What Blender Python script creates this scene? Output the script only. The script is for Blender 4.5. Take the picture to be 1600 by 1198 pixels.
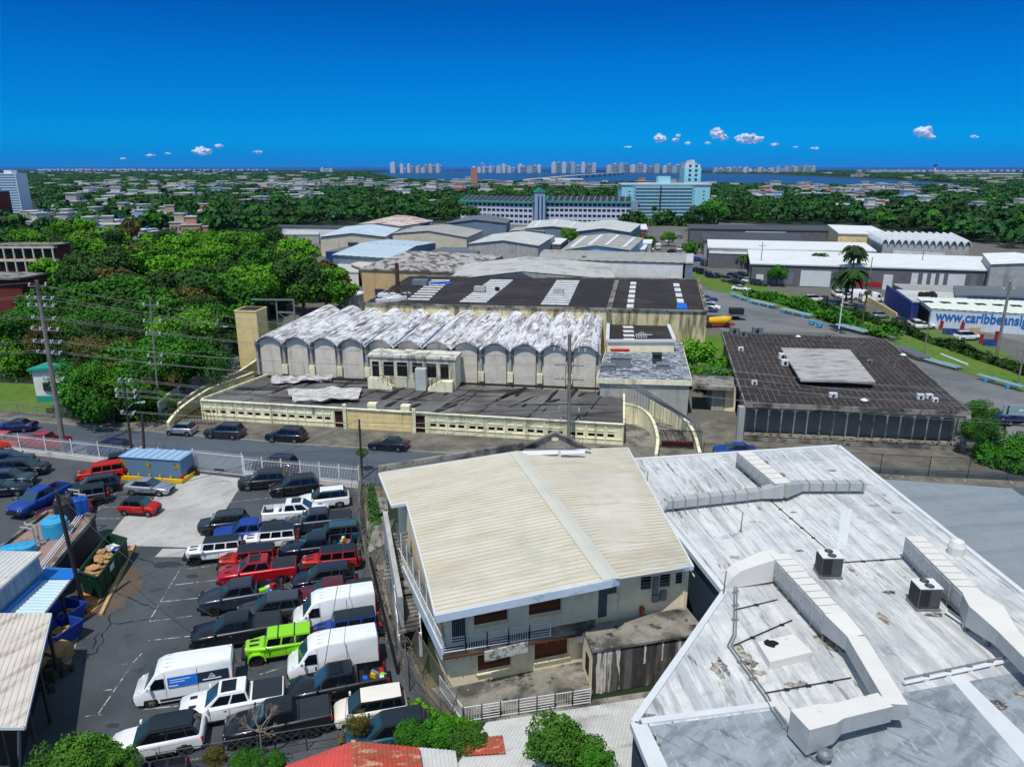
import bpy, bmesh, math, random
import numpy as np
from mathutils import Vector, Matrix
for o in list(bpy.data.objects): bpy.data.objects.remove(o)
random.seed(7); rng=np.random.default_rng(7)
SC=bpy.context.scene
R=math.radians
# ---------------- camera ----------------
CAMH=31.0; FPX=1148.0; PITCH=R(16.4)
cam_d=bpy.data.cameras.new('camera'); cam=bpy.data.objects.new('camera',cam_d); SC.collection.objects.link(cam)
cam.location=(0,0,CAMH); cam.rotation_euler=(math.pi/2-PITCH,0,0)
cam_d.sensor_width=36; cam_d.lens=FPX/1600*36; cam_d.clip_start=.5; cam_d.clip_end=120000
SC.camera=cam
# ---------------- world / sun / exposure ----------------
SUN_DIR=Vector((-0.14,-0.40,0.90)).normalized()
w=bpy.data.worlds.new('World'); SC.world=w; w.use_nodes=True
nt=w.node_tree; nt.nodes.clear()
wo=nt.nodes.new('ShaderNodeOutputWorld'); bg=nt.nodes.new('ShaderNodeBackground')
sky=nt.nodes.new('ShaderNodeTexSky'); sky.sky_type='NISHITA'; sky.sun_disc=False
sky.sun_elevation=math.asin(SUN_DIR.z); sky.sun_rotation=math.atan2(SUN_DIR.x,SUN_DIR.y)
sky.altitude=0; sky.air_density=1.0; sky.dust_density=0.0; sky.ozone_density=1.0
gm=nt.nodes.new('ShaderNodeGamma'); gm.inputs[1].default_value=1.0
tint=nt.nodes.new('ShaderNodeMix'); tint.data_type='RGBA'; tint.blend_type='MULTIPLY'; tint.inputs[0].default_value=1.0
# the air low over the sea is as deep a blue as higher up: tint by elevation, unseen upper sky warmed as fill light
tc=nt.nodes.new('ShaderNodeTexCoord'); sp=nt.nodes.new('ShaderNodeSeparateXYZ')
cr=nt.nodes.new('ShaderNodeValToRGB')
el=cr.color_ramp.elements
el[0].position=0.0; el[0].color=(0.001,0.12,0.56,1)
el[1].position=1.0; el[1].color=(1.0,0.89,0.72,1)
for p_,c_ in ((0.009,(0.001,0.134,0.565,1)),(0.0325,(0.0005,0.180,0.564,1)),(0.071,(0.0005,0.173,0.50,1)),(0.123,(0.0005,0.165,0.473,1)),(0.187,(0.0005,0.128,0.412,1)),(0.26,(0.03,0.2,0.5,1)),(0.38,(1,.87,.69,1))):
    e_=el.new(p_); e_.color=c_
nt.links.new(tc.outputs['Generated'],sp.inputs[0]); nt.links.new(sp.outputs['Z'],cr.inputs[0])
nt.links.new(sky.outputs[0],gm.inputs[0]); nt.links.new(gm.outputs[0],tint.inputs[6]); nt.links.new(cr.outputs[0],tint.inputs[7])
nt.links.new(tint.outputs[2],bg.inputs[0]); nt.links.new(bg.outputs[0],wo.inputs[0])
bg.inputs[1].default_value=0.15
sl=bpy.data.lights.new('sun','SUN'); so=bpy.data.objects.new('sun',sl); SC.collection.objects.link(so)
sl.energy=2.6; sl.angle=R(.5); sl.color=(1,.95,.87)
so.rotation_euler=SUN_DIR.to_track_quat('Z','Y').to_euler(); so.location=(0,0,200)
SC.view_settings.view_transform='Standard'; SC.view_settings.look='None'; SC.view_settings.exposure=0.38; SC.view_settings.gamma=1.0
SC.view_settings.use_curve_mapping=False
SC.render.engine='CYCLES'
# ---------------- pixel <-> world helpers (photo pixels, 1600 wide) ----------------
def P(u,v,z=0.0):
    k=(CAMH-z)/(FPX*math.sin(PITCH)+(v-599)*math.cos(PITCH))
    return Vector(((u-800)*k,k*(FPX*math.cos(PITCH)-(v-599)*math.sin(PITCH)),z))
def ZH(v,Y): return CAMH-Y*math.tan(PITCH+math.atan((v-599)/FPX))
def lin(r,g,b): return tuple((c/255/12.92 if c<10 else ((c/255+.055)/1.055)**2.4) for c in (r,g,b))
def hx(r,g,b,k=.75):
    return tuple(min(.9,c*k) for c in lin(r,g,b))
# ---------------- materials ----------------
MATS={}
def mat(name,col,rough=.85,metal=0.,var=.15,scale=.6,layers=(),bump=0,bscale=12,rand=0,spec=.4,coat=0,rot=0,alpha=1,emit=None):
    if name in MATS: return MATS[name]
    m=bpy.data.materials.new(name); m.use_nodes=True; MATS[name]=m
    n=m.node_tree.nodes; l=m.node_tree.links; b=n['Principled BSDF']
    b.inputs['Roughness'].default_value=rough; b.inputs['Metallic'].default_value=metal
    b.inputs['Specular IOR Level'].default_value=spec
    if coat: b.inputs['Coat Weight'].default_value=coat; b.inputs['Coat Roughness'].default_value=.05
    t=n.new('ShaderNodeTexCoord'); src=t.outputs['Object']
    def noise(sc,detail=6,rough_=.6,rz=0):
        mp=n.new('ShaderNodeMapping'); l.new(src,mp.inputs[0])
        if not isinstance(sc,tuple): sc=(sc,sc,sc)
        pre=src
        if rz:
            m0=n.new('ShaderNodeMapping'); m0.inputs['Rotation'].default_value=(0,0,-rz); l.new(src,m0.inputs[0]); l.new(m0.outputs[0],mp.inputs[0])
        mp.inputs['Scale'].default_value=sc
        x=n.new('ShaderNodeTexNoise'); x.inputs['Scale'].default_value=1; x.inputs['Detail'].default_value=detail; x.inputs['Roughness'].default_value=rough_
        l.new(mp.outputs[0],x.inputs['Vector']); return x.outputs[0]
    def rng_(s,lo,hi,a=0,c=1):
        q=n.new('ShaderNodeMapRange'); l.new(s,q.inputs[0]); q.inputs[1].default_value=lo;q.inputs[2].default_value=hi;q.inputs[3].default_value=a;q.inputs[4].default_value=c; return q.outputs[0]
    cur=n.new('ShaderNodeRGB'); cur.outputs[0].default_value=(*col,1); cur=cur.outputs[0]
    for L in layers:
        sc,lo,hi,c2,st=L[:5]; rz=L[5] if len(L)>5 else rot
        f=rng_(noise(sc,rz=rz),lo,hi,0,st)
        mx=n.new('ShaderNodeMix'); mx.data_type='RGBA'; l.new(f,mx.inputs[0]); l.new(cur,mx.inputs[6]); mx.inputs[7].default_value=(*c2,1); cur=mx.outputs[2]
    if var:
        f=rng_(noise(scale,8),.3,.7,1-var,1+var)
        f2=rng_(noise(tuple(x*9 for x in scale) if isinstance(scale,tuple) else scale*9,4),.3,.7,1-var*.5,1+var*.5)
        mm=n.new('ShaderNodeMath'); mm.operation='MULTIPLY'; l.new(f,mm.inputs[0]); l.new(f2,mm.inputs[1]); fac=mm.outputs[0]
        if rand:
            oi=n.new('ShaderNodeObjectInfo'); f3=rng_(oi.outputs['Random'],0,1,1-rand,1+rand)
            m3=n.new('ShaderNodeMath'); m3.operation='MULTIPLY'; l.new(fac,m3.inputs[0]); l.new(f3,m3.inputs[1]); fac=m3.outputs[0]
        vm=n.new('ShaderNodeVectorMath'); vm.operation='SCALE'; l.new(cur,vm.inputs[0]); l.new(fac,vm.inputs['Scale']); cur=vm.outputs[0]
    l.new(cur,b.inputs['Base Color'])
    if bump:
        bp=n.new('ShaderNodeBump'); bp.inputs['Strength'].default_value=bump; bp.inputs['Distance'].default_value=.05
        l.new(noise(bscale,5),bp.inputs['Height']); l.new(bp.outputs[0],b.inputs['Normal'])
    return m
# ---------------- mesh builder ----------------
LOC={}
def V(a): return Vector(a)
class MB:
    def __init__(s): s.v=[];s.f=[];s.m=[]
    def add(s,vs,fs,mi=0):
        o=len(s.v); s.v+=[tuple(x) for x in vs]; s.f+=[tuple(i+o for i in f) for f in fs]; s.m+=[mi]*len(fs); return s
    def quad(s,a,b,c,d,mi=0): return s.add([a,b,c,d],[(0,1,2,3)],mi)
    def box(s,x0,y0,z0,x1,y1,z1,mi=0):
        return s.hexa([(x0,y0,z0),(x1,y0,z0),(x1,y1,z0),(x0,y1,z0)],[(x0,y0,z1),(x1,y0,z1),(x1,y1,z1),(x0,y1,z1)],mi)
    def hexa(s,b,t,mi=0):
        return s.add(list(b)+list(t),[(3,2,1,0),(4,5,6,7),(0,1,5,4),(1,2,6,5),(2,3,7,6),(3,0,4,7)],mi)
    def obox(s,cx,cy,ang,hx_,hy_,z0,z1,mi=0):
        c,q=math.cos(ang),math.sin(ang)
        pts=[(cx+a*c-b*q,cy+a*q+b*c) for a,b in ((-hx_,-hy_),(hx_,-hy_),(hx_,hy_),(-hx_,hy_))]
        return s.hexa([(x,y,z0) for x,y in pts],[(x,y,z1) for x,y in pts],mi)
    def prism(s,pts,z0,z1,mi=0,mt=None):
        n=len(pts); p=[(q[0],q[1],z0) for q in pts]+[(q[0],q[1],z1) for q in pts]
        s.add(p,[tuple(range(n-1,-1,-1))]+[(i,(i+1)%n,(i+1)%n+n,i+n) for i in range(n)],mi)
        s.add(p,[tuple(range(n,2*n))],mi if mt is None else mt); return s
    def slab(s,q,th,mi=0):   # sheet of given top corner points, thickened down
        b=[(p[0],p[1],p[2]-th) for p in q]; n=len(q)
        return s.add([tuple(p) for p in q]+b,[tuple(range(n)),tuple(range(2*n-1,n-1,-1))]+[(i,i+n,(i+1)%n+n,(i+1)%n) for i in range(n)],mi)
    def bar(s,p0,p1,w,h,mi=0):   # rectangular bar, w horizontal, h vertical-ish
        p0=V(p0);p1=V(p1);d=(p1-p0).normalized(); up=V((0,0,1)) if abs(d.z)<.95 else V((1,0,0))
        sd=d.cross(up).normalized()*w/2; uu=sd.cross(d).normalized()*h/2
        a=[p0-sd-uu,p0+sd-uu,p0+sd+uu,p0-sd+uu]; b=[p1-sd-uu,p1+sd-uu,p1+sd+uu,p1-sd+uu]
        return s.hexa(a,b,mi)
    def tube(s,p0,p1,r0,r1=None,n=6,cap=True,mi=0):
        r1=r0 if r1 is None else r1; p0=V(p0);p1=V(p1);d=(p1-p0).normalized(); up=V((0,0,1)) if abs(d.z)<.95 else V((1,0,0))
        a=d.cross(up).normalized(); b=a.cross(d)
        vs=[p0+(a*math.cos(t)+b*math.sin(t))*r0 for t in [2*math.pi*i/n for i in range(n)]]+[p1+(a*math.cos(t)+b*math.sin(t))*r1 for t in [2*math.pi*i/n for i in range(n)]]
        fs=[(i,(i+1)%n,(i+1)%n+n,i+n) for i in range(n)]
        if cap: fs+=[tuple(range(n-1,-1,-1)),tuple(range(n,2*n))]
        return s.add(vs,fs,mi)
    def path(s,pts,r,n=5,mi=0):
        for a,b in zip(pts,pts[1:]): s.tube(a,b,r,n=n,mi=mi)
        return s
    def lathe(s,c,prof,n=16,mi=0):  # prof list of (r,z)
        vs=[];fs=[]
        for r,z in prof: vs+=[(c[0]+r*math.cos(2*math.pi*i/n),c[1]+r*math.sin(2*math.pi*i/n),c[2]+z) for i in range(n)]
        for k in range(len(prof)-1):
            for i in range(n): fs.append((k*n+i,k*n+(i+1)%n,(k+1)*n+(i+1)%n,(k+1)*n+i))
        fs.append(tuple(range(n-1,-1,-1))); fs.append(tuple(range((len(prof)-1)*n,len(prof)*n)))
        return s.add(vs,fs,mi)
    def wall(s,p0,p1,z0,z1,th,ops=(),mi=0):   # sheet wall with recessed openings; outside is on the right of p0->p1
        p0=V((p0[0],p0[1],0));p1=V((p1[0],p1[1],0)); d=p1-p0; L=d.length; d/=L; nn=V((d.y,-d.x,0))
        def q(a,z,o=0): return p0+d*a+V((0,0,z))-nn*o
        xs=sorted({0,L,*[min(L,max(0,o[0])) for o in ops],*[min(L,max(0,o[1])) for o in ops]}); zs=sorted({z0,z1,*[o[2] for o in ops],*[o[3] for o in ops]})
        for a,b in zip(xs,xs[1:]):
            if b-a<1e-5: continue
            for c,e in zip(zs,zs[1:]):
                ma,mz=(a+b)/2,(c+e)/2
                if any(o[0]<ma<o[1] and o[2]<mz<o[3] for o in ops): continue
                s.quad(q(a,c),q(b,c),q(b,e),q(a,e),mi)
        for o in ops:
            a,b,c,e=o[:4]
            s.quad(q(a,c),q(a,c,th),q(b,c,th),q(b,c),mi); s.quad(q(a,e),q(b,e),q(b,e,th),q(a,e,th),mi)
            s.quad(q(a,c),q(a,e),q(a,e,th),q(a,c,th),mi); s.quad(q(b,c),q(b,c,th),q(b,e,th),q(b,e),mi)
        s.quad(q(0,z0),q(0,z1),q(0,z1,th),q(0,z0,th),mi); s.quad(q(L,z0),q(L,z0,th),q(L,z1,th),q(L,z1),mi)
        s.quad(q(0,z1),q(L,z1),q(L,z1,th),q(0,z1,th),mi)
        return s
    def corr(s,a,b,c,d,pitch,amp,th=.03,mi=0,mi2=None):
        # corrugated sheet: a->b is the edge across the ribs, d->c opposite; ribs run a->d
        a,b,c,d=map(V,(a,b,c,d)); n=max(2,int((b-a).length/pitch)); vs=[];fs=[]
        prof=((0,0),(.42,0),(.55,1),(.87,1),(1.0,0))
        ts=[];
        for i in range(n):
            for x,h in prof[:-1]: ts.append(((i+x)/n,h))
        ts.append((1,0)); nn=(b-a).cross(d-a).normalized()
        if nn.z<0: nn=-nn
        for t,h in ts:
            vs.append(a.lerp(b,t)+nn*h*amp); vs.append(d.lerp(c,t)+nn*h*amp)
        k=len(ts)
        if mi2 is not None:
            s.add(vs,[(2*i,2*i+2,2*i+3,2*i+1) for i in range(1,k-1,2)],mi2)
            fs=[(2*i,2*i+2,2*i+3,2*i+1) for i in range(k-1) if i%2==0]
        else:
            for i in range(k-1): fs.append((2*i,2*i+2,2*i+3,2*i+1))
        o=len(vs)
        vs+=[a-nn*th,b-nn*th,c-nn*th,d-nn*th]; fs+=[(o,o+3,o+2,o+1)]
        return s.add(vs,fs,mi)
    def build(s,name,mats,parent=None,base=None,smooth=False,label=None,cat=None,group=None,kind=None,raw=False,recalc=False,bevel=0,ang=40):
        me=bpy.data.meshes.new(name)
        vs=np.array(s.v,dtype=np.float64).reshape(-1,3)
        if parent is not None: off=LOC.get(parent.name,(0,0,0)) if not raw else (0,0,0)
        elif raw: off=(0,0,0)
        else:
            if base is None: base=((vs[:,0].min()+vs[:,0].max())/2,(vs[:,1].min()+vs[:,1].max())/2,vs[:,2].min())
            off=base
        vs=vs-np.array(off,dtype=np.float64)
        me.from_pydata([tuple(x) for x in vs],[],s.f)
        if not isinstance(mats,(list,tuple)): mats=[mats]
        for m in mats: me.materials.append(m)
        if len(mats)>1: me.polygons.foreach_set('material_index',s.m)
        if recalc or bevel:
            bm=bmesh.new(); bm.from_mesh(me); bmesh.ops.remove_doubles(bm,verts=bm.verts,dist=1e-4)
            bmesh.ops.recalc_face_normals(bm,faces=bm.faces)
            if bevel:
                es=[e for e in bm.edges if len(e.link_faces)==2 and e.calc_face_angle(0)>R(25)]
                bmesh.ops.bevel(bm,geom=es,offset=bevel,segments=2,affect='EDGES',profile=.6,clamp_overlap=True)
            bm.to_mesh(me); bm.free()
        if smooth:
            me.polygons.foreach_set('use_smooth',[True]*len(me.polygons)); me.set_sharp_from_angle(angle=R(ang))
        me.update()
        o=bpy.data.objects.new(name,me); SC.collection.objects.link(o)
        if parent is not None: o.parent=parent; LOC[o.name]=LOC.get(parent.name,(0,0,0))
        elif not raw: o.location=off; LOC[o.name]=tuple(off)
        if label: o['label']=label
        if cat: o['category']=cat
        if group: o['group']=group
        if kind: o['kind']=kind
        return o
def thing(name,label,cat,loc=(0,0,0),group=None,rotz=0):
    o=bpy.data.objects.new(name,None); SC.collection.objects.link(o); o.empty_display_size=.3
    o.location=loc; o.rotation_euler=(0,0,rotz); o['label']=label; o['category']=cat
    if group: o['group']=group
    LOC[o.name]=tuple(loc); return o
KIDS={}
def copy_tree(src,parent=None):
    c=src.copy(); SC.collection.objects.link(c)
    if parent is not None: c.parent=parent
    for ch in [x for x in src.children]: copy_tree(ch,c)
    return c
def setslot(o,i,m):
    o.material_slots[i].link='OBJECT'; o.material_slots[i].material=m
def lerp(a,b,t): return a+(b-a)*t
def vl(a,b,t): return V(a).lerp(V(b),t)
def struct(name,mb,m,**k): return mb.build(name,m,kind='structure',**k)
# window part: pane with frame bars; positions along wall p0->p1
def window(parent,p0,p1,s0,s1,z0,z1,depth,mg,mf=None,nx=2,nz=1,fr=.05,name='window',label=None):
    a=V((p0[0],p0[1],0));b=V((p1[0],p1[1],0)); d=(b-a).normalized(); nn=V((d.y,-d.x,0))
    def q(s,z,o): return a+d*s+V((0,0,z))-nn*o
    m=MB()
    def bx(sa,sb,za,zb,o0,o1,mi):
        m.hexa([q(sa,za,o0),q(sb,za,o0),q(sb,za,o1),q(sa,za,o1)],[q(sa,zb,o0),q(sb,zb,o0),q(sb,zb,o1),q(sa,zb,o1)],mi)
    bx(s0,s1,z0,z1,depth-.04,depth,0)
    if mf:
        o0,o1=depth-.08,depth-.042
        for i in range(nx+1):
            c=lerp(s0+fr/2,s1-fr/2,i/nx); bx(c-fr/2,c+fr/2,z0,z1,o0,o1,1)
        for i in range(nz+1):
            c=lerp(z0+fr/2,z1-fr/2,i/nz); bx(s0+fr,s1-fr,c-fr/2,c+fr/2,o0+.004,o1,1)
    return m.build(name,[mg,mf] if mf else mg,parent,label=label)
# ---------------- material library ----------------
A=R(18); G1=R(-10)
M_asph=mat('asphalt_lot',hx(90,96,102),.9,layers=((.12,.45,.62,hx(72,77,83),.85),(.5,.60,.72,hx(50,52,57),.7),((.3,.09,1),.58,.68,hx(104,110,114),.6,A),(4,.66,.74,hx(56,58,62),.5),(.07,.62,.70,hx(98,90,78),.5),((1.2,.12,1),.60,.75,hx(104,108,110),.5,A)),var=.12,scale=.3,bump=.3,bscale=30)
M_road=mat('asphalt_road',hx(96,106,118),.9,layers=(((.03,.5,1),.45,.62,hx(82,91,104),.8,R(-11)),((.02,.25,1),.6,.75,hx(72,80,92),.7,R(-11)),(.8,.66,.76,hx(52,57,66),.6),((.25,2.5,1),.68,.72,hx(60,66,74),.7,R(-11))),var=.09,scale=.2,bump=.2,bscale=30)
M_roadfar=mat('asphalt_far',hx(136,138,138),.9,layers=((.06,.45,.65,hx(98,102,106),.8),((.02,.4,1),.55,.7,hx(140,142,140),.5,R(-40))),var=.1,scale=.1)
M_conc=mat('concrete_pale',hx(212,210,206),.9,layers=((.25,.45,.65,hx(166,166,166),.8),((.35,1.0,1),.5,.66,hx(150,152,154),.5,R(50)),((.3,2.5,1),.58,.70,hx(226,222,216),.5,R(42)),(2.6,.58,.70,hx(140,140,142),.5),(.18,.60,.72,hx(196,178,152),.5)),var=.1,scale=.5,bump=.2)
M_side=mat('sidewalk',hx(140,136,126),.95,layers=((.25,.4,.65,hx(98,94,84),.9),(1.5,.6,.75,hx(60,56,50),.8),(.9,.66,.76,hx(86,92,56),.7)),var=.2,scale=.8)
M_kerb=mat('kerb',hx(170,166,156),.9,layers=((1.2,.5,.7,hx(105,100,92),.8),),var=.15)
M_soil=mat('soil',hx(140,128,104),.95,layers=((.5,.45,.6,hx(96,90,74),.9),(2,.6,.75,hx(70,84,40),.7)),var=.25,scale=1,bump=.5)
M_line=mat('paint_line',hx(196,198,198,.8),.8,layers=((2.5,.46,.56,hx(84,89,95),.95),(.5,.48,.62,hx(100,104,108),.75)),var=.08)
M_grass=mat('grass',hx(104,146,44,.62),.95,layers=((.15,.45,.6,hx(130,150,60,.6),.8),(.6,.55,.7,hx(76,110,38,.6),.8),(.08,.62,.7,hx(150,140,90,.6),.6)),var=.2,scale=.8,bump=.6)
M_wood_g=mat('forest_floor',hx(50,72,40,.6),.95,layers=((.02,.45,.6,hx(40,62,42,.6),.8),(.12,.6,.72,hx(70,92,50,.6),.7)),var=.25,scale=.05)
M_gravel=mat('yard_ground',hx(120,118,112),.95,layers=((.05,.45,.62,hx(112,110,104),.8),(.3,.6,.75,hx(90,96,70),.6)),var=.15,scale=.2)
M_sea=mat('sea_water',lin(4,60,135),.35,var=.06,scale=.002,spec=.25)
M_lagoon=mat('lagoon_water',lin(6,58,96),.3,layers=(((.0008,.006,1),.45,.6,lin(10,72,112),.8),),var=.06,scale=.004,spec=.25)
# walls / roofs
def stained(name,col,dark,st=.8,lo=.5,hi=.66,**k):
    return mat(name,col,.9,layers=(((1.1,1.1,.12),lo,hi,dark,st,0),((.35,.35,.3),.55,.72,dark,st*.6,0)),var=.12,scale=.7,**k)
M_yell=stained('wall_cream_old',hx(244,234,200,1.05),hx(140,128,98),.6,.52,.70)
M_yell2=stained('wall_cream_yellow',hx(236,214,156,.95),hx(170,150,90),.55,.56,.74)
M_cream=stained('wall_cream',hx(240,222,190,1.1),hx(190,170,120),.4,.58,.75)
M_beige=stained('wall_beige',hx(216,208,186,.9),hx(140,132,118),.5,.58,.75)
M_greyw=stained('wall_grey',hx(180,180,176,.9),hx(110,110,108),.6,.55,.72)
M_white=stained('wall_white',hx(235,236,234,.9),hx(160,160,158),.5,.6,.75)
M_bluegrey=stained('wall_blue_grey',hx(126,148,166,.8),hx(90,106,120),.5,.6,.75)
M_ltblue=stained('wall_light_blue',hx(170,206,232,.85),hx(120,150,180),.4,.6,.75)
M_barrelw=stained('wall_panel_grey',hx(216,208,194,1),hx(140,136,126),.5,.55,.7)
M_stain=mat('wall_black_mould',hx(70,70,72,.9),.95,layers=(((1.6,1.6,.10),.46,.56,hx(130,126,120),.85,0),((.8,.8,.04),.56,.59,hx(232,226,216,1),.95,0),((2.5,2.5,.8),.6,.7,hx(150,145,138),.5,0)),var=.3,scale=1.5)
M_oldconc=mat('old_concrete',hx(150,146,138,.9),.95,layers=((.4,.45,.6,hx(76,76,74),.9),(1.2,.56,.66,hx(44,44,44),.9),(2.2,.62,.7,hx(190,186,176),.7),(.3,.6,.7,hx(150,146,134),.6)),var=.25,scale=1.5,bump=.4)
M_darkroof=mat('roof_bitumen',hx(52,47,46),.92,layers=((.12,.45,.6,hx(70,64,62),.8),((.06,.7,1),.55,.68,hx(34,31,32),.8,G1),(1.4,.68,.76,hx(110,106,102),.5)),var=.2,scale=.5)
M_lowroof=mat('roof_weathered_flat',hx(128,126,124),.92,layers=((.13,.42,.56,hx(96,94,94),.9),((.09,.45,1),.55,.66,hx(44,42,42),.95,R(-3)),((.5,.05,1),.62,.68,hx(38,36,36),.9,R(-25)),(.3,.6,.72,hx(168,162,154),.6),(.06,.66,.76,hx(104,76,48),.7)),var=.15,scale=.6)
M_gridroof=mat('roof_black_felt',hx(58,52,50),.95,layers=((.1,.45,.62,hx(78,70,68),.8),((.3,.8,1),.6,.72,hx(40,36,36),.8,R(-9))),var=.25,scale=.9)
M_seam=mat('roof_seam_pale',hx(140,134,128),.9,layers=((1.0,.45,.6,hx(70,64,62),.9),),var=.2)
M_barrelr=mat('barrel_roof_white',hx(236,236,238,.95),.9,layers=(((1.5,.09,1),.50,.62,hx(170,166,166,.8),.8,G1),((.8,1.3,1),.58,.64,hx(110,104,102,.75),.6,G1),((3.6,.22,1),.54,.61,hx(84,80,80,.75),.85,G1),((.9,.25,1),.52,.62,hx(140,134,132,.78),.6,G1),((.12,.3,1),.58,.70,hx(150,140,138,.8),.5,G1),((.5,.6,1),.62,.67,hx(128,96,80,.8),.7,G1)),var=.08,scale=.8)
M_bluefleck=mat('roof_peeling_blue',hx(190,198,210,.9),.9,layers=(((.8,1.8,1),.47,.53,hx(92,100,110),.9,G1),((2.2,4,1),.52,.57,hx(60,62,68),.85,G1),((.09,.6,1),.60,.66,hx(36,56,92),.9,R(-5)),((3,3,1),.64,.68,hx(240,240,244,.9),.9)),var=.15,scale=1)
WR=R(6)
M_whiteroof=mat('roof_white_coating',hx(230,230,228,.86),.75,layers=(((1.3,.07,1),.45,.60,hx(194,198,200,.76),.8,WR),((.16,.22,1),.46,.62,hx(194,198,202,.78),.75),((3.2,.35,1),.52,.65,hx(168,172,174,.76),.6,WR),((1.6,.25,1),.58,.67,hx(130,128,124,.75),.68,WR),((.22,.5,1),.60,.70,hx(140,140,138,.75),.55,R(30)),((.6,.35,1),.64,.71,hx(122,114,102,.75),.6,R(60)),((7,.8,1),.59,.65,hx(242,244,246,.9),.55,WR),((2.0,.35,1),.645,.69,hx(68,64,58,.75),.85,WR),((.35,1.6,1),.68,.72,hx(158,124,84,.75),.5,R(70))),var=.09,scale=1.4,bump=.3,bscale=4)
M_greyroof2=mat('roof_grey_coating',hx(160,170,178,.85),.8,layers=(((.5,1.2,1),.47,.6,hx(130,140,148,.8),.85,R(40)),((.3,.3,1),.55,.65,hx(186,194,200,.85),.8),((2.5,.3,1),.58,.66,hx(100,104,110,.8),.6,R(50)),((5,.8,1),.58,.66,hx(206,212,218,.85),.5,R(8))),var=.12,scale=1.2)
M_creamroof=mat('roof_cream_metal',hx(228,220,204,.86),.6,layers=(((.5,.05,1),.45,.62,hx(212,206,190,.8),.5,A+math.pi/2),((.05,.35,1),.48,.66,hx(210,194,156,.78),.6,A),(.25,.55,.7,hx(196,200,186,.78),.7),((.12,3.2,1),.58,.66,hx(176,170,148,.75),.55,A),(3,.68,.74,hx(130,120,100,.75),.6)),var=.06,scale=.8,spec=.3)
M_bluemetal=mat('roof_blue_grey_metal',hx(140,150,158,.85),.6,layers=(((.06,.6,1),.5,.65,hx(128,144,158),.8,R(8)),((.5,.5,1),.70,.76,hx(160,104,60),.9)),var=.08,scale=.6)
M_corr_lt=mat('corrugated_light',hx(206,206,202,.95),.6,layers=((.3,.5,.62,hx(176,174,168),.8),((.15,.9,1),.56,.66,hx(150,140,128),.6,R(12)),(.35,.66,.74,hx(150,96,60),.85)),var=.1,scale=.7)
M_rust=mat('corrugated_red_rust',hx(190,78,60,.9),.8,layers=(((.8,2,1),.45,.6,hx(166,104,72),.8,R(12)),((1.2,3,1),.56,.64,hx(214,178,158,.9),.7,R(12)),((.6,1.2,1),.62,.7,hx(110,60,42),.8,R(12))),var=.15,scale=1)
M_shedroof=mat('shed_roof_offwhite',hx(216,206,196,.95),.7,layers=(((.2,1.2,1),.5,.62,hx(176,164,152),.7,R(60)),),var=.08)
M_trim=mat('trim_white',hx(228,232,234,.85),.6,var=.06)
M_fascia=mat('fascia_blue_white',hx(202,216,228,.95),.6,layers=((.8,.58,.7,hx(110,128,146),.7),),var=.08)
M_wht=mat('white_metal',hx(236,238,240,.9),.45,var=.05,scale=2)
M_galv=mat('galvanised',hx(150,156,160),.5,metal=.3,var=.15,scale=2)
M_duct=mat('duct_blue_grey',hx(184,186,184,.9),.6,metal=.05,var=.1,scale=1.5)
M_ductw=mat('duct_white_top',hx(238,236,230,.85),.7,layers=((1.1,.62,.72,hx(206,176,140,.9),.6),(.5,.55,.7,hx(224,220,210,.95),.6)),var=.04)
M_dark=mat('dark_void',hx(22,22,26,.8),.9,var=.2)
M_black=mat('black_plastic',(.012,.012,.014),.5,var=.1,scale=3)
M_blackm=mat('black_metal',(.02,.02,.022),.6,var=.2,scale=3)
M_glass=mat('window_glass',hx(30,40,50,.8),.12,var=.1,spec=.7)
M_glassb=mat('window_glass_bluish',hx(60,80,104,.8),.15,var=.1,spec=.7)
M_brown=mat('wood_shutter_brown',hx(118,62,40,.8),.8,layers=(((.3,.3,5),.5,.6,hx(70,38,26),.8,0),),var=.2,scale=2)
M_door=mat('door_blue_grey',hx(92,104,112,.8),.7,layers=((1.5,.55,.68,hx(56,62,68),.8),),var=.15)
M_pole=mat('pole_wood_grey',hx(146,140,132,.85),.9,layers=(((3,3,.3),.5,.65,hx(76,70,64),.8,0),),var=.2,scale=2)
M_poled=mat('pole_dark',hx(70,64,58,.8),.9,var=.25,scale=2)
M_ins=mat('insulator_white',hx(220,222,224,.9),.4,var=.05)
M_wire=mat('cable_dark',(.05,.05,.055),.6,var=.1)
M_wirel=mat('cable_pale',(.20,.21,.22),.6,var=.1)
M_brick=mat('brick_red',hx(120,52,48,.8),.9,layers=((.4,.5,.7,hx(90,40,38),.7),),var=.2,scale=1)
M_tankc=mat('tank_cyan',hx(60,176,226,.85),.5,var=.08)
M_tankb=mat('tank_blue',hx(20,90,180,.85),.5,var=.08)
M_green=mat('dumpster_green',hx(18,66,44,.8),.6,layers=((1,.6,.7,hx(60,50,36),.6),),var=.15)
M_bluep=mat('paint_blue',hx(30,70,160,.85),.55,layers=((1,.62,.72,hx(70,70,90),.6),),var=.12)
M_cont=mat('container_blue_grey',hx(104,136,164,.9),.6,var=.08)
M_contr=mat('container_roof',hx(160,196,228,.9),.6,var=.06)
M_yelp=mat('paint_yellow',hx(236,190,30,.9),.6,var=.12)
M_redp=mat('paint_red',hx(190,34,28,.85),.55,var=.1)
M_card=mat('cardboard',hx(190,148,100,.85),.9,layers=((1.5,.5,.65,hx(150,110,70),.8),),var=.15)
M_ply=mat('wood_plank',hx(210,170,120,.85),.9,var=.15,scale=2)
M_bright_blue=mat('tarp_blue',hx(20,110,220,.9),.6,var=.1)
M_pipeb=mat('pipe_pale_blue',hx(150,180,188,.85),.5,var=.1)
M_teal=mat('trim_teal',hx(40,160,140,.85),.6,var=.08)
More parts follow.
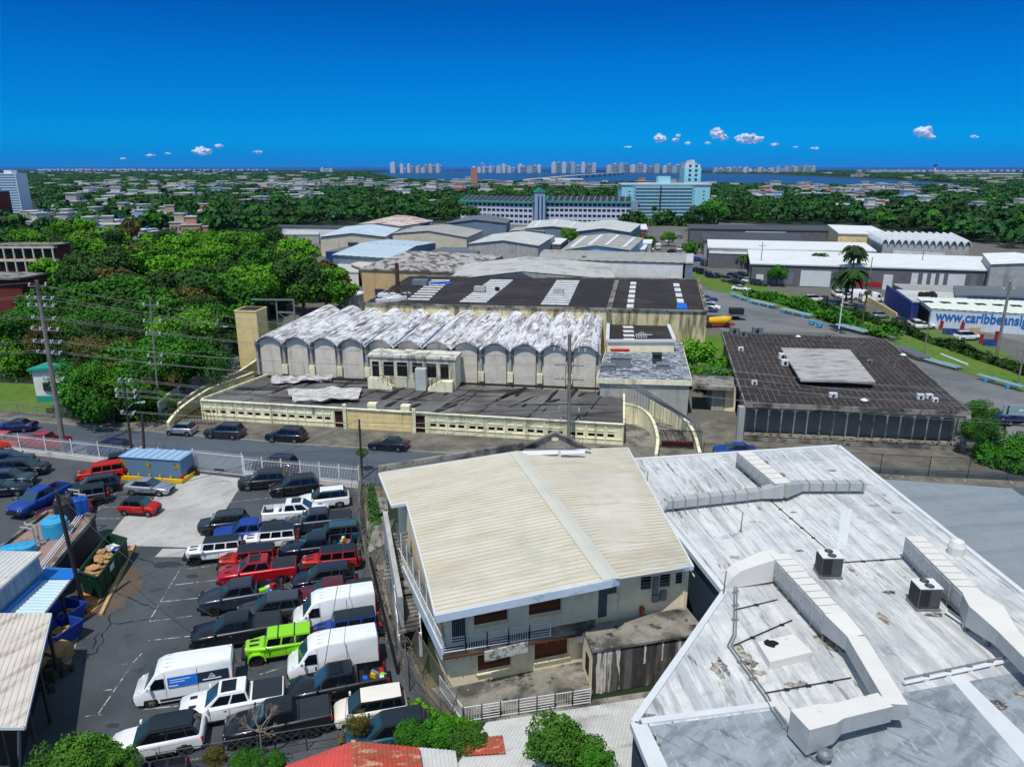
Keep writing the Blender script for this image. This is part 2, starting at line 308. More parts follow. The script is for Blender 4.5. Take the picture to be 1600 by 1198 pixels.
M_bark=mat('bark',hx(110,98,82,.7),.95,var=.25,scale=3,bump=.5)
# ---------------- vehicles ----------------
def paint(name,col,metal=.25): return mat('paint_'+name,col,.32,metal=metal,var=.04,scale=1.5,coat=.6)
PT={k:paint(k,hx(*c),m) for k,c,m in (('white',(236,238,240,1),0),('pearl',(236,230,218,1),0),('black',(30,33,40,.8),.1),('ink',(22,34,56,.8),.2),('charcoal',(62,68,82,.85),.4),
  ('darkgrey',(78,84,94,.85),.4),('silver',(190,198,206,.9),.6),('red',(226,20,24,.85),0),('crimson',(186,22,40,.85),.2),('maroon',(108,28,46,.85),.3),('blue',(16,50,190,.85),.2),
  ('navy',(24,40,110,.8),.2),('teal',(40,98,118,.85),.3),('slate',(56,80,96,.85),.4),('lime',(150,232,22,.85),0),('orange',(220,72,40,.85),.1),('grey',(130,134,138,.9),.3))}
M_cside=mat('car_glass_dark',hx(14,22,30,.8),.08,var=.05,spec=.6)
M_cglass=mat('car_glass',hx(48,84,98,.8),.06,var=.05,spec=.8)
M_tyre=mat('tyre_rubber',(.015,.015,.016),.85,var=.2,scale=5)
M_rimd=mat('rim_dark',(.05,.05,.055),.4,metal=.6,var=.1); M_riml=mat('rim_silver',(.45,.46,.48),.35,metal=.7,var=.1)
M_trimb=mat('trim_black',(.018,.019,.022),.55,var=.1,scale=4)
M_lamp=mat('lamp_clear',(.7,.73,.76),.15,var=.03); M_lampr=mat('lamp_red',(.45,.01,.01),.25,var=.03)
M_roofk=mat('hardtop_black',hx(30,46,58,.8),.55,var=.1,scale=2)
M_cover=mat('bed_cover_black',hx(44,52,60,.8),.7,layers=(((.2,8,1),.55,.6,hx(30,34,40),.5),),var=.12)
M_adblue=mat('advert_blue',hx(20,120,220,.9),.5,var=.03); M_addark=mat('advert_navy',hx(28,44,66,.9),.5,var=.03); M_adwhite=mat('advert_white',hx(220,232,240,1),.5,var=.02)
CARS={
 'suv':dict(cat='suv',L=4.8,w=.96,prof=[(2.36,.42),(2.41,.78),(2.28,.95),(1.75,1.04),(1.2,1.08),(-2.2,1.14),(-2.38,1.0),(-2.40,.48)],xf=1.42,xr=-1.42,r=.38,gh=(1.22,-2.28,.32,-1.86,.90,.68,1.09,1.72),side=[(.09,.47),(.50,.80),(.83,.97)],rails=1),
 'compact':dict(cat='suv',L=4.25,w=.90,prof=[(2.05,.42),(2.12,.8),(2.02,1.0),(1.2,1.08),(-1.95,1.14),(-2.1,1.0),(-2.12,.48)],xf=1.28,xr=-1.27,r=.36,gh=(1.18,-2.02,.52,-1.78,.84,.70,1.09,1.68),side=[(.09,.46),(.49,.78),(.81,.96)],rails=1),
 'jeep':dict(cat='jeep',L=4.75,w=.80,prof=[(2.12,.6),(2.16,1.08),(2.1,1.17),(1.0,1.24),(-2.05,1.24),(-2.1,.55)],xf=1.42,xr=-1.42,r=.42,gh=(.98,-2.07,.72,-2.0,.78,.68,1.24,1.84),side=[(.05,.33),(.37,.63),(.67,.97)],jeep=1,hood=.72),
 'pickup':dict(cat='pickup truck',L=5.85,w=1.02,prof=[(2.85,.5),(2.95,.95),(2.83,1.16),(2.2,1.24),(1.5,1.28),(-2.88,1.34),(-2.93,.62)],xf=1.85,xr=-1.78,r=.43,gh=(1.52,-1.04,.66,-.80,.92,.72,1.28,1.93),side=[(.10,.50),(.55,.95)],bed=(-1.12,-2.82)),
 'van':dict(cat='van',L=6.0,w=1.02,van=1,xf=1.95,xr=-1.85,r=.37,prof=[(2.92,.42),(3.0,.8),(2.86,1.08),(2.25,1.36),(1.55,2.28),(1.15,2.48),(.4,2.56),(-2.93,2.56),(-3.0,2.4),(-3.0,.5)]),
 'sedan':dict(cat='sedan',L=4.7,w=.92,prof=[(2.27,.36),(2.34,.6),(2.2,.78),(1.5,.90),(1.0,.95),(-1.55,1.02),(-2.2,1.02),(-2.34,.85),(-2.3,.4)],xf=1.4,xr=-1.4,r=.34,gh=(.98,-1.75,.12,-1.05,.84,.60,.95,1.43),side=[(.14,.50),(.53,.86)]),
 'hatch':dict(cat='hatchback',L=3.65,w=.82,prof=[(1.72,.36),(1.8,.6),(1.68,.84),(1.35,.94),(.98,1.0),(-1.5,1.04),(-1.76,.9),(-1.78,.4)],xf=1.15,xr=-1.15,r=.31,gh=(.98,-1.68,.28,-1.22,.76,.58,1.0,1.49),side=[(.12,.58),(.62,.88)]),
 'mpv':dict(cat='minivan',L=4.25,w=.89,prof=[(2.05,.38),(2.13,.7),(2.0,.92),(1.7,1.0),(1.35,1.06),(-1.95,1.12),(-2.1,.95),(-2.12,.42)],xf=1.3,xr=-1.3,r=.34,gh=(1.35,-2.02,.55,-1.78,.83,.68,1.06,1.66),side=[(.08,.20),(.23,.52),(.55,.78),(.81,.95)]),
}
def arch(x,r,gc,n=8):
    ra=r+.07; zc=r; a0=math.asin(max(-1,min(1,(gc-zc)/ra)))
    return [(x-ra*math.cos(t),zc+ra*math.sin(t)) for t in [lerp(a0,math.pi-a0,i/n) for i in range(n+1)]]
def car_body(T):
    hl=T['L']/2; w=T['w']; gc=.30 if not T.get('jeep') and not T.get('bed') else .42
    prof=list(T['prof']); bed=T.get('bed')
    inner=prof
    if bed:
        i=len(prof)-2; zb=prof[i][1]
        prof=prof[:i]+[(bed[0],zb),(bed[0],zb-.001),(bed[1],zb-.001),(bed[1],zb)]+prof[i:]
        inner=list(prof); inner[i+1]=(bed[0],zb-.5); inner[i+2]=(bed[1],zb-.5)
    bot=[(-hl+.12,gc)]+arch(T['xr'],T['r'],gc)+arch(T['xf'],T['r'],gc)+[(hl-.12,gc)]
    # arch() returns front-going order for each arch: reversed x sign handled here
    full=prof+bot; inn=inner+bot
    def yf(x,z):
        t=max(0,(abs(x)-.62*hl)/(.38*hl)); f=1-(.15 if x>0 else .07)*t*t
        if T.get('hood') and x>1.0: f*=lerp(1,T['hood'],min(1,(x-1.0)/.3))
        if T.get('van'): f*=1-.13*max(0,(z-1.15)/1.4)**1.3
        else: f*=1-.05*max(0,(.75-z)/.4)
        return f
    def shr(p,k):
        x,z=p; 
        if z>.7: z-=k
        return (x-math.copysign(min(k*1.2,.06),x) if abs(x)>hl*.9 else x,z)
    layers=[]
    o=.14 if bed else .1
    for y,pf,k in ((-w,full,.15),(-(w-.035),full,.07),(-(w-.10),full,.02),(-(w-.17 if not bed else w-o),full,0)): layers.append((y,[shr(p,k) for p in pf]))
    if bed: layers.append((-(w-o),inn))
    mir=[(-y,p) for y,p in reversed(layers)]; layers+=mir
    n=len(full); vs=[];fs=[]
    for y,p in layers: vs+=[(x,y*yf(x,z),z) for x,z in p]
    for k in range(len(layers)-1):
        for i in range(n): fs.append((k*n+i,k*n+(i+1)%n,(k+1)*n+(i+1)%n,(k+1)*n+i))
    fs.append(tuple(range(n))); fs.append(tuple(range((len(layers)-1)*n,len(layers)*n))[::-1])
    m=MB(); m.add(vs,fs); return m,yf
def quadpatch(m,c,u0,u1,v0,v1,off,mi=0,th=.012):
    a,b,cc,d=map(V,c)   # a,b bottom; d,cc top
    nn=(b-a).cross(d-a).normalized()
    def q(u,v): return a.lerp(b,u).lerp(d.lerp(cc,u),v)
    pts=[q(u0,v0),q(u1,v0),q(u1,v1),q(u0,v1)]
    m.hexa([p for p in pts],[p+nn*(off) for p in pts],mi)
def make_wheel(parent,x,y,r,side,rim):
    m=MB(); n=20; vs=[]
    wd=.12
    pr=[(r*.60,-wd*.8),(r*.62,-wd),(r*.93,-wd),(r,-wd*.7),(r,wd*.7),(r*.93,wd),(r*.62,wd),(r*.60,wd*.8)]
    fs=[]
    for rr,yy in pr: vs+=[(x+rr*math.cos(2*math.pi*i/n),y+yy,r+rr*math.sin(2*math.pi*i/n)) for i in range(n)]
    for k in range(len(pr)-1):
        for i in range(n): fs.append((k*n+i,k*n+(i+1)%n,(k+1)*n+(i+1)%n,(k+1)*n+i))
    m.add(vs,fs); wh=m.build('wheel',M_tyre,parent,raw=True,smooth=True)
    m=MB(); ys=y+side*wd*.35; yo=y+side*wd*.8
    m.add([(x+r*.61*math.cos(2*math.pi*i/n),ys,r+r*.61*math.sin(2*math.pi*i/n)) for i in range(n)],[tuple(range(n))])
    rr=M_trimb
    for k in range(6):
        a=math.pi/3*k; c,s_=math.cos(a),math.sin(a); e=r*.07
        p=[(x+c*q-s_*e*f,yo,r+s_*q+c*e*f) for q,f in ((r*.05,-1),(r*.6,-1.3),(r*.6,1.3),(r*.05,1))]
        m.hexa(p,[(a_,ys,b_) for a_,_,b_ in p],1)
    m.build('rim',[rr,rim],wh,raw=True)
PROTO={}
def build_vehicle(kind,opts):
    if kind in('suv','compact','sedan','hatch','mpv'): opts=dict(opts,darkframe=1)
    T=CARS[kind]; root=thing('vehicle','','',(0,0,0)); LOC[root.name]=(0,0,0)
    rim=M_rimd if opts.get('darkrim') else M_riml
    m,yf=car_body(T); w=T['w']; hl=T['L']/2
    P0=PT['white']
    m.build('body',[P0],root,raw=True,smooth=True,recalc=True,ang=48)
    for x in (T['xf'],T['xr']):
        for s_ in (-1,1): make_wheel(root,x,s_*((w if not T.get('jeep') else .86)-.13),T['r'],s_,rim)
    if T.get('van'):
        def y(x,z): return w*yf(x,z)
        # windshield on slope
        m=MB(); a,b=(2.22,1.40),(1.58,2.24)
        q=[(a[0],-y(*a)*.9,a[1]),(a[0],y(*a)*.9,a[1]),(b[0],y(*b)*.84,b[1]),(b[0],-y(*b)*.84,b[1])]; quadpatch(m,q,0,1,0,1,.02); m.build('windshield',M_cglass,root,raw=True)
        for s_ in (-1,1):
            m=MB(); pts=[(2.12,1.30),(1.05,1.30),(1.05,1.98),(1.55,1.98)]
            o=[(x,s_*(y(x,z)-.03),z) for x,z in pts]; u=[(x,s_*(y(x,z)+.014),z) for x,z in pts]; m.hexa(o,u); m.build('side_window',M_cside,root,raw=True)
            m=MB(); m.hexa([(x,s_*(y(x,z)-.03),z) for x,z in ((-1.3,.42),(1.4,.42),(1.4,.55),(-1.3,.55))],[(x,s_*(y(x,z)+.03),z) for x,z in ((-1.3,.42),(1.4,.42),(1.4,.55),(-1.3,.55))]); m.build('side_moulding',M_trimb,root,raw=True)
            for xx in (.98,-.9):
                m=MB(); pts=[(xx,.6),(xx+.02,.6),(xx+.02,2.3),(xx,2.3)]; m.hexa([(x,s_*(y(x,z)-.02),z) for x,z in pts],[(x,s_*(y(x,z)+.006),z) for x,z in pts]); m.build('door_seam',M_trimb,root,raw=True)
            m=MB(); m.obox(1.9,s_*1.17,0,.07,.10,1.3,1.62); m.build('mirror',M_trimb,root,raw=True)
            m=MB(); m.hexa([(2.62,s_*.62,.86),(2.86,s_*.55,.86),(2.86,s_*.84,.86),(2.66,s_*.87,.86)],[(2.5,s_*.66,1.24),(2.66,s_*.58,1.20),(2.66,s_*.85,1.2),(2.5,s_*.89,1.24)]); m.build('headlight',M_lamp,root,raw=True,recalc=True)
            m=MB(); m.box(-3.02,s_*.86-.07,1.0,-2.98,s_*.86+.07,1.7); m.build('taillight',M_lampr,root,raw=True)
        m=MB(); m.hexa([(2.7,-.85,.36),(3.03,-.76,.36),(3.03,.76,.36),(2.7,.85,.36)],[(2.7,-.87,.74),(3.05,-.78,.72),(3.05,.78,.72),(2.7,.87,.74)]); m.build('front_bumper',M_trimb,root,raw=True,bevel=.04)
        m=MB(); m.box(-3.07,-.9,.4,-2.95,.9,.62); m.build('rear_bumper',M_trimb,root,raw=True,bevel=.02)
        m=MB(); m.box(-3.015,-.72,1.45,-2.99,-.1,2.1); m.box(-3.015,.1,1.45,-2.99,.72,2.1); m.build('rear_window',M_cside,root,raw=True)
        m=MB(); 
        for k in range(4): m.box(-2.7,-.68+k*.42,2.555,1.0,-.62+k*.42,2.575)
        m.build('roof_ribs',P0,root,raw=True)
        if opts.get('ad'):
            for s_ in (1,):
                def pan(x0,x1,z0,z1,mm,off,nm,sh=0):
                    m=MB(); pts=[(x0-sh,z0),(x1-sh,z0),(x1,z1),(x0,z1)]; m.hexa([(x,s_*(y(x,z)-.02),z) for x,z in pts],[(x,s_*(y(x,z)+off),z) for x,z in pts]); return m.build(nm,mm,root,raw=True)
                pan(-2.75,.85,1.28,1.95,M_addark,.012,'advert_panel'); pan(-.9,.85,1.28,1.95,M_adblue,.018,'advert_band',0)
                for k,(a_,b_) in enumerate(((.7,-.5),(.7,-.15))): pan(b_,a_,1.76-k*.15,1.80-k*.15,M_adwhite,.024,'advert_lettering')
                pan(-2.3,-1.2,1.42,1.47,M_adwhite,.024,'advert_lettering'); pan(.25,.8,1.36,1.42,M_adwhite,.024,'advert_lettering')
                m=MB()
                for p_,q_ in (((-1.95,1.58),(-1.75,1.84)),((-1.75,1.84),(-1.55,1.58)),((-1.55,1.58),(-1.95,1.58)),((-1.85,1.62),(-1.72,1.7))):
                    m.bar((p_[0],s_*(y(*p_)+.022),p_[1]),(q_[0],s_*(y(*q_)+.022),q_[1]),.012,.035)
                m.build('advert_emblem',M_adwhite,root,raw=True)
        return root
    xb0,xb1,xt0,xt1,hb,ht,zb,zt=T['gh']   # front bottom, rear bottom, front top, rear top
    zb0=zb-.06
    fl=lambda s_:(xb0,s_*hb*.93,zb0); rl=lambda s_:(xb1,s_*hb*.96,zb0); ft=lambda s_:(xt0,s_*ht*.95,zt); rt=lambda s_:(xt1,s_*ht*.97,zt)
    m=MB(); m.hexa([rl(1),rl(-1),fl(-1),fl(1)],[rt(1),rt(-1),ft(-1),ft(1)]); m.build('cabin_frame',[M_trimb if opts.get('darkframe') else P0],root,raw=True,bevel=.10,smooth=True)
    v0=(.09)
    m=MB(); quadpatch(m,[fl(-1),fl(1),ft(1),ft(-1)],.06,.94,v0,.93,.012); m.build('windshield',M_cglass,root,raw=True)
    m=MB(); quadpatch(m,[rl(1),rl(-1),rt(-1),rt(1)],.08,.92,.18 if kind!='sedan' else .12,.9,.012); m.build('rear_window',M_cside,root,raw=True)
    for u0,u1 in T['side']:
        for s_ in (-1,1):
            m=MB(); c=[rl(-1),fl(-1),ft(-1),rt(-1)] if s_<0 else [fl(1),rl(1),rt(1),ft(1)]
            a,b=(1-u1,1-u0) if s_<0 else (u0,u1)
            quadpatch(m,c,a,b,.16,.86,.012); m.build('side_window',M_cside,root,raw=True)
    # roof skin, slightly crowned
    m=MB(); rr=.02
    x0,x1,h=xt0-.02,xt1+.02,ht-.03
    vs=[];fs=[];nx,ny=5,5
    for i in range(nx):
        for j in range(ny):
            x=lerp(x0,x1,i/(nx-1)); yy=lerp(-h,h,j/(ny-1)); e=1-max(abs(i/(nx-1)-.5)*2,abs(j/(ny-1)-.5)*2)**3
            k=.96 if i in(0,nx-1) else 1
            vs.append((x,yy*k,zt+.004+.035*e))
    for i in range(nx-1):
        for j in range(ny-1): fs.append((i*ny+j,(i+1)*ny+j,(i+1)*ny+j+1,i*ny+j+1))
    m.add(vs,fs); m.build('roof',[P0],root,raw=True,smooth=True,recalc=True)
    if T.get('rails') and not opts.get('norails'):
        for s_ in (-1,1):
            m=MB(); m.tube((xt0-.15,s_*(ht-.07),zt+.05),(xt1+.12,s_*(ht-.05),zt+.05),.025,n=5); m.build('roof_rail',M_trimb,root,raw=True)
    if opts.get('sunroof'):
        m=MB(); m.box(xt0-.95,-ht*.72,zt+.03,xt0-.12,ht*.72,zt+.05); m.build('sunroof',M_cside,root,raw=True,bevel=.015)
    # bumpers, grille, lamps, mirrors, door lines
    zf=T['prof'][1][1]; xn=T['prof'][1][0]
    if kind in('pickup','jeep'):
        bw=w*.92 if kind=='pickup' else .82; x_=xn+(.0 if kind=='pickup' else .16)
        m=MB(); m.hexa([(x_-.28,-bw,.5),(x_+.04,-bw*.86,.5),(x_+.04,bw*.86,.5),(x_-.28,bw,.5)],[(x_-.28,-bw,.78),(x_+.06,-bw*.86,.76),(x_+.06,bw*.86,.76),(x_-.28,bw,.78)]); m.build('front_bumper',M_trimb,root,raw=True,bevel=.03)
        m=MB(); m.box(-hl-.02,-bw,.5,-hl+.16,bw,.72); m.build('rear_bumper',M_trimb,root,raw=True,bevel=.03)
    yw=w*yf(xn-.06,zf)
    m=MB(); m.box(xn-.12,-yw*.55,zf-.22,xn+.015,yw*.55,zf+.06); m.build('grille',M_trimb,root,raw=True,bevel=.01)
    for s_ in (-1,1):
        m=MB(); ya=yw*.60; yb=yw*.99
        m.hexa([(xn-.18,s_*ya,zf-.06),(xn+.01,s_*ya,zf-.06),(xn-.08,s_*yb,zf-.06),(xn-.32,s_*yb,zf-.06)],[(xn-.18,s_*ya,zf+.09),(xn-.02,s_*ya,zf+.09),(xn-.12,s_*yb*.99,zf+.09),(xn-.34,s_*yb,zf+.09)]); m.build('headlight',M_lamp,root,raw=True,recalc=True)
        m=MB(); yr=w*yf(-hl+.05,1); zt_=T['prof'][-2][1]-.02 if kind!='sedan' else .92
        if kind in('pickup','jeep'): zt_=1.2
        m.box(-hl-.008,s_*(yr-.12)-.08,zt_-.30,-hl+.2,s_*(yr-.12)+.10,zt_); m.build('taillight',M_lampr,root,raw=True,bevel=.02)
        m=MB(); m.obox(xb0-.22,s_*(hb+.14),0,.06,.11,zb,zb+.17); m.build('mirror',[P0],root,raw=True,bevel=.025)
        m=MB(); m.box(xb0-.5-.75,s_*(w+.012)-.008,zb-.24,xb0-.5-.58,s_*(w+.012)+.008,zb-.20); m.build('door_handle',M_galv,root,raw=True)
        xs=(xb0-.35,xb0-1.4) if kind!='hatch' else (xb0-.25,xb0-1.5)
        for xx in xs:
            m=MB(); m.box(xx,s_*(w-.01)-.014,.42,xx+.014,s_*(w-.01)+.014,zb-.12); m.build('door_seam',M_trimb,root,raw=True)
        m=MB(); m.box(T['xr']+T['r']+.12,s_*(w-.03)-.045,.30 if kind not in('pickup','jeep') else .42,T['xf']-T['r']-.12,s_*(w-.03)+.045,.42 if kind not in('pickup','jeep') else .5); m.build('side_sill',M_trimb,root,raw=True)
    if T.get('jeep'):
        for x in (T['xf'],T['xr']):
            for s_ in (-1,1):
                m=MB(); r=T['r']+.07; zc=T['r']; n=8; vs=[];fs=[]
                for i in range(n+1):
                    a=lerp(R(-5),R(185),i/n)
                    for rr_,zz in ((r,0),(r+.07,0)):
                        for yy in (.62,.97): vs.append((x+rr_*math.cos(a)*1.04,s_*yy,min(zc+rr_*math.sin(a),zc+r*.93+(rr_-r))))
                for i in range(n):
                    o=4*i; fs+=[(o,o+1,o+5,o+4),(o+2,o+6,o+7,o+3),(o+1,o+3,o+7,o+5),(o,o+4,o+6,o+2)]
                m.add(vs,fs); m.build('fender_flare',[M_trimb if not opts.get('paintfender') else P0],root,raw=True,recalc=True)
        m=MB(); n=18; vs=[];fs=[]
        for k,(rr_,xx) in enumerate(((.12,-2.42),(.26,-2.44),(.39,-2.42),(.41,-2.36),(.41,-2.24),(.37,-2.18))):
            vs+=[(xx,.0+rr_*math.cos(2*math.pi*i/n),1.02+rr_*math.sin(2*math.pi*i/n)) for i in range(n)]
        for k in range(5):
            for i in range(n): fs.append((k*n+i,k*n+(i+1)%n,(k+1)*n+(i+1)%n,(k+1)*n+i))
        fs.append(tuple(range(n))); m.add(vs,fs); m.build('spare_wheel',M_tyre,root,raw=True,smooth=True)
        m=MB()
        for s_ in (-.25,.25): m.box(1.25,s_*1.0-.10,1.215,1.85,s_*1.0+.10,1.232)
        m.build('hood_vent',M_trimb,root,raw=True)
        if opts.get('bars'):
            m=MB(); m.box(-.02,-.7,1.83,.06,.7,1.885); m.box(-1.05,-.7,1.83,-.97,.7,1.885); m.build('roof_seam',M_trimb,root,raw=True)
    if T.get('bed'):
        a,b=T['bed']; wi=w-.15
        if opts.get('cover'):
            m=MB(); m.box(b+.02,-wi,1.29,a-.02,wi,1.36); m.build('bed_cover',M_cover,root,raw=True,bevel=.015)
        else:
            m=MB(); m.box(b+.02,-wi,.82,a-.02,wi,.86)
            for k in range(7): m.box(b+.05,-wi+.12+k*.24,.86,a-.05,-wi+.18+k*.24,.88)
            m.build('bed_liner',M_trimb,root,raw=True)
        if opts.get('scoop'):
            m=MB()
            for s_ in (-.42,.42): m.box(1.95,s_-.13,1.235,2.35,s_+.13,1.262)
            m.build('hood_vent',M_trimb,root,raw=True)
    return root
def vehicle(kind,col,u,v,hd,label,opts=None,roofm=None,group=None,z=0,pos=None,name=None,scale=1):
    opts=opts or {}; key=(kind,tuple(sorted(opts.items())))
    if key not in PROTO: root=build_vehicle(kind,opts); PROTO[key]=root
    else: root=copy_tree(PROTO[key])
    T=CARS[kind]
    p=pos if pos is not None else P(u,v,T['gh'][7]*.5 if 'gh' in T else 1.2)
    if kind=='van': scale=.95
    root.location=(p[0],p[1],z); root.rotation_euler=(0,0,R(hd)); root.scale=(scale,)*3
    root.name={'suv':'parked_suv','compact':'parked_suv','jeep':'parked_jeep','pickup':'pickup_truck','van':'cargo_van','sedan':'parked_sedan','hatch':'hatchback_car','mpv':'parked_minivan'}[kind] if not name else name
    root['label']=label; root['category']=T['cat'].replace('jeep','off-roader')
    if root.name.startswith('parked_jeep'): root.name='parked_off_roader'
    if group: root['group']=group
    elif 'group' in root: del root['group']
    pm=PT[col]
    for c in root.children:
        n=c.name.split('.')[0]
        if n in('body','roof','cabin_frame','mirror','roof_ribs','fender_flare'):
            mm=c.material_slots[0]
            if n=='fender_flare' and not opts.get('paintfender'): continue
            if n=='cabin_frame' and kind in('suv','compact','sedan','hatch','mpv'): continue
            setslot(c,0,(roofm if (n=='roof' and roofm) else pm))
    return root
# ---- the dealership / car park block: angled rows, nose to the left ----
HV=197; HB=192
LOT=[
 ('suv','black',411,748,190,'small black suv beside the right post of the sliding gate',dict(),None),
 ('suv','black',460,757,196,'black suv with bright red tail lamp, just behind the low white wall',dict(darkrim=1),None),
 ('suv','white',506,777,194,'white suv with a white roof beside the chain link fence',dict(),None),
 ('pickup','white',462,797,10,'white pickup facing right with open black bed and sunroof',dict(sunroof=1,scoop=1),None),
 ('compact','charcoal',349,815,192,'boxy dark grey compact suv at the edge of the pale concrete apron',dict(darkrim=1),None),
 ('pickup','charcoal',497,812,192,'dark grey pickup with red bed end in front of the white pickup',dict(darkrim=1,cover=1),None),
 ('pickup','blue',390,829,192,'bright blue pickup with black bed cover between two rows',dict(cover=1),None),
 ('compact','teal',525,832,192,'teal compact suv parked against the chain link fence',dict(),None),
 ('jeep','white',335,858,192,'white off-roader with black top, nose at the left end of its row',dict(darkrim=1),1),
 ('jeep','white',422,840,192,'white off-roader with black top behind the red one with black top',dict(darkrim=1),1),
 ('pickup','ink',495,852,192,'dark navy pickup with tools in its open bed beside the fence',dict(darkrim=1),None),
 ('jeep','red',388,872,192,'red off-roader with black top behind the crimson pickup',dict(darkrim=1),1),
 ('jeep','red',516,873,192,'red off-roader with black top nearest the fence',dict(darkrim=1),1),
 ('pickup','crimson',403,889,194,'crimson pickup with sunroof and black bed cover',dict(cover=1,sunroof=1,darkrim=1,scoop=1),None),
 ('suv','ink',505,900,194,'long black suv in front of the red off-roader by the fence',dict(darkrim=1,norails=1),None),
 ('pickup','charcoal',377,927,196,'charcoal pickup with bright coloured clutter in its open bed',dict(darkrim=1),None),
 ('pickup','maroon',520,925,194,'maroon pickup with black bed cover, behind the upper white van',dict(cover=1),None),
 ('suv','darkgrey',425,948,194,'dark grey suv with silver roof rails between the two black pickups',dict(norails=1),None),
 ('van','white',522,948,196,'plain white cargo van, upper of the two beside the fence',dict(),None),
 ('pickup','black',371,981,196,'black pickup with black bed cover above the white van with the blue advert',dict(cover=1,darkrim=1),None),
 ('jeep','lime',437,1004,195,'lime green off-roader with black hood vents',dict(darkrim=1,bars=1,paintfender=1),None),
 ('jeep','blue',540,978,196,'blue off-roader with dark top squeezed between the two white vans',dict(darkrim=1),1),
 ('van','white',520,1018,196,'plain white cargo van, lower of the two beside the fence',dict(),None),
 ('van','white',289,1055,196,'white cargo van with a blue advert on its side',dict(ad=1),None),
 ('pickup','white',364,1092,196,'white pickup with large sunroof and black bed cover',dict(cover=1,sunroof=1,darkrim=1,scoop=1),None),
 ('pickup','black',530,1064,196,'black pickup with open bed and white strip of clutter behind the cab',dict(darkrim=1,sunroof=1),None),
 ('pickup','black',436,1122,196,'black pickup with black bed cover at the front of the lot',dict(cover=1,darkrim=1),None),
 ('mpv','pearl',579,1102,194,'cream white rounded minivan with matching roof',dict(),None),
 ('suv','teal',607,1140,194,'dark teal wagon with black roof behind the red roof',dict(norails=1),1),
 ('suv','white',247,1149,196,'white suv with glossy black roof at the lower left of the lot',dict(darkrim=1),1),
 ('pickup','charcoal',196,1226,196,'dark pickup cut off by the bottom edge behind the shrub',dict(),None),
 ('suv','slate',14,716,12,'grey suv at the left edge under the picket fence',dict(),None),
 ('suv','black',38,728,5,'long black suv facing right near the picket fence',dict(),None),
 ('suv','slate',14,746,12,'dark slate suv behind the long black suv',dict(),None),
 ('sedan','ink',6,762,14,'dark sedan at the left edge below the slate suv',dict(),None),
 ('pickup','blue',62,777,256,'blue pickup parked nose to the camera behind the tank building',dict(),None),
 ('jeep','red',158,737,206,'red off-roader with red top beside the blue grey container',dict(paintfender=1),None),
 ('jeep','ink',184,722,206,'black off-roader behind the red one with red top',dict(darkrim=1),1),
 ('suv','ink',146,757,206,'black suv between the red off-roader and the black-topped one',dict(),None),
 ('jeep','darkgrey',127,775,206,'dark off-roader with black top behind the black water tank',dict(darkrim=1),1),
 ('sedan','maroon',100,795,206,'maroon sedan half hidden by the black water tank',dict(),None),
 ('sedan','silver',234,759,-6,'silver sedan facing right in front of the blue grey container',dict(),None),
 ('hatch','red',219,790,-6,'small red hatchback on the edge of the pale concrete apron',dict(),1),
 ('sedan','navy',24,664,183,'dark blue sedan driving on the far side of the road at left',dict(),None),
 ('pickup','orange',2,688,172,'orange pickup behind the picket fence at the left edge',dict(),None),
 ('pickup','crimson',68,688,172,'red pickup behind the picket fence beside the leaning pole',dict(),None),
 ('suv','navy',172,699,172,'dark blue suv behind the picket fence',dict(),None),
 ('suv','ink',431,723,170,'black suv at the kerb behind the sliding gate fence',dict(),None),
 ('hatch','silver',283,669,172,'silver hatchback parked along the far kerb',dict(),None),
 ('suv','charcoal',351,672,171,'charcoal suv parked along the far kerb beside the silver hatchback',dict(),None),
 ('suv','ink',447,678,170,'black suv on the road in front of the cream wall',dict(),None),
 ('sedan','ink',607,692,170,'dark blue sedan on the road in front of the yellow wall',dict(),None),
 ('suv','ink',938,713,165,'black suv on the road behind the cream roof',dict(),None),
 ('sedan','blue',1148,702,176,'blue sedan just behind the white coated roof',dict(),None),
 ('pickup','navy',1583,648,205,'navy pickup by the green shrub at the right edge',dict(),None),
]
def build_cars():
    loads=[]
    for k,c,u,v,h,lab,o,rf in LOT:
        r_=vehicle(k,c,u,v,h,lab,o,M_roofk if rf else None)
        if 'clutter' in lab or 'tools' in lab: loads.append(r_)
    for r_ in loads:
        for q in range(7):
            m=MB(); m.obox(rng.uniform(-2.6,-1.4),rng.uniform(-.6,.6),rng.uniform(0,3),rng.uniform(.1,.3),rng.uniform(.08,.2),.87,rng.uniform(1.0,1.25))
            m.build('load_item',[M_bright_blue,M_wht,M_redp,M_yelp,M_galv,PT['lime'],M_wht][q],r_,raw=True)
# ---------------- ground, road, lot ----------------
def poly(pts,z,mi=0):
    m=MB(); m.add([(p[0],p[1],z) for p in pts],[tuple(range(len(pts)))],mi); return m
def px(pts,z=0.): return [P(u,v,z) for u,v in pts]
S=70000
m=MB(); m.quad((-S,-400,-.05),(S,-400,-.05),(S,S,-.05),(-S,S,-.05)); struct('ground',m,M_wood_g,base=(0,0,-.05))
# industrial yard ground
struct('yard',poly(px([(560,700),(420,600),(450,470),(480,380),(560,350),(1110,345),(1420,370),(1700,390),(2300,520),(2300,900),(900,760)]),-.03),M_gravel)
# road: one sheet following its kerbs
far=px([(-300,620),(0,655),(200,672),(400,690),(600,704),(800,713),(1000,722),(1200,735),(1400,744),(1600,752),(2000,775)])
near=px([(-300,668),(0,700),(200,722),(400,742),(600,757),(800,765),(1000,765),(1200,765),(1400,765),(1600,772),(2000,800)])
near[0]=P(-300,668)
m=MB()
for i in range(len(far)-1): m.quad(near[i]+V((0,0,.0)),near[i+1],far[i+1],far[i])
struct('road',m,M_road)
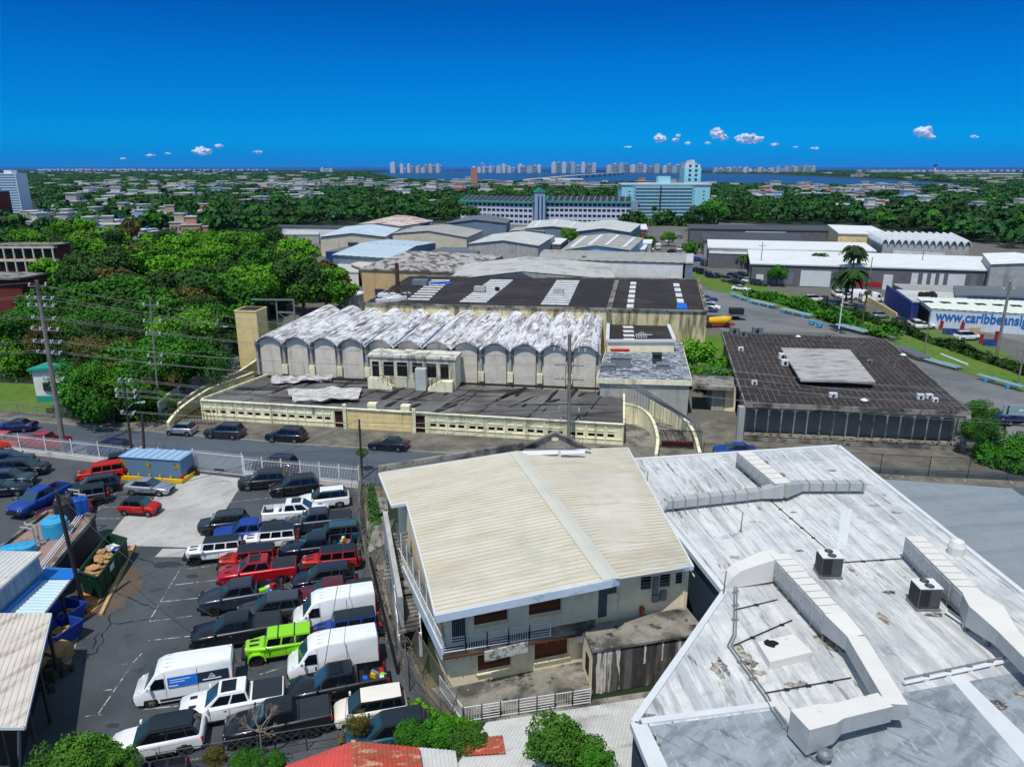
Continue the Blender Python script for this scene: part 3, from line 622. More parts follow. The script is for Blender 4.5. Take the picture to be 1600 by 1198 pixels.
# far pavement with a kerb step
def strip(name,a,b,z,mt,th=.13):
    m=MB()
    for i in range(len(a)-1): m.slab([(a[i].x,a[i].y,z),(a[i+1].x,a[i+1].y,z),(b[i+1].x,b[i+1].y,z),(b[i].x,b[i].y,z)],th)
    return struct(name,m,mt)
fa=px([(-300,619),(0,654),(200,671),(330,683),(500,696.5),(700,708),(980,720.5),(1100,726)])
fb=px([(-300,608),(0,642),(200,653),(330,656),(500,665),(700,678),(980,696),(1100,706)])
strip('pavement',fa,fb,.13,M_side)
fk=[p+V((.06,-.22,0)) for p in fa]
strip('kerb',fk,fa,.15,M_kerb,.15)
# forecourt between road fence and dark roofed hall
struct('forecourt',poly(px([(1000,704),(1100,660),(1160,640),(1160,690),(1520,705),(1700,712),(1700,742),(1100,722)]),.004),M_side)
struct('forecourt_apron',poly(px([(1100,716),(1620,742),(1620,752),(1100,724)]),.012),M_asph)
struct('parking_strip',poly(px([(1360,736),(1700,752),(1700,768),(1360,750)]),.008),M_side)
# parking lot
lot=px([(-300,668.5),(0,701),(200,723),(400,743),(596,757.5),(590,800),(610,900),(640,1010),(700,1130),(760,1300),(-400,1300),(-500,900)])
struct('parking_lot',poly(lot,.006),M_asph)
struct('concrete_apron',poly(px([(296,738),(383,748),(350,800),(318,856),(160,851),(200,800),(262,765)]),.012),M_conc)
struct('concrete_patch',poly(px([(254,857),(293,857),(286,870),(242,870)]),.013),M_conc)
m=MB()
def ln(a,b,w=.10):
    a=P(*a,.0);b=P(*b,.0); d=(b-a).normalized(); n=V((-d.y,d.x,0))*w/2
    m.quad(*[V((q.x,q.y,.016)) for q in (a-n,b-n,b+n,a+n)])
for a,b in (((282,888),(233,970)),((270,914),(420,896)),((252,940),(330,932)),((233,971),(300,962)),((228,1001),(320,991)),((205,1040),(150,1120)),((190,1038),(200,1037)),((222,1020),(208,1035)),
            ((160,1078),(175,1077)),((133,1119),(160,1116)),((225,1108),(300,1100)),((120,1145),(190,1158)),((270,1120),(360,1108)),((260,1190),(380,1178)),
            ((290,889),(420,872)),((470,858),(560,850)),((480,905),(560,892)),((370,768),(430,762)),((352,785),(440,776)),((400,1055),(450,1040)),
            ((202,750),(150,800)),((160,776),(200,776)),((150,792),(190,792)),((146,810),(200,810)),((183,744),(200,752)),((60,730),(10,800)),((20,770),(40,820)),((300,1175),(340,1110)),((330,1065),(400,1060))):
    ln(a,b)
struct('parking_lines',m,M_line)
m=MB()
for i in range(11):
    u=1385+i*24; 
    a=P(u,739+i*1.2+3);b=P(u+9,744+i*1.2+4); d=(b-a).normalized(); n=V((-d.y,d.x,0))*.07
    m.quad(*[V((q.x,q.y,.016)) for q in (a-n,b-n,b+n,a+n)])
struct('roadside_parking_lines',m,M_line)
# dirt slope between lot and house
struct('dirt_strip',poly(px([(566,760),(600,760),(618,900),(640,1010),(720,1120),(765,1200),(700,1180),(640,1020),(592,900),(570,820)]),.012),M_soil)
m=MB()
for q in ([(590,772),(604,768),(607,800),(588,812)],[(572,815),(605,795),(606,850),(578,862)],[(585,866),(618,850),(622,880),(590,892)],[(588,900),(600,900),(612,960),(600,965)]):
    m.slab(px(q,.18),.16)
struct('broken_slabs',m,M_oldconc)
struct('sand_path',poly(px([(602,902),(614,902),(628,965),(616,968)]),.02),mat('sand',hx(200,170,120,.8),.95,var=.15))
# grass areas
struct('grass_verge',poly(px([(-200,590),(60,600),(95,620),(180,650),(180,661),(0,643),(-200,620)]),.01),M_grass)
struct('grass_bank',poly(px([(1190,452),(1300,468),(1430,503),(1620,560),(1700,590),(1700,650),(1600,612),(1480,572),(1385,530),(1280,498),(1180,470)]),.012),M_grass)
struct('lawn',poly(px([(1185,428),(1305,430),(1312,446),(1230,442),(1185,434)]),.014),M_grass)
struct('lawn_far',poly(px([(1300,434),(1400,438),(1600,444),(1600,447),(1385,444),(1330,450)]),.014),M_grass)
# service yard / driveway right
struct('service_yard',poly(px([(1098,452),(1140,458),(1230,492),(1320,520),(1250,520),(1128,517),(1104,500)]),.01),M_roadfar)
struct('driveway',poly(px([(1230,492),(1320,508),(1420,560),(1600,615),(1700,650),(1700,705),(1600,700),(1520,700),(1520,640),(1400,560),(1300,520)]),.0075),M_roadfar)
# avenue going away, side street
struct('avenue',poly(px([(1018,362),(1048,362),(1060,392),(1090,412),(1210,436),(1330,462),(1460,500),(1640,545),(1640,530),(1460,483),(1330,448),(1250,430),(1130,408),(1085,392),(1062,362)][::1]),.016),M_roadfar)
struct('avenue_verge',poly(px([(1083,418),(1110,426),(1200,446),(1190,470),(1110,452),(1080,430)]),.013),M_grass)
struct('sign_shop_yard',poly(px([(1320,470),(1440,462),(1640,480),(1640,600),(1560,545),(1440,505),(1320,478)]),.014),M_gravel)
# water
far_l=[(430,287),(640,270),(900,273),(1200,276),(1340,281),(1500,288),(1530,292),(1420,293),(1250,290),(1050,287),(800,284),(700,283),(620,280)]
lag=px([(575,270),(640,267),(900,268),(1200,272),(1340,278),(1535,290),(1480,293),(1300,291),(1180,289),(1000,287),(800,285),(700,284),(610,278)])
def far_poly(name,pts,z,mt): return struct(name,poly(px(pts),z),mt)

def crack(pts,w_=.05,seed=0,br=2):
    q=random.Random(seed); m=MB(); Q=[P(u,v) for u,v in pts]; path=[]
    for a,b in zip(Q,Q[1:]):
        n=max(2,int((b-a).length/.35))
        for k in range(n): p=a.lerp(b,k/n); path.append(V((p.x+q.uniform(-.12,.12),p.y+q.uniform(-.12,.12),.018)))
    for a,b in zip(path,path[1:]):
        d=(b-a).normalized(); n_=V((-d.y,d.x,0))*w_*q.uniform(.3,1); m.quad(a-n_,b-n_,b+n_,a+n_)
        if q.random()<.25: c=a+V((q.uniform(-.5,.5),q.uniform(-.5,.5),0)); m.quad(a-n_*.6,c-n_*.3,c+n_*.3,a+n_*.6)
    return m
M_crack=mat('crack_dark',hx(38,40,44),.95,var=.2)
for i,pts in enumerate(([(170,960),(172,975),(160,990),(158,1005),(148,1020),(137,1022),(125,1045)],[(178,975),(215,970),(250,962)],[(152,990),(146,1008),(140,1020)],[(10,770),(60,820)],[(500,1090),(470,1150)],[(240,880),(210,870)],[(180,925),(250,955)])):
    struct('asphalt_crack',crack(pts,.06,i),M_crack)
def blot(u,v,rx,ry,z,seed=0):
    q=random.Random(seed); c=P(u,v); n=22; m=MB(); m.add([(c.x+rx*(.7+.5*q.random())*math.cos(6.283*k/n),c.y+ry*(.7+.5*q.random())*math.sin(6.283*k/n),z) for k in range(n)],[tuple(range(n))]); return m
M_oil=mat('oil_stain',hx(62,64,68),.8,var=.2); M_mud=mat('mud_stain',hx(112,98,84),.95,var=.25,layers=((1.2,.5,.62,hx(84,84,84),.8),))
for i,(u,v,rx,ry,mm) in enumerate(((262,882,1.2,.5,M_oil),(185,930,1.3,3.0,M_mud),(200,900,.9,1.4,M_mud),(120,960,.5,.8,M_mud),(177,1133,.4,.2,M_oil),(60,740,1.2,.4,M_oil),(300,900,.5,.3,M_oil),(340,1010,.8,.4,M_oil))):
    struct('asphalt_stain',blot(u,v,rx,ry,.0165+.0005*i,i),mm)
# ---------------- vegetation ----------------
def leafmat(name,c1,c2,k=.62,hv=.2,trans=.15):
    m=mat(name,hx(*c1,k),.75,layers=((.35,.42,.62,hx(*c2,k),.9),(2.2,.6,.72,tuple(min(1,q*1.5) for q in hx(*c1,k)),.6)),var=.25,scale=1.2,rand=hv,spec=.25)
    return m
L_vivid=leafmat('leaves_vivid',(104,168,22),(70,132,18),.72,.25)
L_mid=leafmat('leaves_mid',(72,140,30),(48,104,24),.70,.3)
L_dark=leafmat('leaves_dark',(64,106,34),(42,78,26),.66,.3)
L_far=leafmat('leaves_far',(58,108,48),(40,84,42),.66,.3)
L_dry=leafmat('leaves_dry',(122,120,50),(80,76,36),.6,.2)
L_fore=leafmat('leaves_fore',(86,140,38),(54,100,26),.66,.2)
L_palm=leafmat('leaves_palm',(70,104,40),(44,74,34),.6,.2)
def crown_mesh(name,n,rx,rz,leaf,seed,lobes=9,mtl=None,flat=.5):
    r=np.random.default_rng(seed)
    # lobes of foliage around the crown
    lc=[];lr=[]
    for i in range(lobes):
        a=r.uniform(0,2*np.pi); t=r.uniform(.15,.85) if i else 0; z=r.uniform(-.5,.7)*(1-.4*t) if i else .35
        lc.append((t*np.cos(a)*rx,t*np.sin(a)*rx,z*rz)); lr.append(r.uniform(.22,.46)*rx)
    lc=np.array(lc);lr=np.array(lr)
    k=r.integers(0,lobes,n); d=r.normal(size=(n,3)); d/=np.linalg.norm(d,axis=1)[:,None]
    d[:,2]=np.abs(d[:,2])*np.where(r.random(n)<.78,1,-1)
    rad=lr[k]*(.62+.42*r.random(n)**.5)*(1+.16*np.sin(d[:,0]*7+k)*np.cos(d[:,1]*6+k*2))
    c=lc[k]+d*rad[:,None]*np.array([1,1,rz/rx*1.15])
    nn=d+r.normal(size=(n,3))*.55+np.array([0,0,.25]); nn/=np.linalg.norm(nn,axis=1)[:,None]
    u=np.cross(nn,r.normal(size=(n,3))); u/=np.linalg.norm(u,axis=1)[:,None]; v=np.cross(nn,u)
    s=leaf*(.6+.8*r.random(n))[:,None]
    P4=np.stack([c-u*s-v*s*.35,c+u*s*.2-v*s*.9,c+u*s+v*s*.3,c-u*s*.15+v*s*.95],1).reshape(-1,3)
    me=bpy.data.meshes.new(name); F=np.arange(n*4).reshape(-1,4)
    me.from_pydata(P4.tolist(),[],F.tolist()); me.materials.append(mtl or L_mid); return me
def trunk_mesh(name,h,r0,seed,spread,nl=6):
    r=random.Random(seed); m=MB(); pts=[V((0,0,-.2)),V((r.uniform(-.2,.2),r.uniform(-.2,.2),h*.4)),V((r.uniform(-.4,.4),r.uniform(-.4,.4),h*.75))]
    m.tube(pts[0],pts[1],r0,r0*.75,7); m.tube(pts[1],pts[2],r0*.75,r0*.5,7)
    for i in range(nl):
        a=2*math.pi*i/nl+r.uniform(-.3,.3); st=pts[1].lerp(pts[2],r.uniform(0.1,1)); e=st+V((math.cos(a)*spread*r.uniform(.5,.9),math.sin(a)*spread*r.uniform(.5,.9),h*r.uniform(.25,.55)))
        mid=st.lerp(e,.5)+V((0,0,-.1*h)); m.tube(st,mid,r0*.4,r0*.28,5); m.tube(mid,e,r0*.28,r0*.1,5)
    me=bpy.data.meshes.new(name); me.from_pydata([tuple(x) for x in m.v],[],m.f); me.materials.append(M_bark); return me
CR={}
def crowns(key,nvar,**k):
    if key not in CR: CR[key]=[crown_mesh(key+'_crown',seed=11*i+len(CR)*101+3,**k) for i in range(nvar)]
    return CR[key]
TR={}
def trunk(key,i,h,r0,spread,nl=6):
    kk=(key,i)
    if kk not in TR: TR[kk]=trunk_mesh('trunk',h,r0,i*7+1,spread,nl)
    return TR[kk]
def tree(x,y,h,rx,key,lm,label,group=None,name='leafy_tree',cat='tree',seed=0,z=0,base_k=None):
    # unit crowns are rx 5, rz 3.6 ; trunk h 5
    cs=CR[key]; c=cs[seed%len(cs)]
    root=thing(name,label,cat,(x,y,z),group)
    root.rotation_euler=(0,0,(seed*2.399)%6.28)
    s=rx/5; sz=s*(.85+.3*((seed*37)%10)/10)
    zc=h-3.9*sz
    o=bpy.data.objects.new('crown',c); SC.collection.objects.link(o); o.parent=root; o.location=(0,0,zc); o.scale=(s,s,sz); setslot(o,0,lm)
    t=bpy.data.objects.new('trunk',trunk('t',seed%3,5,.28,3)); SC.collection.objects.link(t); t.parent=root; t.scale=(s,s,max(.3,zc/5*1.0+.05*s)) 
    return root
crowns('near',6,n=9000,rx=5,rz=4.0,leaf=.145,lobes=21)
crowns('fore',5,n=8000,rx=5,rz=4.6,leaf=.19,lobes=26)
crowns('mid',6,n=3800,rx=5,rz=3.9,leaf=.26,lobes=17)
crowns('low',4,n=420,rx=5,rz=3.6,leaf=.75,lobes=8)
crowns('shrub',4,n=900,rx=5,rz=3.6,leaf=.5,lobes=7)
def palm(x,y,h,label,group=None,r=2.6,seed=0,nf=16,trunkh=None):
    root=thing('palm_tree',label,'palm tree',(x,y,0),group); q=random.Random(seed)
    m=MB(); n=6; pts=[V((x+.25*math.sin(i*.5+seed),y+.1*i/n,h*i/n)) for i in range(n+1)]
    for i in range(n): m.tube(pts[i],pts[i+1],lerp(.24,.15,i/n),lerp(.24,.15,(i+1)/n),7)
    m.build('trunk',M_bark,root)
    m=MB(); top=pts[-1]
    for k in range(nf):
        a=2*math.pi*k/nf*2.4+q.uniform(-.2,.2); el_=q.uniform(-.1,1.1); L=r*q.uniform(.85,1.15)
        prev=top; 
        for s_ in range(6):
            t=(s_+1)/6; e=top+V((math.cos(a)*L*t*math.cos(el_*.5),math.sin(a)*L*t*math.cos(el_*.5),L*(t*math.sin(el_)-1.0*t*t)))
            d=(e-prev); sd=d.cross(V((0,0,1))).normalized()*(.42*r/2.6)*(1-.5*abs(t-.45)); dn=V((0,0,-.22*r/2.6))
            m.quad(prev,e,e+sd+dn,prev+sd*1.05+dn); m.quad(prev,prev-sd*1.05+dn,e-sd+dn,e)
            prev=e
    m.build('fronds',L_palm,root)
    return root
# --- wood on the left, tree by tree ---
LF=[  # u, v(base-ish crown centre), height, radius, material
]
def wood():
    q=random.Random(5); i=0
    # region on the ground: (pixels of crown centre at z~6)
    rows=[(617,110,225,9,5.2),(600,100,245,10,6),(588,60,255,13,7),(565,90,300,13,7.5),(540,20,325,15,8),(515,50,345,14,8.5),(492,60,370,14,9),(470,60,385,13,9.5),(450,90,520,14,10),(432,60,515,13,10.5),(415,50,500,12,11),(400,40,480,12,11),(386,20,470,11,11),(372,70,440,9,11)]
    used=[]
    for v,u0,u1,n,h in rows:
        for k in range(n):
            u=lerp(u0,u1,(k+.5)/n)+q.uniform(-12,12); vv=v+q.uniform(-7,7)
            p=P(u,vv,h*.55)
            if p.x>-33 and p.y<113: continue
            if (40<u<142 and v>550) or (u<70 and v>590): continue
            rx=q.uniform(3.6,5.8)*(1 if v>500 else 1.2)
            col=q.random(); lm=L_vivid if (v<470 and col<.6) or (v>=470 and col<.08) else (L_mid if col<.62 else (L_dark if q.random()<.82 else L_dry))
            hh=h+q.uniform(-2,2.6); rx*=q.uniform(.85,1.2)
            lab={'leaves_vivid':'bright green broad leafy tree in the wood left of the vaulted hall','leaves_mid':'mid green leafy tree in the wood left of the vaulted hall','leaves_dark':'dark green dense tree in the wood left of the vaulted hall','leaves_dry':'brownish sparse tree in the wood left of the vaulted hall'}[lm.name]
            grp={'leaves_vivid':'bright green trees of the wood','leaves_mid':'mid green trees of the wood','leaves_dark':'dark trees of the wood','leaves_dry':'brownish trees of the wood'}[lm.name]
            wh='by the road at the foot of the wood' if v>575 else ('beside the tall pole at the left of the wood' if u<170 and v>480 else ('close to the cream tower' if u>260 and v>480 else ('in the middle of the wood' if v>455 else ('along the back left of the wood' if u<250 else 'at the back right of the wood'))))
            lab=lab.replace('in the wood left of the vaulted hall',wh); grp+=' '+wh
            tree(p.x,p.y,hh,rx,'near' if v>520 else 'mid',lm,lab,grp,seed=i); i+=1
wood()
# individual trees in the industrial belt and by buildings
IND=[(893,372,9,4.2,L_vivid,'bright green tree between the white canopied warehouse and the blue fronted one'),
 (907,418,7,2.6,L_mid,'dark round tree in front of the long pale warehouse'),
 (705,330,16,8,L_dark,'large dark tree left of the housing block with solar roof'),(735,338,12,5,L_mid,'small green tree at the left foot of the housing block'),
 (1090,338,13,7,L_dark,'dark tree at the right foot of the teal tower block'),(1115,330,15,8,L_mid,'tall green tree right of the teal tower block'),
 (994,330,10,2,L_dark,'slim dark tree between the housing block and the teal block'),(1022,334,10,2.2,L_dark,'slim dark tree in front of the teal block entrance'),
 (1080,385,5,3.5,L_mid,'low tree beside the avenue at the crates yard'),(1010,375,5,4,L_mid,'low tree at the corner of the light grey warehouse'),
 (1045,372,6,3.5,L_vivid,'small bright tree at the head of the avenue'),(1215,428,6,3,L_mid,'small tree in front of the long white roofed depot'),(1262,372,5,3.5,L_mid,'small tree between the dark roof and the white roof'),
 (1325,440,6,3,L_vivid,'bushy tree under the big palms'),(1535,680,4.5,2.2,L_mid,'green shrubby tree at the right corner of the dark roofed hall'),(1528,655,5,2,L_mid,'upper green bush behind the corner of the dark roofed hall'),
 (1590,695,3,3.5,L_mid,'low green bush at the right edge by the road'),(1560,700,2.6,2.5,L_mid,'low green bush beside the two white posts'),
 (1100,560,6.5,4,L_vivid,'leafy tree in the court between the two flat roofed halls'),(1118,588,4.5,3.2,L_mid,'smaller leafy tree at the front of the planted court'),(1098,585,4,3,L_vivid,'bright undergrowth tree at the left of the planted court')]
for i,(u,v,h,rx,lm,lab) in enumerate(IND):
    p=P(u,v,h*.55); tree(p.x,p.y,h,rx,'mid' if v<600 else 'near',lm,lab,seed=i+50)
# foreground trees at the bottom edge
FG=[(132,1196,5.0,1.5,L_vivid,'bushy bright tree at the bottom left corner'),(86,1208,4.4,1.1,L_vivid,'left outer bush at the bottom left corner'),(182,1206,4.4,1.1,L_vivid,'right outer bush at the bottom left corner'),(388,1205,3.6,.8,L_mid,'small round bush left of the bare sapling'),(432,1208,3.4,.7,L_mid,'small round bush right of the bare sapling'),
 (868,1172,5.8,1.6,L_vivid,'bright leafy tree over the light corrugated roof'),(905,1198,5.0,1.3,L_vivid,'lower right bough tree over the light corrugated roof'),(935,1212,5.2,.8,L_mid,'small dark bush at the right foot of the foreground tree'),
 (645,1152,2.6,1.0,L_mid,'bush behind the red rusty roof'),(690,1150,2.6,1.0,L_mid,'bush between the red roof and the terrace corner'),(735,1165,3.2,1.1,L_vivid,'bush in the gap between the two corrugated roofs'),(560,1135,2.2,.7,L_dry,'spiky yellowish plant behind the ridge of the red roof'),
 (338,1196,3.2,.6,L_dry,'yellow leaved plant at the bottom edge'),(565,712,2.6,.7,L_vivid,'creeper bush around the foot of the dark street pole')]
for i,(u,v,h,rx,lm,lab) in enumerate(FG):
    p=P(u,v,h*.7); tree(p.x,p.y,h,rx,'fore',L_fore if lm is L_vivid else lm,lab,seed=i+90,name='leafy_bush' if rx<1.5 else 'leafy_tree',cat='bush' if rx<1.5 else 'tree')
# ======== cream roofed house ========
def rail(mb,a,b,h=1.0,sp=.14,z=None,r=.02,style='v'):
    a=V(a);b=V(b);L=(b-a).length; up=V((0,0,1))
    for hh in (.08,h): mb.bar(a+up*hh,b+up*hh,.05,.05)
    if style=='v':
        n=max(2,int(L/sp))
        for i in range(n+1): p=a.lerp(b,i/n); mb.bar(p+up*.0,p+up*h,.03,.03)
    else:
        for k in range(1,5): mb.bar(a+up*(.08+(h-.08)*k/5),b+up*(.08+(h-.08)*k/5),.04,.035)
    for p in (a,b): mb.bar(p,p+up*(h+.06),.06,.06)
def railing(parent,a,b,bays,h=1.0,styles='hv',name='railing'):
    a=V(a);b=V(b)
    for i in range(bays):
        m=MB(); rail(m,a.lerp(b,i/bays),a.lerp(b,(i+1)/bays),h,style=styles[i%len(styles)]); m.build(name,M_wht,parent)
ZE,ZR=6.6,7.7
BL=P(592,740,ZE); FL=P(680,962,ZE); RB=P(806,706,ZR); RF=P(956,906,ZR); BR=P(981,700,ZE); FR=P(1083,885,ZE)
ST1=P(601,803,ZE); ST2=P(623,798,ZE+.12); ST3=P(645,905,ZE)
house=thing('cream_roof_house','two storey cream house with pale cream ribbed metal roof and white balcony rails','house',(3.5,46,0))
# walls
w0=P(700,1082,0); w1=P(905,1040,0); w1=w0+(w1-w0)*1.12; w2=P(945,965,3.2); w2=V((w2.x,w2.y,0)); w3=P(1076,948,3.2); w3=V((w3.x-.15,w3.y,0))
wbl=V((BL.x+1.6,BL.y-1,0)); wbr=V((BR.x-.3,BR.y-.6,0))
m=MB(); 
def shift(p,d): return V((p.x+d[0],p.y+d[1],0))
nb=(w1-w0).normalized(); nin=V((-nb.y,nb.x,0))*.28
wj=w1+nin*0+V((.25,.75,0))
core=[w0+nin+nb*.1,w1+nin,w2+V((0,.28,0)),w3+V((-.02,.28,0)),wbr,wbl]
m.prism([(p.x,p.y) for p in core],0,6.5); m.build('core_wall',M_cream,house)
L1=(w1-w0).length
opsL=[(1.9,4.1,1.0,2.25),(5.6,7.9,1.0,2.3),(1.7,3.9,4.3,5.6),(5.2,7.4,4.3,5.6),(.35,1.2,3.4,5.5)]
opsL=[o for o in opsL if o[1]<L1]
m=MB(); m.wall(w0,w1,0,6.5,.28,opsL); m.build('front_wall',M_cream,house)
for o in opsL[:4]:
    window(house,w0,w1,o[0],o[1],o[2],o[3],.2,M_brown,M_cream,1,1,.05,name='boarded_window')
    m=MB(); d=nb; a=w0+d*(o[0]-.08);b=w0+d*(o[1]+.08); m.bar(V((a.x,a.y,o[2]-.05))-nin*.3,V((b.x,b.y,o[2]-.05))-nin*.3,.16,.08); m.build('window_sill',M_cream,house)
window(house,w0,w1,.35,1.2,3.4,5.5,.2,M_dark,M_galv,7,1,.04,name='barred_door')
# little return with blue grey door between the two wall planes, then right wall
m=MB(); m.wall(w1,w2,0,6.5,.2,[(.15,1.1,3.3,5.6)] if (w2-w1).length>1.3 else ()); m.build('front_wall',M_cream,house)
d_=(w2-w1).normalized(); m=MB(); pp=w1+d_*.15; qq=w1+d_*1.12; n_=V((d_.y,-d_.x,0))*.02; m.hexa([V((p.x,p.y,3.32)) for p in (pp,qq,qq+n_,pp+n_)],[V((p.x,p.y,5.6)) for p in (pp,qq,qq+n_,pp+n_)]); m.build('door',M_door,house)
L2=(w3-w2).length
opsR=[(.05,.75,4.9,5.8),(2.35,3.1,4.9,5.85),(3.65,4.4,4.9,5.85),(4.75,5.3,5.0,5.85)]
opsR=[o for o in opsR if o[1]<L2]
m=MB(); m.wall(w2,w3,0,6.5,.28,opsR); m.build('front_wall',M_cream,house)
for o in opsR: window(house,w2,w3,*o,.18,M_glass,M_galv,1,4,.04)
dR=(w3-w2).normalized(); nR=V((dR.y,-dR.x,0))
def wallbox(s,z0,z1,wd,dp,mt,nm):
    p=w2+dR*s; q=p+dR*wd; m=MB(); m.hexa([V((a.x,a.y,z0)) for a in (p,q,q+nR*dp,p+nR*dp)],[V((a.x,a.y,z1)) for a in (p,q,q+nR*dp,p+nR*dp)]); m.build(nm,mt,house)
wallbox(3.15,4.6,5.8,.35,.22,M_galv,'meter_box'); wallbox(3.15,4.0,4.5,.45,.2,M_galv,'meter_box'); wallbox(3.7,4.05,4.75,.4,.2,M_galv,'meter_box')
m=MB(); 
for s_ in (.9,L2-.25): p=w2+dR*s_+nR*.06; m.tube(V((p.x,p.y,3.2)),V((p.x,p.y,6.4)),.04)
p=w2+dR*(L2-.45)+nR*.06; q=p+dR*.15; m.path([V((p.x,p.y,6.3)),V((p.x,p.y,4.6)),V((q.x,q.y,4.2)),V((q.x,q.y,3.2))],.04)
m.build('downpipe',M_cream,house)
M_rib=mat('roof_rib_shade_grime',hx(196,190,170,.82),.8,var=.1)  # rib sides coloured darker to stand in for their shade, plus dirt lines
# roof: two slopes of ribbed sheet
m=MB()
AL=P(622,797,ZE+.15)
m.corr(RB+V((.1,0,0)),RF+V((.1,0,0)),FL,V((AL.x-2.0,AL.y+8,ZE)) if False else BL,.44,.05,.05,mi2=1)
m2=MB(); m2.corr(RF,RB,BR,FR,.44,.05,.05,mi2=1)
# notch cut in left slope is covered by the stairwell; build left slope in pieces
m=MB()
def onL(p,t): return p
def slopeL(t):   # point on ridge at fraction t from back
    return RB.lerp(RF,t)
tn=.30
e0=BL; e1=BL.lerp(FL,tn); r0=slopeL(0); r1=slopeL(tn)
kx=.10
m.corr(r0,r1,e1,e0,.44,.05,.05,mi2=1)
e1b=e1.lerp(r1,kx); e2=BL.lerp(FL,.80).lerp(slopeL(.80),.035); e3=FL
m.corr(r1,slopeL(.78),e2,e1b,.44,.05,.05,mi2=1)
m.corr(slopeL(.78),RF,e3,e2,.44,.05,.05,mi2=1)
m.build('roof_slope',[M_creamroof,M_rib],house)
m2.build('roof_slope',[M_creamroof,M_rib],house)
# ridge cap
m=MB(); d=(RF-RB).normalized(); sd=V((d.y,-d.x,0))*.55
m.slab([RB-sd+V((0,0,.03)),RF-sd+V((0,0,.03)),RF+V((0,0,.10)),RB+V((0,0,.10))][::-1],.02); m.slab([RB+V((0,0,.10)),RF+V((0,0,.10)),RF+sd+V((0,0,.03)),RB+sd+V((0,0,.03))][::-1],.02)
m.build('ridge_cap',mat('ridge_cap',hx(222,220,206,.82),.5,var=.05),house)
# fascias
def fascia(a,b,h,th,mt,nm='fascia',dz=.06):
    a=V(a)+V((0,0,dz));b=V(b)+V((0,0,dz)); m=MB(); m.bar(a-V((0,0,h/2)),b-V((0,0,h/2)),th,h); m.build(nm,mt,house)
fascia(FL,RF,.5,.14,M_fascia); RF2=w2.lerp(w1,.0); 
fascia(RF,P(968,903,ZR-.1),.5,.14,M_fascia)
fascia(P(950,893,ZR-.1),FR,.28,.14,M_fascia)
for a,b in ((BL,e1),(e1,e1b),(e1b,e2),(e2,FL)): fascia(a,b,.22,.12,M_trim,'gutter')
fascia(FR,BR,.22,.12,M_trim,'gutter')
fascia(BL+V((0,.1,0)),RB,.25,.14,M_trim); fascia(RB,BR,.25,.14,M_trim)
# gable parapet at the back with round hole
m=MB(); g0=P(590,738,ZE+.2)+V((0,.3,0)); g1=P(818,700,ZR)+V((0,.3,0)); m.hexa([g0-V((0,0,1)),g1-V((0,0,1)),g1+V((0,.3,-1)),g0+V((0,.3,-1))],[g0+V((0,0,.4)),g1+V((0,0,.35)),g1+V((0,.3,.35)),g0+V((0,.3,.4))]); m.build('parapet_wall',M_oldconc,house)
m=MB(); ga=P(817,700,ZR);gb=P(918,700,ZR); gy=ga.y+.4; n=16; cx=(ga.x+gb.x)/2; ap=ZR+1.35; cz=ZR+.62; r_=.32
outer=[(ga.x,ZR-.2),(gb.x,ZR-.2),(cx,ap)]
ring=[(cx+r_*math.cos(2*math.pi*i/n),cz+r_*math.sin(2*math.pi*i/n)) for i in range(n)]
def onout(a):
    # ray from circle centre to triangle outline
    best=None; dx,dz=math.cos(a),math.sin(a)
    for i in range(3):
        x0,z0=outer[i];x1,z1=outer[(i+1)%3]; ex,ez=x1-x0,z1-z0; den=dx*ez-dz*ex
        if abs(den)<1e-9: continue
        t=((x0-cx)*ez-(z0-cz)*ex)/den; s_=((x0-cx)*dz-(z0-cz)*dx)/den
        if t>0 and -1e-6<=s_<=1+1e-6 and (best is None or t<best): best=t
    return (cx+dx*best,cz+dz*best)
angs=sorted([2*math.pi*i/n for i in range(n)]+[math.atan2(z-cz,x-cx)%(2*math.pi) for x,z in outer])
for a,b in zip(angs,angs[1:]+[angs[0]+2*math.pi]):
    if b-a<1e-4: continue
    i0=(cx+r_*math.cos(a),cz+r_*math.sin(a));i1=(cx+r_*math.cos(b),cz+r_*math.sin(b));o0=onout(a);o1=onout(b)
    m.hexa([(i0[0],gy,i0[1]),(i1[0],gy,i1[1]),(o1[0],gy,o1[1]),(o0[0],gy,o0[1])],[(i0[0],gy+.25,i0[1]),(i1[0],gy+.25,i1[1]),(o1[0],gy+.25,o1[1]),(o0[0],gy+.25,o0[1])])
m.build('gable_wall',M_oldconc,house)
m=MB(); m.bar((ga.x-.3,gy-.05,ZR-.2),(cx,gy-.05,ap+.05),.4,.1); m.bar((cx,gy-.05,ap+.05),(gb.x+.3,gy-.05,ZR-.2),.4,.1); m.build('gable_coping',M_oldconc,house)
m=MB(); m.slab([P(817,711,ZR-.1),P(872,709,ZR-.1),P(872,704,ZR+.1),P(817,704,ZR+.1)],.05); m.slab([P(876,710,ZR-.1),P(914,708,ZR-.1),P(914,703,ZR+.1),P(876,703,ZR+.1)],.05); m.build('roof_patch',M_trim,house)
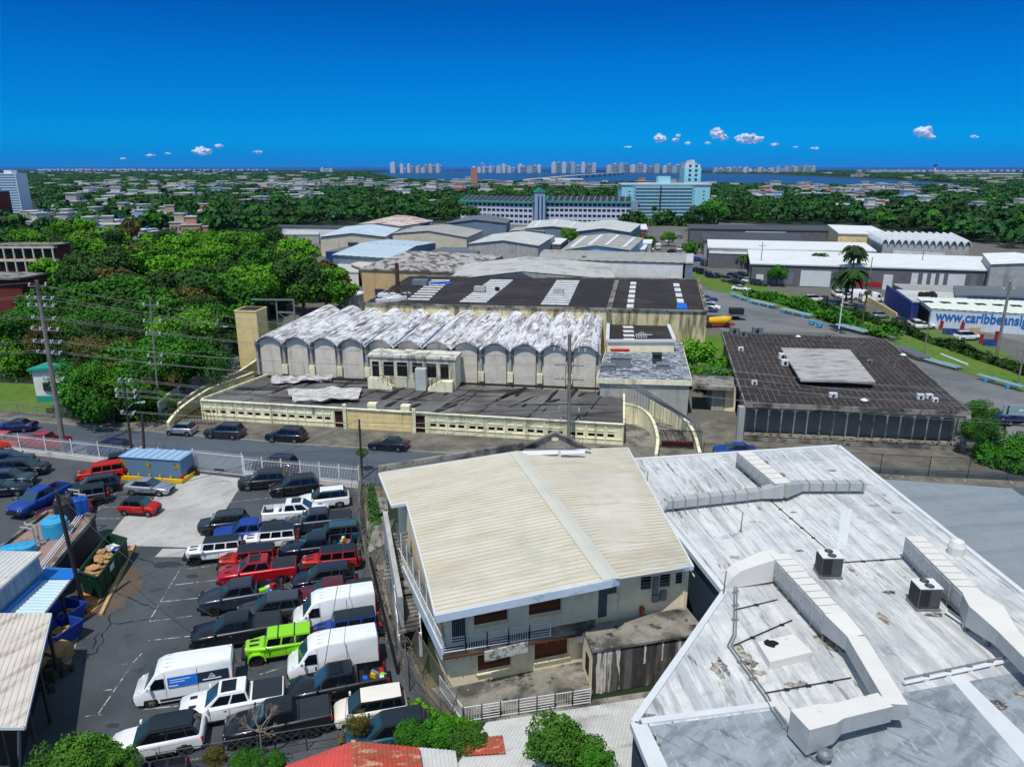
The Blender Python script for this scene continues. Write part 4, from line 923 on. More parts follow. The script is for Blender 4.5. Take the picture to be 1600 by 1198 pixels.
# upper balcony slab along the front and wrapping the left side
bz=3.3
B0=P(692,1022,bz); B1=P(860,994,bz); B2=P(910,984,bz); LB=V((BL.x+.6,BL.y-9,bz))
lz=lambda p,z:V((p.x,p.y,z))
m=MB(); q=[B0,B2,lz(w1,bz),lz(w0,bz)]; m.slab(q,.25); m.build('balcony_slab',M_oldconc,house)
LBk=V((FL.x-4.2,FL.y+12.5,bz)); wk=V((w0.x-4.2,w0.y+12.5,bz))
m=MB(); m.slab([B0,lz(w0,bz),wk,LBk],.25); m.build('side_balcony_slab',M_oldconc,house)
fb=MB(); fb.bar(B0-V((.06,.0,.0)),LBk-V((.06,0,0)),.1,.8); fb.build('balcony_fascia',M_fascia,house)
railing(house,B0+V((.05,.05,0)),B1,5,1.0,'hvhvh')
m=MB(); rail(m,B0,LBk,1.1,sp=.2); 
for k in range(1,7): m.bar(B0.lerp(LBk,k/7),B0.lerp(LBk,k/7)+V((0,0,2.7)),.06,.06)
m.build('side_balcony_railing',M_wht,house)
m=MB(); d=LBk-B0; L=d.length
for k in range(int(L/.28)): p=B0.lerp(LBk,k*.28/L); m.bar(p+V((.03,0,.1)),p+V((.03,0,3.0)),.018,.018)
for k in range(10): m.bar(B0+V((.03,0,.3*k)),LBk+V((.03,0,.3*k)),.018,.018)
m.build('security_grille',M_galv,house)
m=MB(); p=B0.lerp(B2,.56);q=B0.lerp(B2,.86); 
b0=P(757,1024,2.9);b1=P(825,1008,2.9)
m.hexa([b0+V((0,-.15,-.35)),b1+V((0,-.15,-.35)),b1+V((0,-.05,-.35)),b0+V((0,-.05,-.35))],[b0+V((0,-.15,.35)),b1+V((0,-.15,.35)),b1+V((0,-.05,.35)),b0+V((0,-.05,.35))]); m.build('blank_sign_panel',mat('sign_flaking',hx(206,206,200,.9),.9,layers=((2.5,.5,.6,hx(90,88,86),.8),),var=.15),house)
m=MB(); 
for k in range(9):
    p=B0.lerp(B2,.1+.09*k); m.bar(p+V((0,-.02,-.25)),p+V((0.05*((k%3)-1),-.05,-.55-.1*(k%2))),.04,.04)
m.bar(B0+V((0,-.03,-.3)),B2+V((0,-.03,-.3)),.08,.14); m.build('rusty_edge_bars',mat('rust_bar',hx(120,70,50),.9,var=.3),house)
# lower terrace
T0=P(724,1128,.35);T1=P(922,1098,.35); Tw0=V((w0.x-1.0,w0.y,.35))
m=MB(); m.slab([T0,T1,V((w1.x+.3,w1.y,.35)),Tw0],.35); m.build('terrace_slab',M_oldconc,house)
railing(house,T0,T1,7,1.0,'vhvhhvh')
tl=P(688,1078,.35); m=MB(); rail(m,T0,tl,1.0,sp=.16); m.build('railing',M_wht,house)
m=MB(); m.bar(V((w1.x+.1,w1.y-.5,.4)),V((w1.x+.6,w1.y-1.8,.4)),.5,.4); 
for k in range(9): m.obox(lerp(w0.x+2,w1.x,random.random()),w0.y+random.uniform(.2,1.0),random.random()*3,.12,.08,.36,.46)
m.build('rubble',M_oldconc,house)
# ground level terrace wall
m=MB(); a=T0+V((-.05,-.25,-.35)); b=P(1035,1092,0); m.hexa([a,b,b+V((0,.5,0)),a+V((0,.5,0))],[a+V((0,0,.32)),b+V((0,0,.32)),b+V((0,.5,.32)),a+V((0,.5,.32))]); m.build('retaining_kerb',M_oldconc,house)
# concrete annex
c0=P(927,1016,3.2);c1=P(1101,987,3.2);c2=P(1070,949,3.2);c3=P(913,979,3.2)
ann=thing('concrete_annex','low black stained concrete annex with weathered flat roof beside the terrace','annex',((c0.x+c1.x)/2,c0.y+1,0))
m=MB(); m.prism([(p.x,p.y) for p in (c0,c1,c2,c3)],0,3.15); m.build('wall',M_stain,ann)
r=random.Random(8)
for t,w_ in ((.05,.16),(.11,.07),(.215,.17),(.46,.08),(.62,.06)):
    m=MB(); dn=(c1-c0).normalized(); nn_=V((dn.y,-dn.x,0))*.012; L_=(c1-c0).length; vs=[]
    for k in range(9):
        z=3.05-2.95*k/8 if t<.4 else 3.05-1.4*k/8; a=c0+dn*(L_*t-w_*r.uniform(.6,1.1)+.05*k*(t>.2 and t<.3)); b=c0+dn*(L_*t+w_*r.uniform(.6,1.2)); vs+=[V((a.x,a.y,z))+nn_,V((b.x,b.y,z))+nn_]
    m.add(vs,[(2*k,2*k+2,2*k+3,2*k+1) for k in range(8)]); m.build('white_run_mark',mat('white_run',hx(226,220,210,.95),.9,var=.2,scale=3),ann)
m=MB(); m.slab([c0+V((-.1,-.1,.05)),c1+V((.1,-.1,.05)),c2+V((.1,0,.05)),c3+V((-.1,0,.05))],.16); m.build('roof',M_oldconc,ann)
m=MB(); sd=(c3-c0); m.hexa([lz(c0,0)+V((-.06,.12,0)),lz(c0,0)+V((0,.12,0)),lz(c3,0),lz(c3,0)+V((-.06,0,0))],[c0+V((-.06,.12,-.2)),c0+V((0,.12,-.2)),c3+V((0,0,-.2)),c3+V((-.06,0,-.2))]); m.build('side_wall',M_cream,ann)
m=MB(); q=lz(c0,0).lerp(lz(c3,0),.3);r_=lz(c0,0).lerp(lz(c3,0),.6); m.hexa([q+V((-.1,0,.9)),q+V((-.05,0,.9)),r_+V((-.05,0,.9)),r_+V((-.1,0,.9))],[q+V((-.1,0,2.1)),q+V((-.05,0,2.1)),r_+V((-.05,0,2.1)),r_+V((-.1,0,2.1))]); m.build('window',M_dark,ann)
m=MB(); p=P(905,990,2.6); m.obox(p.x,p.y-.1,0,.3,.2,2.2,3.0); o=m.build('air_conditioner',M_wht,base=(p.x,p.y,2.2),label='small white air conditioner on the corner of the annex wall',cat='air conditioner')
m=MB(); p=P(1001,955,3.3); m.obox(p.x,p.y,.3,.12,.35,3.26,3.75); m.build('red_block',M_rust,base=(p.x,p.y,3.26),label='small red block standing on the annex roof',cat='block')
# ---- staircase block left of the house ----
stair=thing('outside_staircase','outdoor concrete staircase with white rails on the left of the cream house','staircase',(-7,48,0))
xs=P(612,820,5); 
sa=P(613,822,4.8); sb=P(640,985,2.0)
m=MB(); q0=P(598,800,6.2);
m.hexa([(q0.x,q0.y,0),(q0.x+.35,q0.y,0),(q0.x+2.6,q0.y-8.2,0),(q0.x+2.25,q0.y-8.2,0)],[(q0.x,q0.y,6.3),(q0.x+.35,q0.y,6.3),(q0.x+2.6,q0.y-8.2,4.2),(q0.x+2.25,q0.y-8.2,4.2)]); m.build('side_wall',M_greyw,stair)
n=9; A0=P(634,930,3.2); A1=P(640,988,1.7)
for i in range(n):
    p=A0.lerp(A1,i/n); m=MB(); m.obox(p.x,p.y,R(18),.72,.16,p.z-.16,p.z); m.build('step',M_oldconc,stair)
m=MB()
for s_ in (-.75,.75):
    o=V((math.cos(R(18))*s_,math.sin(R(18))*s_,0)); m.bar(A0+o+V((0,0,.95)),A1+o+V((0,0,.95)),.05,.05); m.bar(A0+o-V((0,0,.1)),A1+o-V((0,0,.1)),.06,.25)
    for k in range(9): p=A0.lerp(A1,k/8)+o; m.bar(p,p+V((0,0,.95)),.03,.03)
m.bar(A1+V((-.7,-.2,0)),V((A1.x-.7,A1.y-.2,-1)),.2,.2); m.bar(A1+V((.7,0,0)),V((A1.x+.7,A1.y,-1)),.2,.2)
m.build('railing',M_wht,stair)
m=MB(); L0=A0+V((-.9,.1,.0)); m.obox(A0.x+.1,A0.y+1.0,R(18),.95,1.0,3.05,3.2); m.build('landing',M_oldconc,stair)
m=MB(); 
pa=V((A0.x-.75,A0.y+.3,3.2));pb=V((A0.x-.95,A0.y+1.9,3.2)); pc=V((A0.x+.8,A0.y+.6,3.2)); rail(m,pa,pb,1.0); m.build('railing',M_wht,stair)
m=MB(); 
for i in range(12):
    p=V((A0.x-1.2+.0*i,A0.y+2.2+.28*i,3.3+.16*i)); m.obox(p.x,p.y,R(18),.7,.15,p.z-.14,p.z)
m.build('upper_flight',M_oldconc,stair)
# low concrete hut roof beside the slope
m=MB(); q=px([(598,835),(607,806),(606,848),(590,860)],2.2)
hut=thing('concrete_wall_slab','grey concrete retaining wall with slanted top beside the outdoor staircase','wall',(q[0].x,q[0].y,0))
a=P(573,865,1.6);b=P(600,850,1.6); m.slab([a,b,b+V((.3,4.2,.2)),a+V((-.2,4.2,.2))],.15); m.build('top_slab',M_oldconc,hut)
m=MB(); m.hexa([lz(a,0),lz(b,0),lz(b,0)+V((.0,.3,0)),lz(a,0)+V((0,.3,0))],[a-V((0,0,.16)),b-V((0,0,.16)),b+V((0,.3,-.16)),a+V((0,.3,-.16))]); m.build('wall',M_greyw,hut)

# ======== large white coated roof building ========
ZW=6.0
WA,WB,WC=P(965,720,ZW),P(1310,697,ZW),P(1600,928,ZW)
WD=V((32.0,24,ZW)); WE=V((6.9,20,ZW)); WF=P(990,1130,ZW); WG=P(1132,925,ZW)
wbld=thing('white_roof_building','large low building with dirty white coated flat roof carrying air ducts','building',(20,42,0))
ring=[WE,WD,WC,WB,WA,WG,WF]
m=MB(); m.prism([(p.x,p.y) for p in ring],0,ZW-.25); m.build('wall',mat('wall_slate_blue',hx(58,76,96,.8),.85,var=.15,scale=.8),wbld)
m=MB(); m.add([tuple(p) for p in (WG,WC,WB,WA)],[(0,1,2,3)]); m.build('roof_deck',M_whiteroof,wbld)
m=MB(); m.add([tuple(p) for p in (WE,WD,WC,WG,WF)],[(0,1,2,3,4)]); m.build('roof_deck',M_whiteroof,wbld)
m=MB()
for a,b in zip(ring[2:],ring[3:]+[ring[0]]):
    m.bar(a+V((0,0,-.05)),b+V((0,0,-.05)),.35,.34)
m.build('parapet',M_trim,wbld)
m=MB(); pz=ZW+.006
m.add([P(1005,1135,pz),P(1140,1118,pz),P(1215,1108,pz),P(1300,1210,pz),P(1040,1215,pz)],[(4,3,2,1,0)]); 
m.build('grey_coating',M_greyroof2,wbld)
m=MB(); m.add([P(1395,1085,pz),P(1600,1048,pz),P(1800,1150,pz),P(1500,1230,pz),P(1310,1210,pz),P(1250,1140,pz)],[(5,4,3,2,1,0)]); m.build('grey_coating',M_greyroof2,wbld)
m=MB(); m.add([P(1484,1058,pz+.008),P(1506,1056,pz+.008),P(1640,1185,pz+.008),P(1600,1190,pz+.008)],[(3,2,1,0)]); m.build('roof_patch',M_trim,wbld)
m=MB(); m.add([P(1308,858,pz),P(1322,858,pz),P(1332,795,pz),P(1314,797,pz)],[(0,1,2,3)]); m.build('roof_patch',M_trim,wbld)
m=MB(); m.bar(P(1002,1127,ZW+.05),P(1210,1100,ZW+.05),.35,.1); m.bar(P(1003,1132,ZW+.04),P(1035,1200,ZW+.04),.5,.1); m.build('roof_kerb',M_trim,wbld)
# raised membrane laps
m=MB()
for i in range(13):
    t=i/13; a=WA.lerp(WB,t+.03);b=V((lerp(WG.x,WC.x,t+.03),lerp(WG.y,WC.y,t),ZW)); m.bar(a+V((0,-.2,.012)),a.lerp(b,.96)+V((0,0,.012)),.14,.02)
m.build('membrane_laps',M_trim,wbld)
def pbox(pts,zt,zb):
    q=px(pts,zt); return q,[V((p.x,p.y,zb)) for p in q]
# skylight curb
sk=MB(); q,b=pbox([(1203,1034),(1270,1018),(1240,990),(1183,1002)],ZW+.45,ZW+.01); sk.hexa(b,q); sk.build('roof_hatch',M_ductw,label='square white roof hatch with a black burnt patch on the large white roof',cat='roof hatch')
m=MB(); c=P(1204,1004,ZW+.46); n=14; m.add([(c.x+.42*random.uniform(.6,1.2)*math.cos(i/n*6.28),c.y+.36*random.uniform(.6,1.2)*math.sin(i/n*6.28),c.z) for i in range(n)],[tuple(range(n))])
bpy.data.objects['roof_hatch']; m.build('burnt_patch',M_dark,bpy.data.objects['roof_hatch'])
# ---- rooftop duct units ----
def seg_box(m,a,b,w0,w1,z0a,z1a,z0b,z1b,mi=0,mt=None):
    a=V((a[0],a[1],0));b=V((b[0],b[1],0)); d=(b-a).normalized(); s=V((-d.y,d.x,0))
    A=[a+s*w0/2,a-s*w0/2];B=[b-s*w1/2,b+s*w1/2]
    lo=[V((A[0].x,A[0].y,z0a)),V((A[1].x,A[1].y,z0a)),V((B[0].x,B[0].y,z0b)),V((B[1].x,B[1].y,z0b))]
    hi=[V((A[0].x,A[0].y,z1a)),V((A[1].x,A[1].y,z1a)),V((B[0].x,B[0].y,z1b)),V((B[1].x,B[1].y,z1b))]
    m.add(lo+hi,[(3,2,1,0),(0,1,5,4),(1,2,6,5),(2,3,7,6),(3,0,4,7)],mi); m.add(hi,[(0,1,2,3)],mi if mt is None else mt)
def air_unit(label,a,b,w,zt,n,ndoors=6):
    root=thing('rooftop_air_handler',label,'air handler',((a.x+b.x)/2,(a.y+b.y)/2,ZW))
    d=(b-a).normalized(); s=V((-d.y,d.x,0)); L=(b-a).length
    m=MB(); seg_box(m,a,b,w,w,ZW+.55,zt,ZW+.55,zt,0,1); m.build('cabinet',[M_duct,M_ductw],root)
    m=MB()
    for k in range(1,n): p=a+d*(L*k/n); m.bar(V((p.x,p.y,zt+.006))+s*w*.5,V((p.x,p.y,zt+.006))-s*w*.5,.03,.02)
    m.build('top_seams',mat('seam_rust',hx(150,128,112,.8),.8,var=.2),root)
    for sg in (-1,1):
        for k in range(ndoors):
            c=a+d*(L*(k+.5)/ndoors)+s*sg*(w/2+.02); m=MB(); e=d*(L/ndoors*.38); o=s*.02
            m.hexa([V((x.x,x.y,ZW+.75)) for x in (c-e-o,c+e-o,c+e+o,c-e+o)],[V((x.x,x.y,zt-.15)) for x in (c-e-o,c+e-o,c+e+o,c-e+o)]); dr=m.build('access_door',M_duct,root)
            m=MB(); h=c+e*.8+s*sg*.03; m.obox(h.x,h.y,0,.02,.02,ZW+1.0,ZW+1.12); m.build('handle',M_galv,dr)
    m=MB()
    for sg in (-1,1):
        m.bar(V((a.x,a.y,ZW+.45))+s*sg*w*.45,V((b.x,b.y,ZW+.45))+s*sg*w*.45,.12,.18)
        for k in range(6):
            p=a.lerp(b,k/5)+s*sg*w*.45; m.bar(V((p.x,p.y,ZW)),V((p.x,p.y,ZW+.4)),.1,.1)
    m.build('support_frame',M_galv,root)
    for k in (.35,.75):
        p=a.lerp(b,k)+s*(w/2+.16); m=MB(); m.obox(p.x,p.y,math.atan2(d.y,d.x),.22,.12,ZW+1.0,ZW+1.5); m.build('control_box',M_galv,root)
        m=MB(); m.path([V((p.x,p.y,ZW+1.0)),V((p.x,p.y,ZW+.1)),V((p.x,p.y,ZW+.1))+s*.5],.03); m.build('conduit',M_wht,root)
    return root,d,s
def mid(p,q): return p.lerp(q,.5)
zt=ZW+1.75
# central unit
a=mid(P(1196,869,zt),P(1238,861,zt)); b=mid(P(1281,962,zt),P(1327,951,zt))
u1,d1,s1=air_unit('long striped top air handler in the middle of the white roof with an elbow duct',a,b,1.15,zt,9)
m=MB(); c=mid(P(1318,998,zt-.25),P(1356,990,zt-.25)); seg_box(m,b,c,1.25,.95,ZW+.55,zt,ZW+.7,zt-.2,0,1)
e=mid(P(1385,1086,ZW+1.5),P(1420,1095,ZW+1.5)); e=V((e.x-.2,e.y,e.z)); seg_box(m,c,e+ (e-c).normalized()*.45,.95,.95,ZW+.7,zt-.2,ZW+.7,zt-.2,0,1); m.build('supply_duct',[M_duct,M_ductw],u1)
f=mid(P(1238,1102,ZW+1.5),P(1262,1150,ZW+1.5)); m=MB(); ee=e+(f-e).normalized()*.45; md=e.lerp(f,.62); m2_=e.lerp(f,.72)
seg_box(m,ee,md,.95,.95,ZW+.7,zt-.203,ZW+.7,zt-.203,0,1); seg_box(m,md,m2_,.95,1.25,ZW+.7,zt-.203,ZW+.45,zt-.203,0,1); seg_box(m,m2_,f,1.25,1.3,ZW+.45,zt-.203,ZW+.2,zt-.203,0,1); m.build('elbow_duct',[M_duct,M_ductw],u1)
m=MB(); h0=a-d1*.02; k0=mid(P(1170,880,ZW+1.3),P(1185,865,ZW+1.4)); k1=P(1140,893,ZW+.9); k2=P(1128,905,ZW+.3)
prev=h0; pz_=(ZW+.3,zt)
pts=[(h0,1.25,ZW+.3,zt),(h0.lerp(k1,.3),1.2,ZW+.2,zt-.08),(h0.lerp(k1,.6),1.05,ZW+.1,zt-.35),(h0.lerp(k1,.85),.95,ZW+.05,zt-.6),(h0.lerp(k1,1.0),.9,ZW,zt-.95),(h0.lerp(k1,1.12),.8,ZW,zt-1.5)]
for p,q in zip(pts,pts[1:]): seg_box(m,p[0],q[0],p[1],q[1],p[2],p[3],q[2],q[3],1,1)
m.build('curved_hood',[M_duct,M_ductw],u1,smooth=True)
# right unit
a=mid(P(1408,842,zt),P(1449,833,zt)); b=mid(P(1498,934,zt),P(1545,921,zt))
u2,d2,s2=air_unit('striped top air handler near the right edge of the white roof',a,b,1.15,zt,9)
m=MB(); c=b+d2*2.0; seg_box(m,b,b+d2*1.2,1.25,1.9,ZW+.55,zt,ZW+.45,zt,0,1); seg_box(m,b+d2*1.2,b+d2*3.2,1.9,1.1,ZW+.45,zt,ZW+.7,zt-.2,0,1); seg_box(m,b+d2*3.2,b+d2*11,1.1,1.1,ZW+.7,zt-.2,ZW+.7,zt-.2,0,1); m.build('supply_duct',[M_duct,M_ductw],u2)
m=MB(); h=b-d2*1.5-s2*-1.0; 
hh=mid(P(1500,850,ZW+.5),P(1490,860,ZW+.5)); m.lathe((hh.x,hh.y,ZW),[(.5,0),(.55,.6),(.4,1.0),(.1,1.15)],12); m.build('round_vent_cowl',M_ductw,label='white domed vent cowl behind the right air handler',cat='vent')
# back unit with two long low ducts
zt3=ZW+1.5
a=mid(P(1145,707,zt3),P(1180,703,zt3)); b=mid(P(1207,757,zt3),P(1240,752,zt3))
u3,d3,s3=air_unit('striped air handler at the back of the white roof with two low side ducts',a,b,1.3,zt3,7)
m=MB(); pa=P(1190,768,ZW+.7); pb=P(1040,785,ZW+.7); m_=b+d3*.5; seg_box(m,b,V((pa.x,pa.y,0)),.9,.8,ZW+.4,zt3,ZW+.3,ZW+1.0,0,0); seg_box(m,pa,pb,.75,.7,ZW+.3,ZW+.95,ZW+.3,ZW+.95); m.tube((pb.x,pb.y,ZW+.62),(pb.x-.5,pb.y-.45,ZW+.25),.36,.3,10); m.build('left_duct',M_duct,u3)
m=MB(); pa=P(1250,757,ZW+.7); pb=P(1350,757,ZW+.7); seg_box(m,b,pa,.9,.8,ZW+.4,zt3,ZW+.3,ZW+.95,0,0); seg_box(m,pa,pb,.75,.7,ZW+.3,ZW+.95,ZW+.3,ZW+.95); m.build('right_duct',M_duct,u3)
m=MB()
for k in range(8):
    p=P(lerp(1185,1050,k/7),lerp(768,784,k/7),ZW+.7); m.bar((p.x,p.y-.42,ZW+.98),(p.x,p.y+.42,ZW+.98),.05,.04); m.bar((p.x,p.y-.42,ZW),(p.x,p.y-.42,ZW+1),.05,.05); m.bar((p.x,p.y-.42,ZW+.02),(p.x,p.y-1.0,ZW+.02),.05,.05)
for k in range(5):
    p=P(lerp(1262,1345,k/4),757,ZW+.7); m.bar((p.x,p.y-.42,ZW+.98),(p.x,p.y+.42,ZW+.98),.05,.04); m.bar((p.x,p.y-.42,ZW),(p.x,p.y-.42,ZW+1),.05,.05)
m.build('duct_bracing',M_galv,u3)
# condensers
def condenser(u,v,lab,ang):
    p=P(u,v,ZW); root=thing('condenser_unit',lab,'air conditioner',(p.x,p.y,ZW))
    def ob(x0,y0,x1,y1,z0,z1,nm,mt,par=root):
        c,s_=math.cos(ang),math.sin(ang); m=MB(); pts=[(p.x+x*c-y*s_,p.y+x*s_+y*c) for x,y in ((x0,y0),(x1,y0),(x1,y1),(x0,y1))]
        m.hexa([(x,y,ZW+z0) for x,y in pts],[(x,y,ZW+z1) for x,y in pts]); return m.build(nm,mt,par)
    ob(-.72,-.62,.72,.62,.02,.14,'plinth',M_galv); ob(-.64,-.54,.64,.54,.2,1.45,'casing',mat('condenser_grey',hx(112,116,120,.85),.6,var=.12))
    ob(-.68,-.58,.68,.58,1.45,1.5,'top_plate',mat('condenser_top',hx(226,226,222,.95),.6,var=.08))
    for x0,x1 in ((-.60,-.02),(.02,.60)): ob(x0,-.575,x1,-.545,.3,1.35,'side_grille',M_blackm if x0<0 else mat('coil_grey',hx(86,88,92,.8),.7,var=.1))
    for y0,y1 in ((-.5,-.02),(.02,.5)): ob(-.675,y0,-.645,y1,.3,1.35,'side_grille',M_blackm)
    for yy in (-.28,.28):
        c,s_=math.cos(ang),math.sin(ang); q=(p.x-yy*s_,p.y+yy*c); m=MB(); m.lathe((q[0],q[1],ZW+1.5),[(.27,0),(.27,.03),(.25,.035)],18); fan=m.build('fan_guard',M_galv,root)
        m=MB(); m.lathe((q[0],q[1],ZW+1.538),[(.25,0),(.25,.004)],18); m.build('fan_well',M_blackm,fan)
        m=MB()
        for k in range(5): t=k*1.257; m.bar((q[0],q[1],ZW+1.548),(q[0]+.18*math.cos(t),q[1]+.18*math.sin(t),ZW+1.548),.05,.012)
        m.build('fan_blade',M_galv,fan)
    for x in (-.6,.6):
        for y in (-.5,.5):
            c,s_=math.cos(ang),math.sin(ang); m=MB(); X=p.x+x*c-y*s_;Y=p.y+x*s_+y*c; m.bar((X,Y,ZW+.1),(X,Y,ZW+.25),.08,.08); m.build('foot',M_galv,root)
    return root
condenser(1293,897,'double fan grey condenser box beside the middle air handler',R(-62)+R(60))
condenser(1442,946,'double fan grey condenser box between the middle and right air handlers',R(0))
# mould and ponding stains on the coating, under-duct darkness painted in too
M_mould_dark=mat('roof_mould_dark',hx(64,62,58,.8),.95,layers=((2.2,.42,.55,hx(140,140,136,.8),.85),(6,.5,.6,hx(206,206,202,.8),.7)),var=.3,scale=2); M_brs=mat('roof_brown_stain',hx(138,120,96,.8),.95,layers=((3,.42,.56,hx(200,200,196,.8),.85),),var=.25,scale=2)
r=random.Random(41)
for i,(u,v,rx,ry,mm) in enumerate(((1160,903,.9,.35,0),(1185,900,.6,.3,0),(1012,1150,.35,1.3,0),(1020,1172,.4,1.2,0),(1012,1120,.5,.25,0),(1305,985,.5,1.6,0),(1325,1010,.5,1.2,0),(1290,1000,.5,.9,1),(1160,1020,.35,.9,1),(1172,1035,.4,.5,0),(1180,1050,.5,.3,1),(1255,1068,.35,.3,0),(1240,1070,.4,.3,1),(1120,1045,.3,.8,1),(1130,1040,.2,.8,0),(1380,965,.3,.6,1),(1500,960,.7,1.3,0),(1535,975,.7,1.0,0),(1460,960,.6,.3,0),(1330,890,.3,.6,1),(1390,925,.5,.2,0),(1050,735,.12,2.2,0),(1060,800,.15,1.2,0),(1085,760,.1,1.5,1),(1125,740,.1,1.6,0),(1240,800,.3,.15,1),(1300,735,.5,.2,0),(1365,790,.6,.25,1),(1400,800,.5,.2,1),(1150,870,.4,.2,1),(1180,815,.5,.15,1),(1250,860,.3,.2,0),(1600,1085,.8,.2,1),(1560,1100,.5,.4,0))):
    c=P(u,v,ZW+.0095+.0003*(i%9)); n=18; m=MB(); m.add([(c.x+rx*r.uniform(.5,1.25)*math.cos(6.283*k/n)-.08*ry*math.sin(6.283*k/n),c.y+ry*r.uniform(.5,1.25)*math.sin(6.283*k/n),c.z) for k in range(n)],[tuple(range(n))]); m.build('roof_blotch',[M_mould_dark,M_brs][mm],wbld)
# pipes on the roof
def pipe(name,pts,r,mt,lab,z=.08,cat='pipe'):
    m=MB(); q=[P(u,v,ZW+z) for u,v in pts]; m.path(q,r,6); 
    for a,b in zip(q,q[1:]):
        n=int((b-a).length/1.6)
        for k in range(1,n+1): p=a.lerp(b,k/(n+1)); m.obox(p.x,p.y,0,.12,.08,ZW+.005,ZW+z)
    return m.build(name,mt,label=lab,cat=cat)
pipe('roof_conduit',[(1148,905),(1146,990),(1137,1008),(1195,1088),(1205,1107),(1248,1165),(1275,1188)],.05,M_galv,'bundle of grey conduits running down the left part of the white roof to the bottom')
pipe('roof_conduit',[(1152,902),(1150,992),(1142,1008),(1200,1086),(1210,1105),(1253,1163),(1282,1166)],.04,M_galv,'second conduit beside the bundle, ending at the elbow duct',.06)
pipe('roof_conduit',[(1146,1008),(1205,982),(1238,968)],.035,M_blackm,'thin dark pipe from the bend of the conduit bundle to the middle air handler')
pipe('roof_conduit',[(1148,952),(1215,936)],.03,M_blackm,'thin dark pipe crossing the roof left of the middle air handler')
pipe('roof_conduit',[(1195,1082),(1330,1058)],.03,M_blackm,'thin dark pipe below the square roof hatch')
pipe('roof_conduit',[(1318,878),(1408,872)],.03,M_blackm,'thin dark pipe between the two condensers and the right air handler')
pipe('insulated_roof_pipe',[(1412,1066),(1582,1030),(1575,1020),(1478,955)],.10,M_wht,'thick white insulated pipe crossing the right part of the roof',.2)
pipe('insulated_roof_pipe',[(1413,1060),(1580,1024),(1482,952)],.05,M_galv,'thin grey pipe running above the thick white insulated pipe',.4)
pipe('roof_conduit',[(1085,900),(1000,770)],.04,M_wht,'white cable conduit along the left edge of the white roof')
pipe('roof_conduit',[(1204,782),(1290,856)],.03,M_blackm,'dark cable across the roof between the back ducts and the middle condenser',.04)
for u,v,h,l in ((1130,930,1.7,'grey vent pole at the left edge of the white roof'),(1345,1130,1.6,'dark leaning pole in front of the elbow duct'),(1157,830,1.5,'thin antenna on the middle left of the white roof'),(1010,760,1.3,'short grey pole at the back left of the white roof')):
    p=P(u,v,ZW); m=MB(); m.tube(p,p+V((.05,0,h)),.045,.035); m.lathe(p,[(.14,0),(.1,.06)],8); m.build('vent_pole',M_pole,base=tuple(p),label=l,cat='pole')
p=P(1287,1192,ZW); m=MB(); m.lathe(p,[(.14,0),(.14,.35),(.30,.4),(.34,.5),(.30,.62),(.12,.72)],14); m.build('turbine_vent',M_galv,base=tuple(p),label='small round turbine vent at the bottom edge of the white roof',cat='vent')

# ======== neighbours ========
def metal_roof_shed(name,lab,pts,zs,pitch,amp,mr,mw,cat='shed roof',walls=True,th=.04):
    q=[P(u,v,z) for (u,v),z in zip(pts,zs)]; c=sum(q,V((0,0,0)))/4; root=thing(name,lab,cat,(c.x,c.y,0))
    m=MB(); m.corr(q[0],q[1],q[2],q[3],pitch,amp,th); m.build('roof',mr,root)
    if walls:
        m=MB(); cc=[p.lerp(c,.03) for p in q]; lo=[V((p.x,p.y,0)) for p in cc]; hi=[V((p.x,p.y,p.z-.12)) for p in cc]; m.hexa(lo,hi); m.build('wall',mw,root)
    return root,q
metal_roof_shed('blue_grey_roof_shed','low building with blue grey ribbed metal roof right of the white roof','building'and[(1600,928),(1366,748),(1580,763),(1990,1040)],[5.2]*4,.35,.05,M_bluemetal,M_greyw,'building')
m=MB(); 
r1_,_=metal_roof_shed('light_corrugated_shed','low shed with light worn corrugated roof below the terrace','x'and[(760,1128),(1032,1086),(1010,1240),(640,1300)],[2.6,2.6,2.5,2.5],.2,.03,M_corr_lt,M_greyw,'shed')
rs=thing('red_roof_shed','shed with faded red and rusty corrugated hip roof at the bottom edge','shed',(P(560,1180,2.8).x,P(560,1180,2.8).y,0))
ap=P(552,1157,3.4)
m=MB(); m.corr(ap,P(655,1167,3.0),P(670,1260,2.9),P(555,1280,3.3),.2,.03,.04); m.build('roof_slope',M_rust,rs)
m=MB(); m.corr(P(445,1196,2.9),ap,P(555,1280,3.3),P(380,1290,2.8),.2,.03,.04); m.build('roof_slope',mat('red_sheet',hx(214,84,76,.9),.7,layers=(((.5,1.5,1),.5,.62,hx(190,96,80),.8),((2,2,2),.66,.74,hx(120,50,40),.8)),var=.1),rs)
m=MB(); m.bar(ap+V((0,0,.05)),P(555,1280,3.35),.22,.06); m.build('ridge_cap',M_rust,rs)
m=MB(); a,b,c,d=P(450,1200,0),P(652,1172,0),P(660,1300,0),P(400,1300,0); 
a,b=V((P(445,1196,2.9).x+.2,P(445,1196,2.9).y-.2,0)),V((P(655,1167,3.0).x-.2,P(655,1167,3.0).y-.3,0)); m.hexa([a,b,b-V((0,8,0)),a-V((0,8,0))],[p+V((0,0,2.6)) for p in (a,b,b-V((0,8,0)),a-V((0,8,0)))]); m.build('wall',M_greyw,rs)
m=MB(); q=[P(655,1167,2.7),P(712,1172,2.7),P(730,1290,2.6),P(668,1290,2.6)]; m.corr(*q,.2,.03,.04); ws=m.build('corrugated_lean_to',M_corr_lt,base=(q[0].x,q[0].y,0),label='small white corrugated lean-to roof at the right of the red roof',cat='lean-to roof')
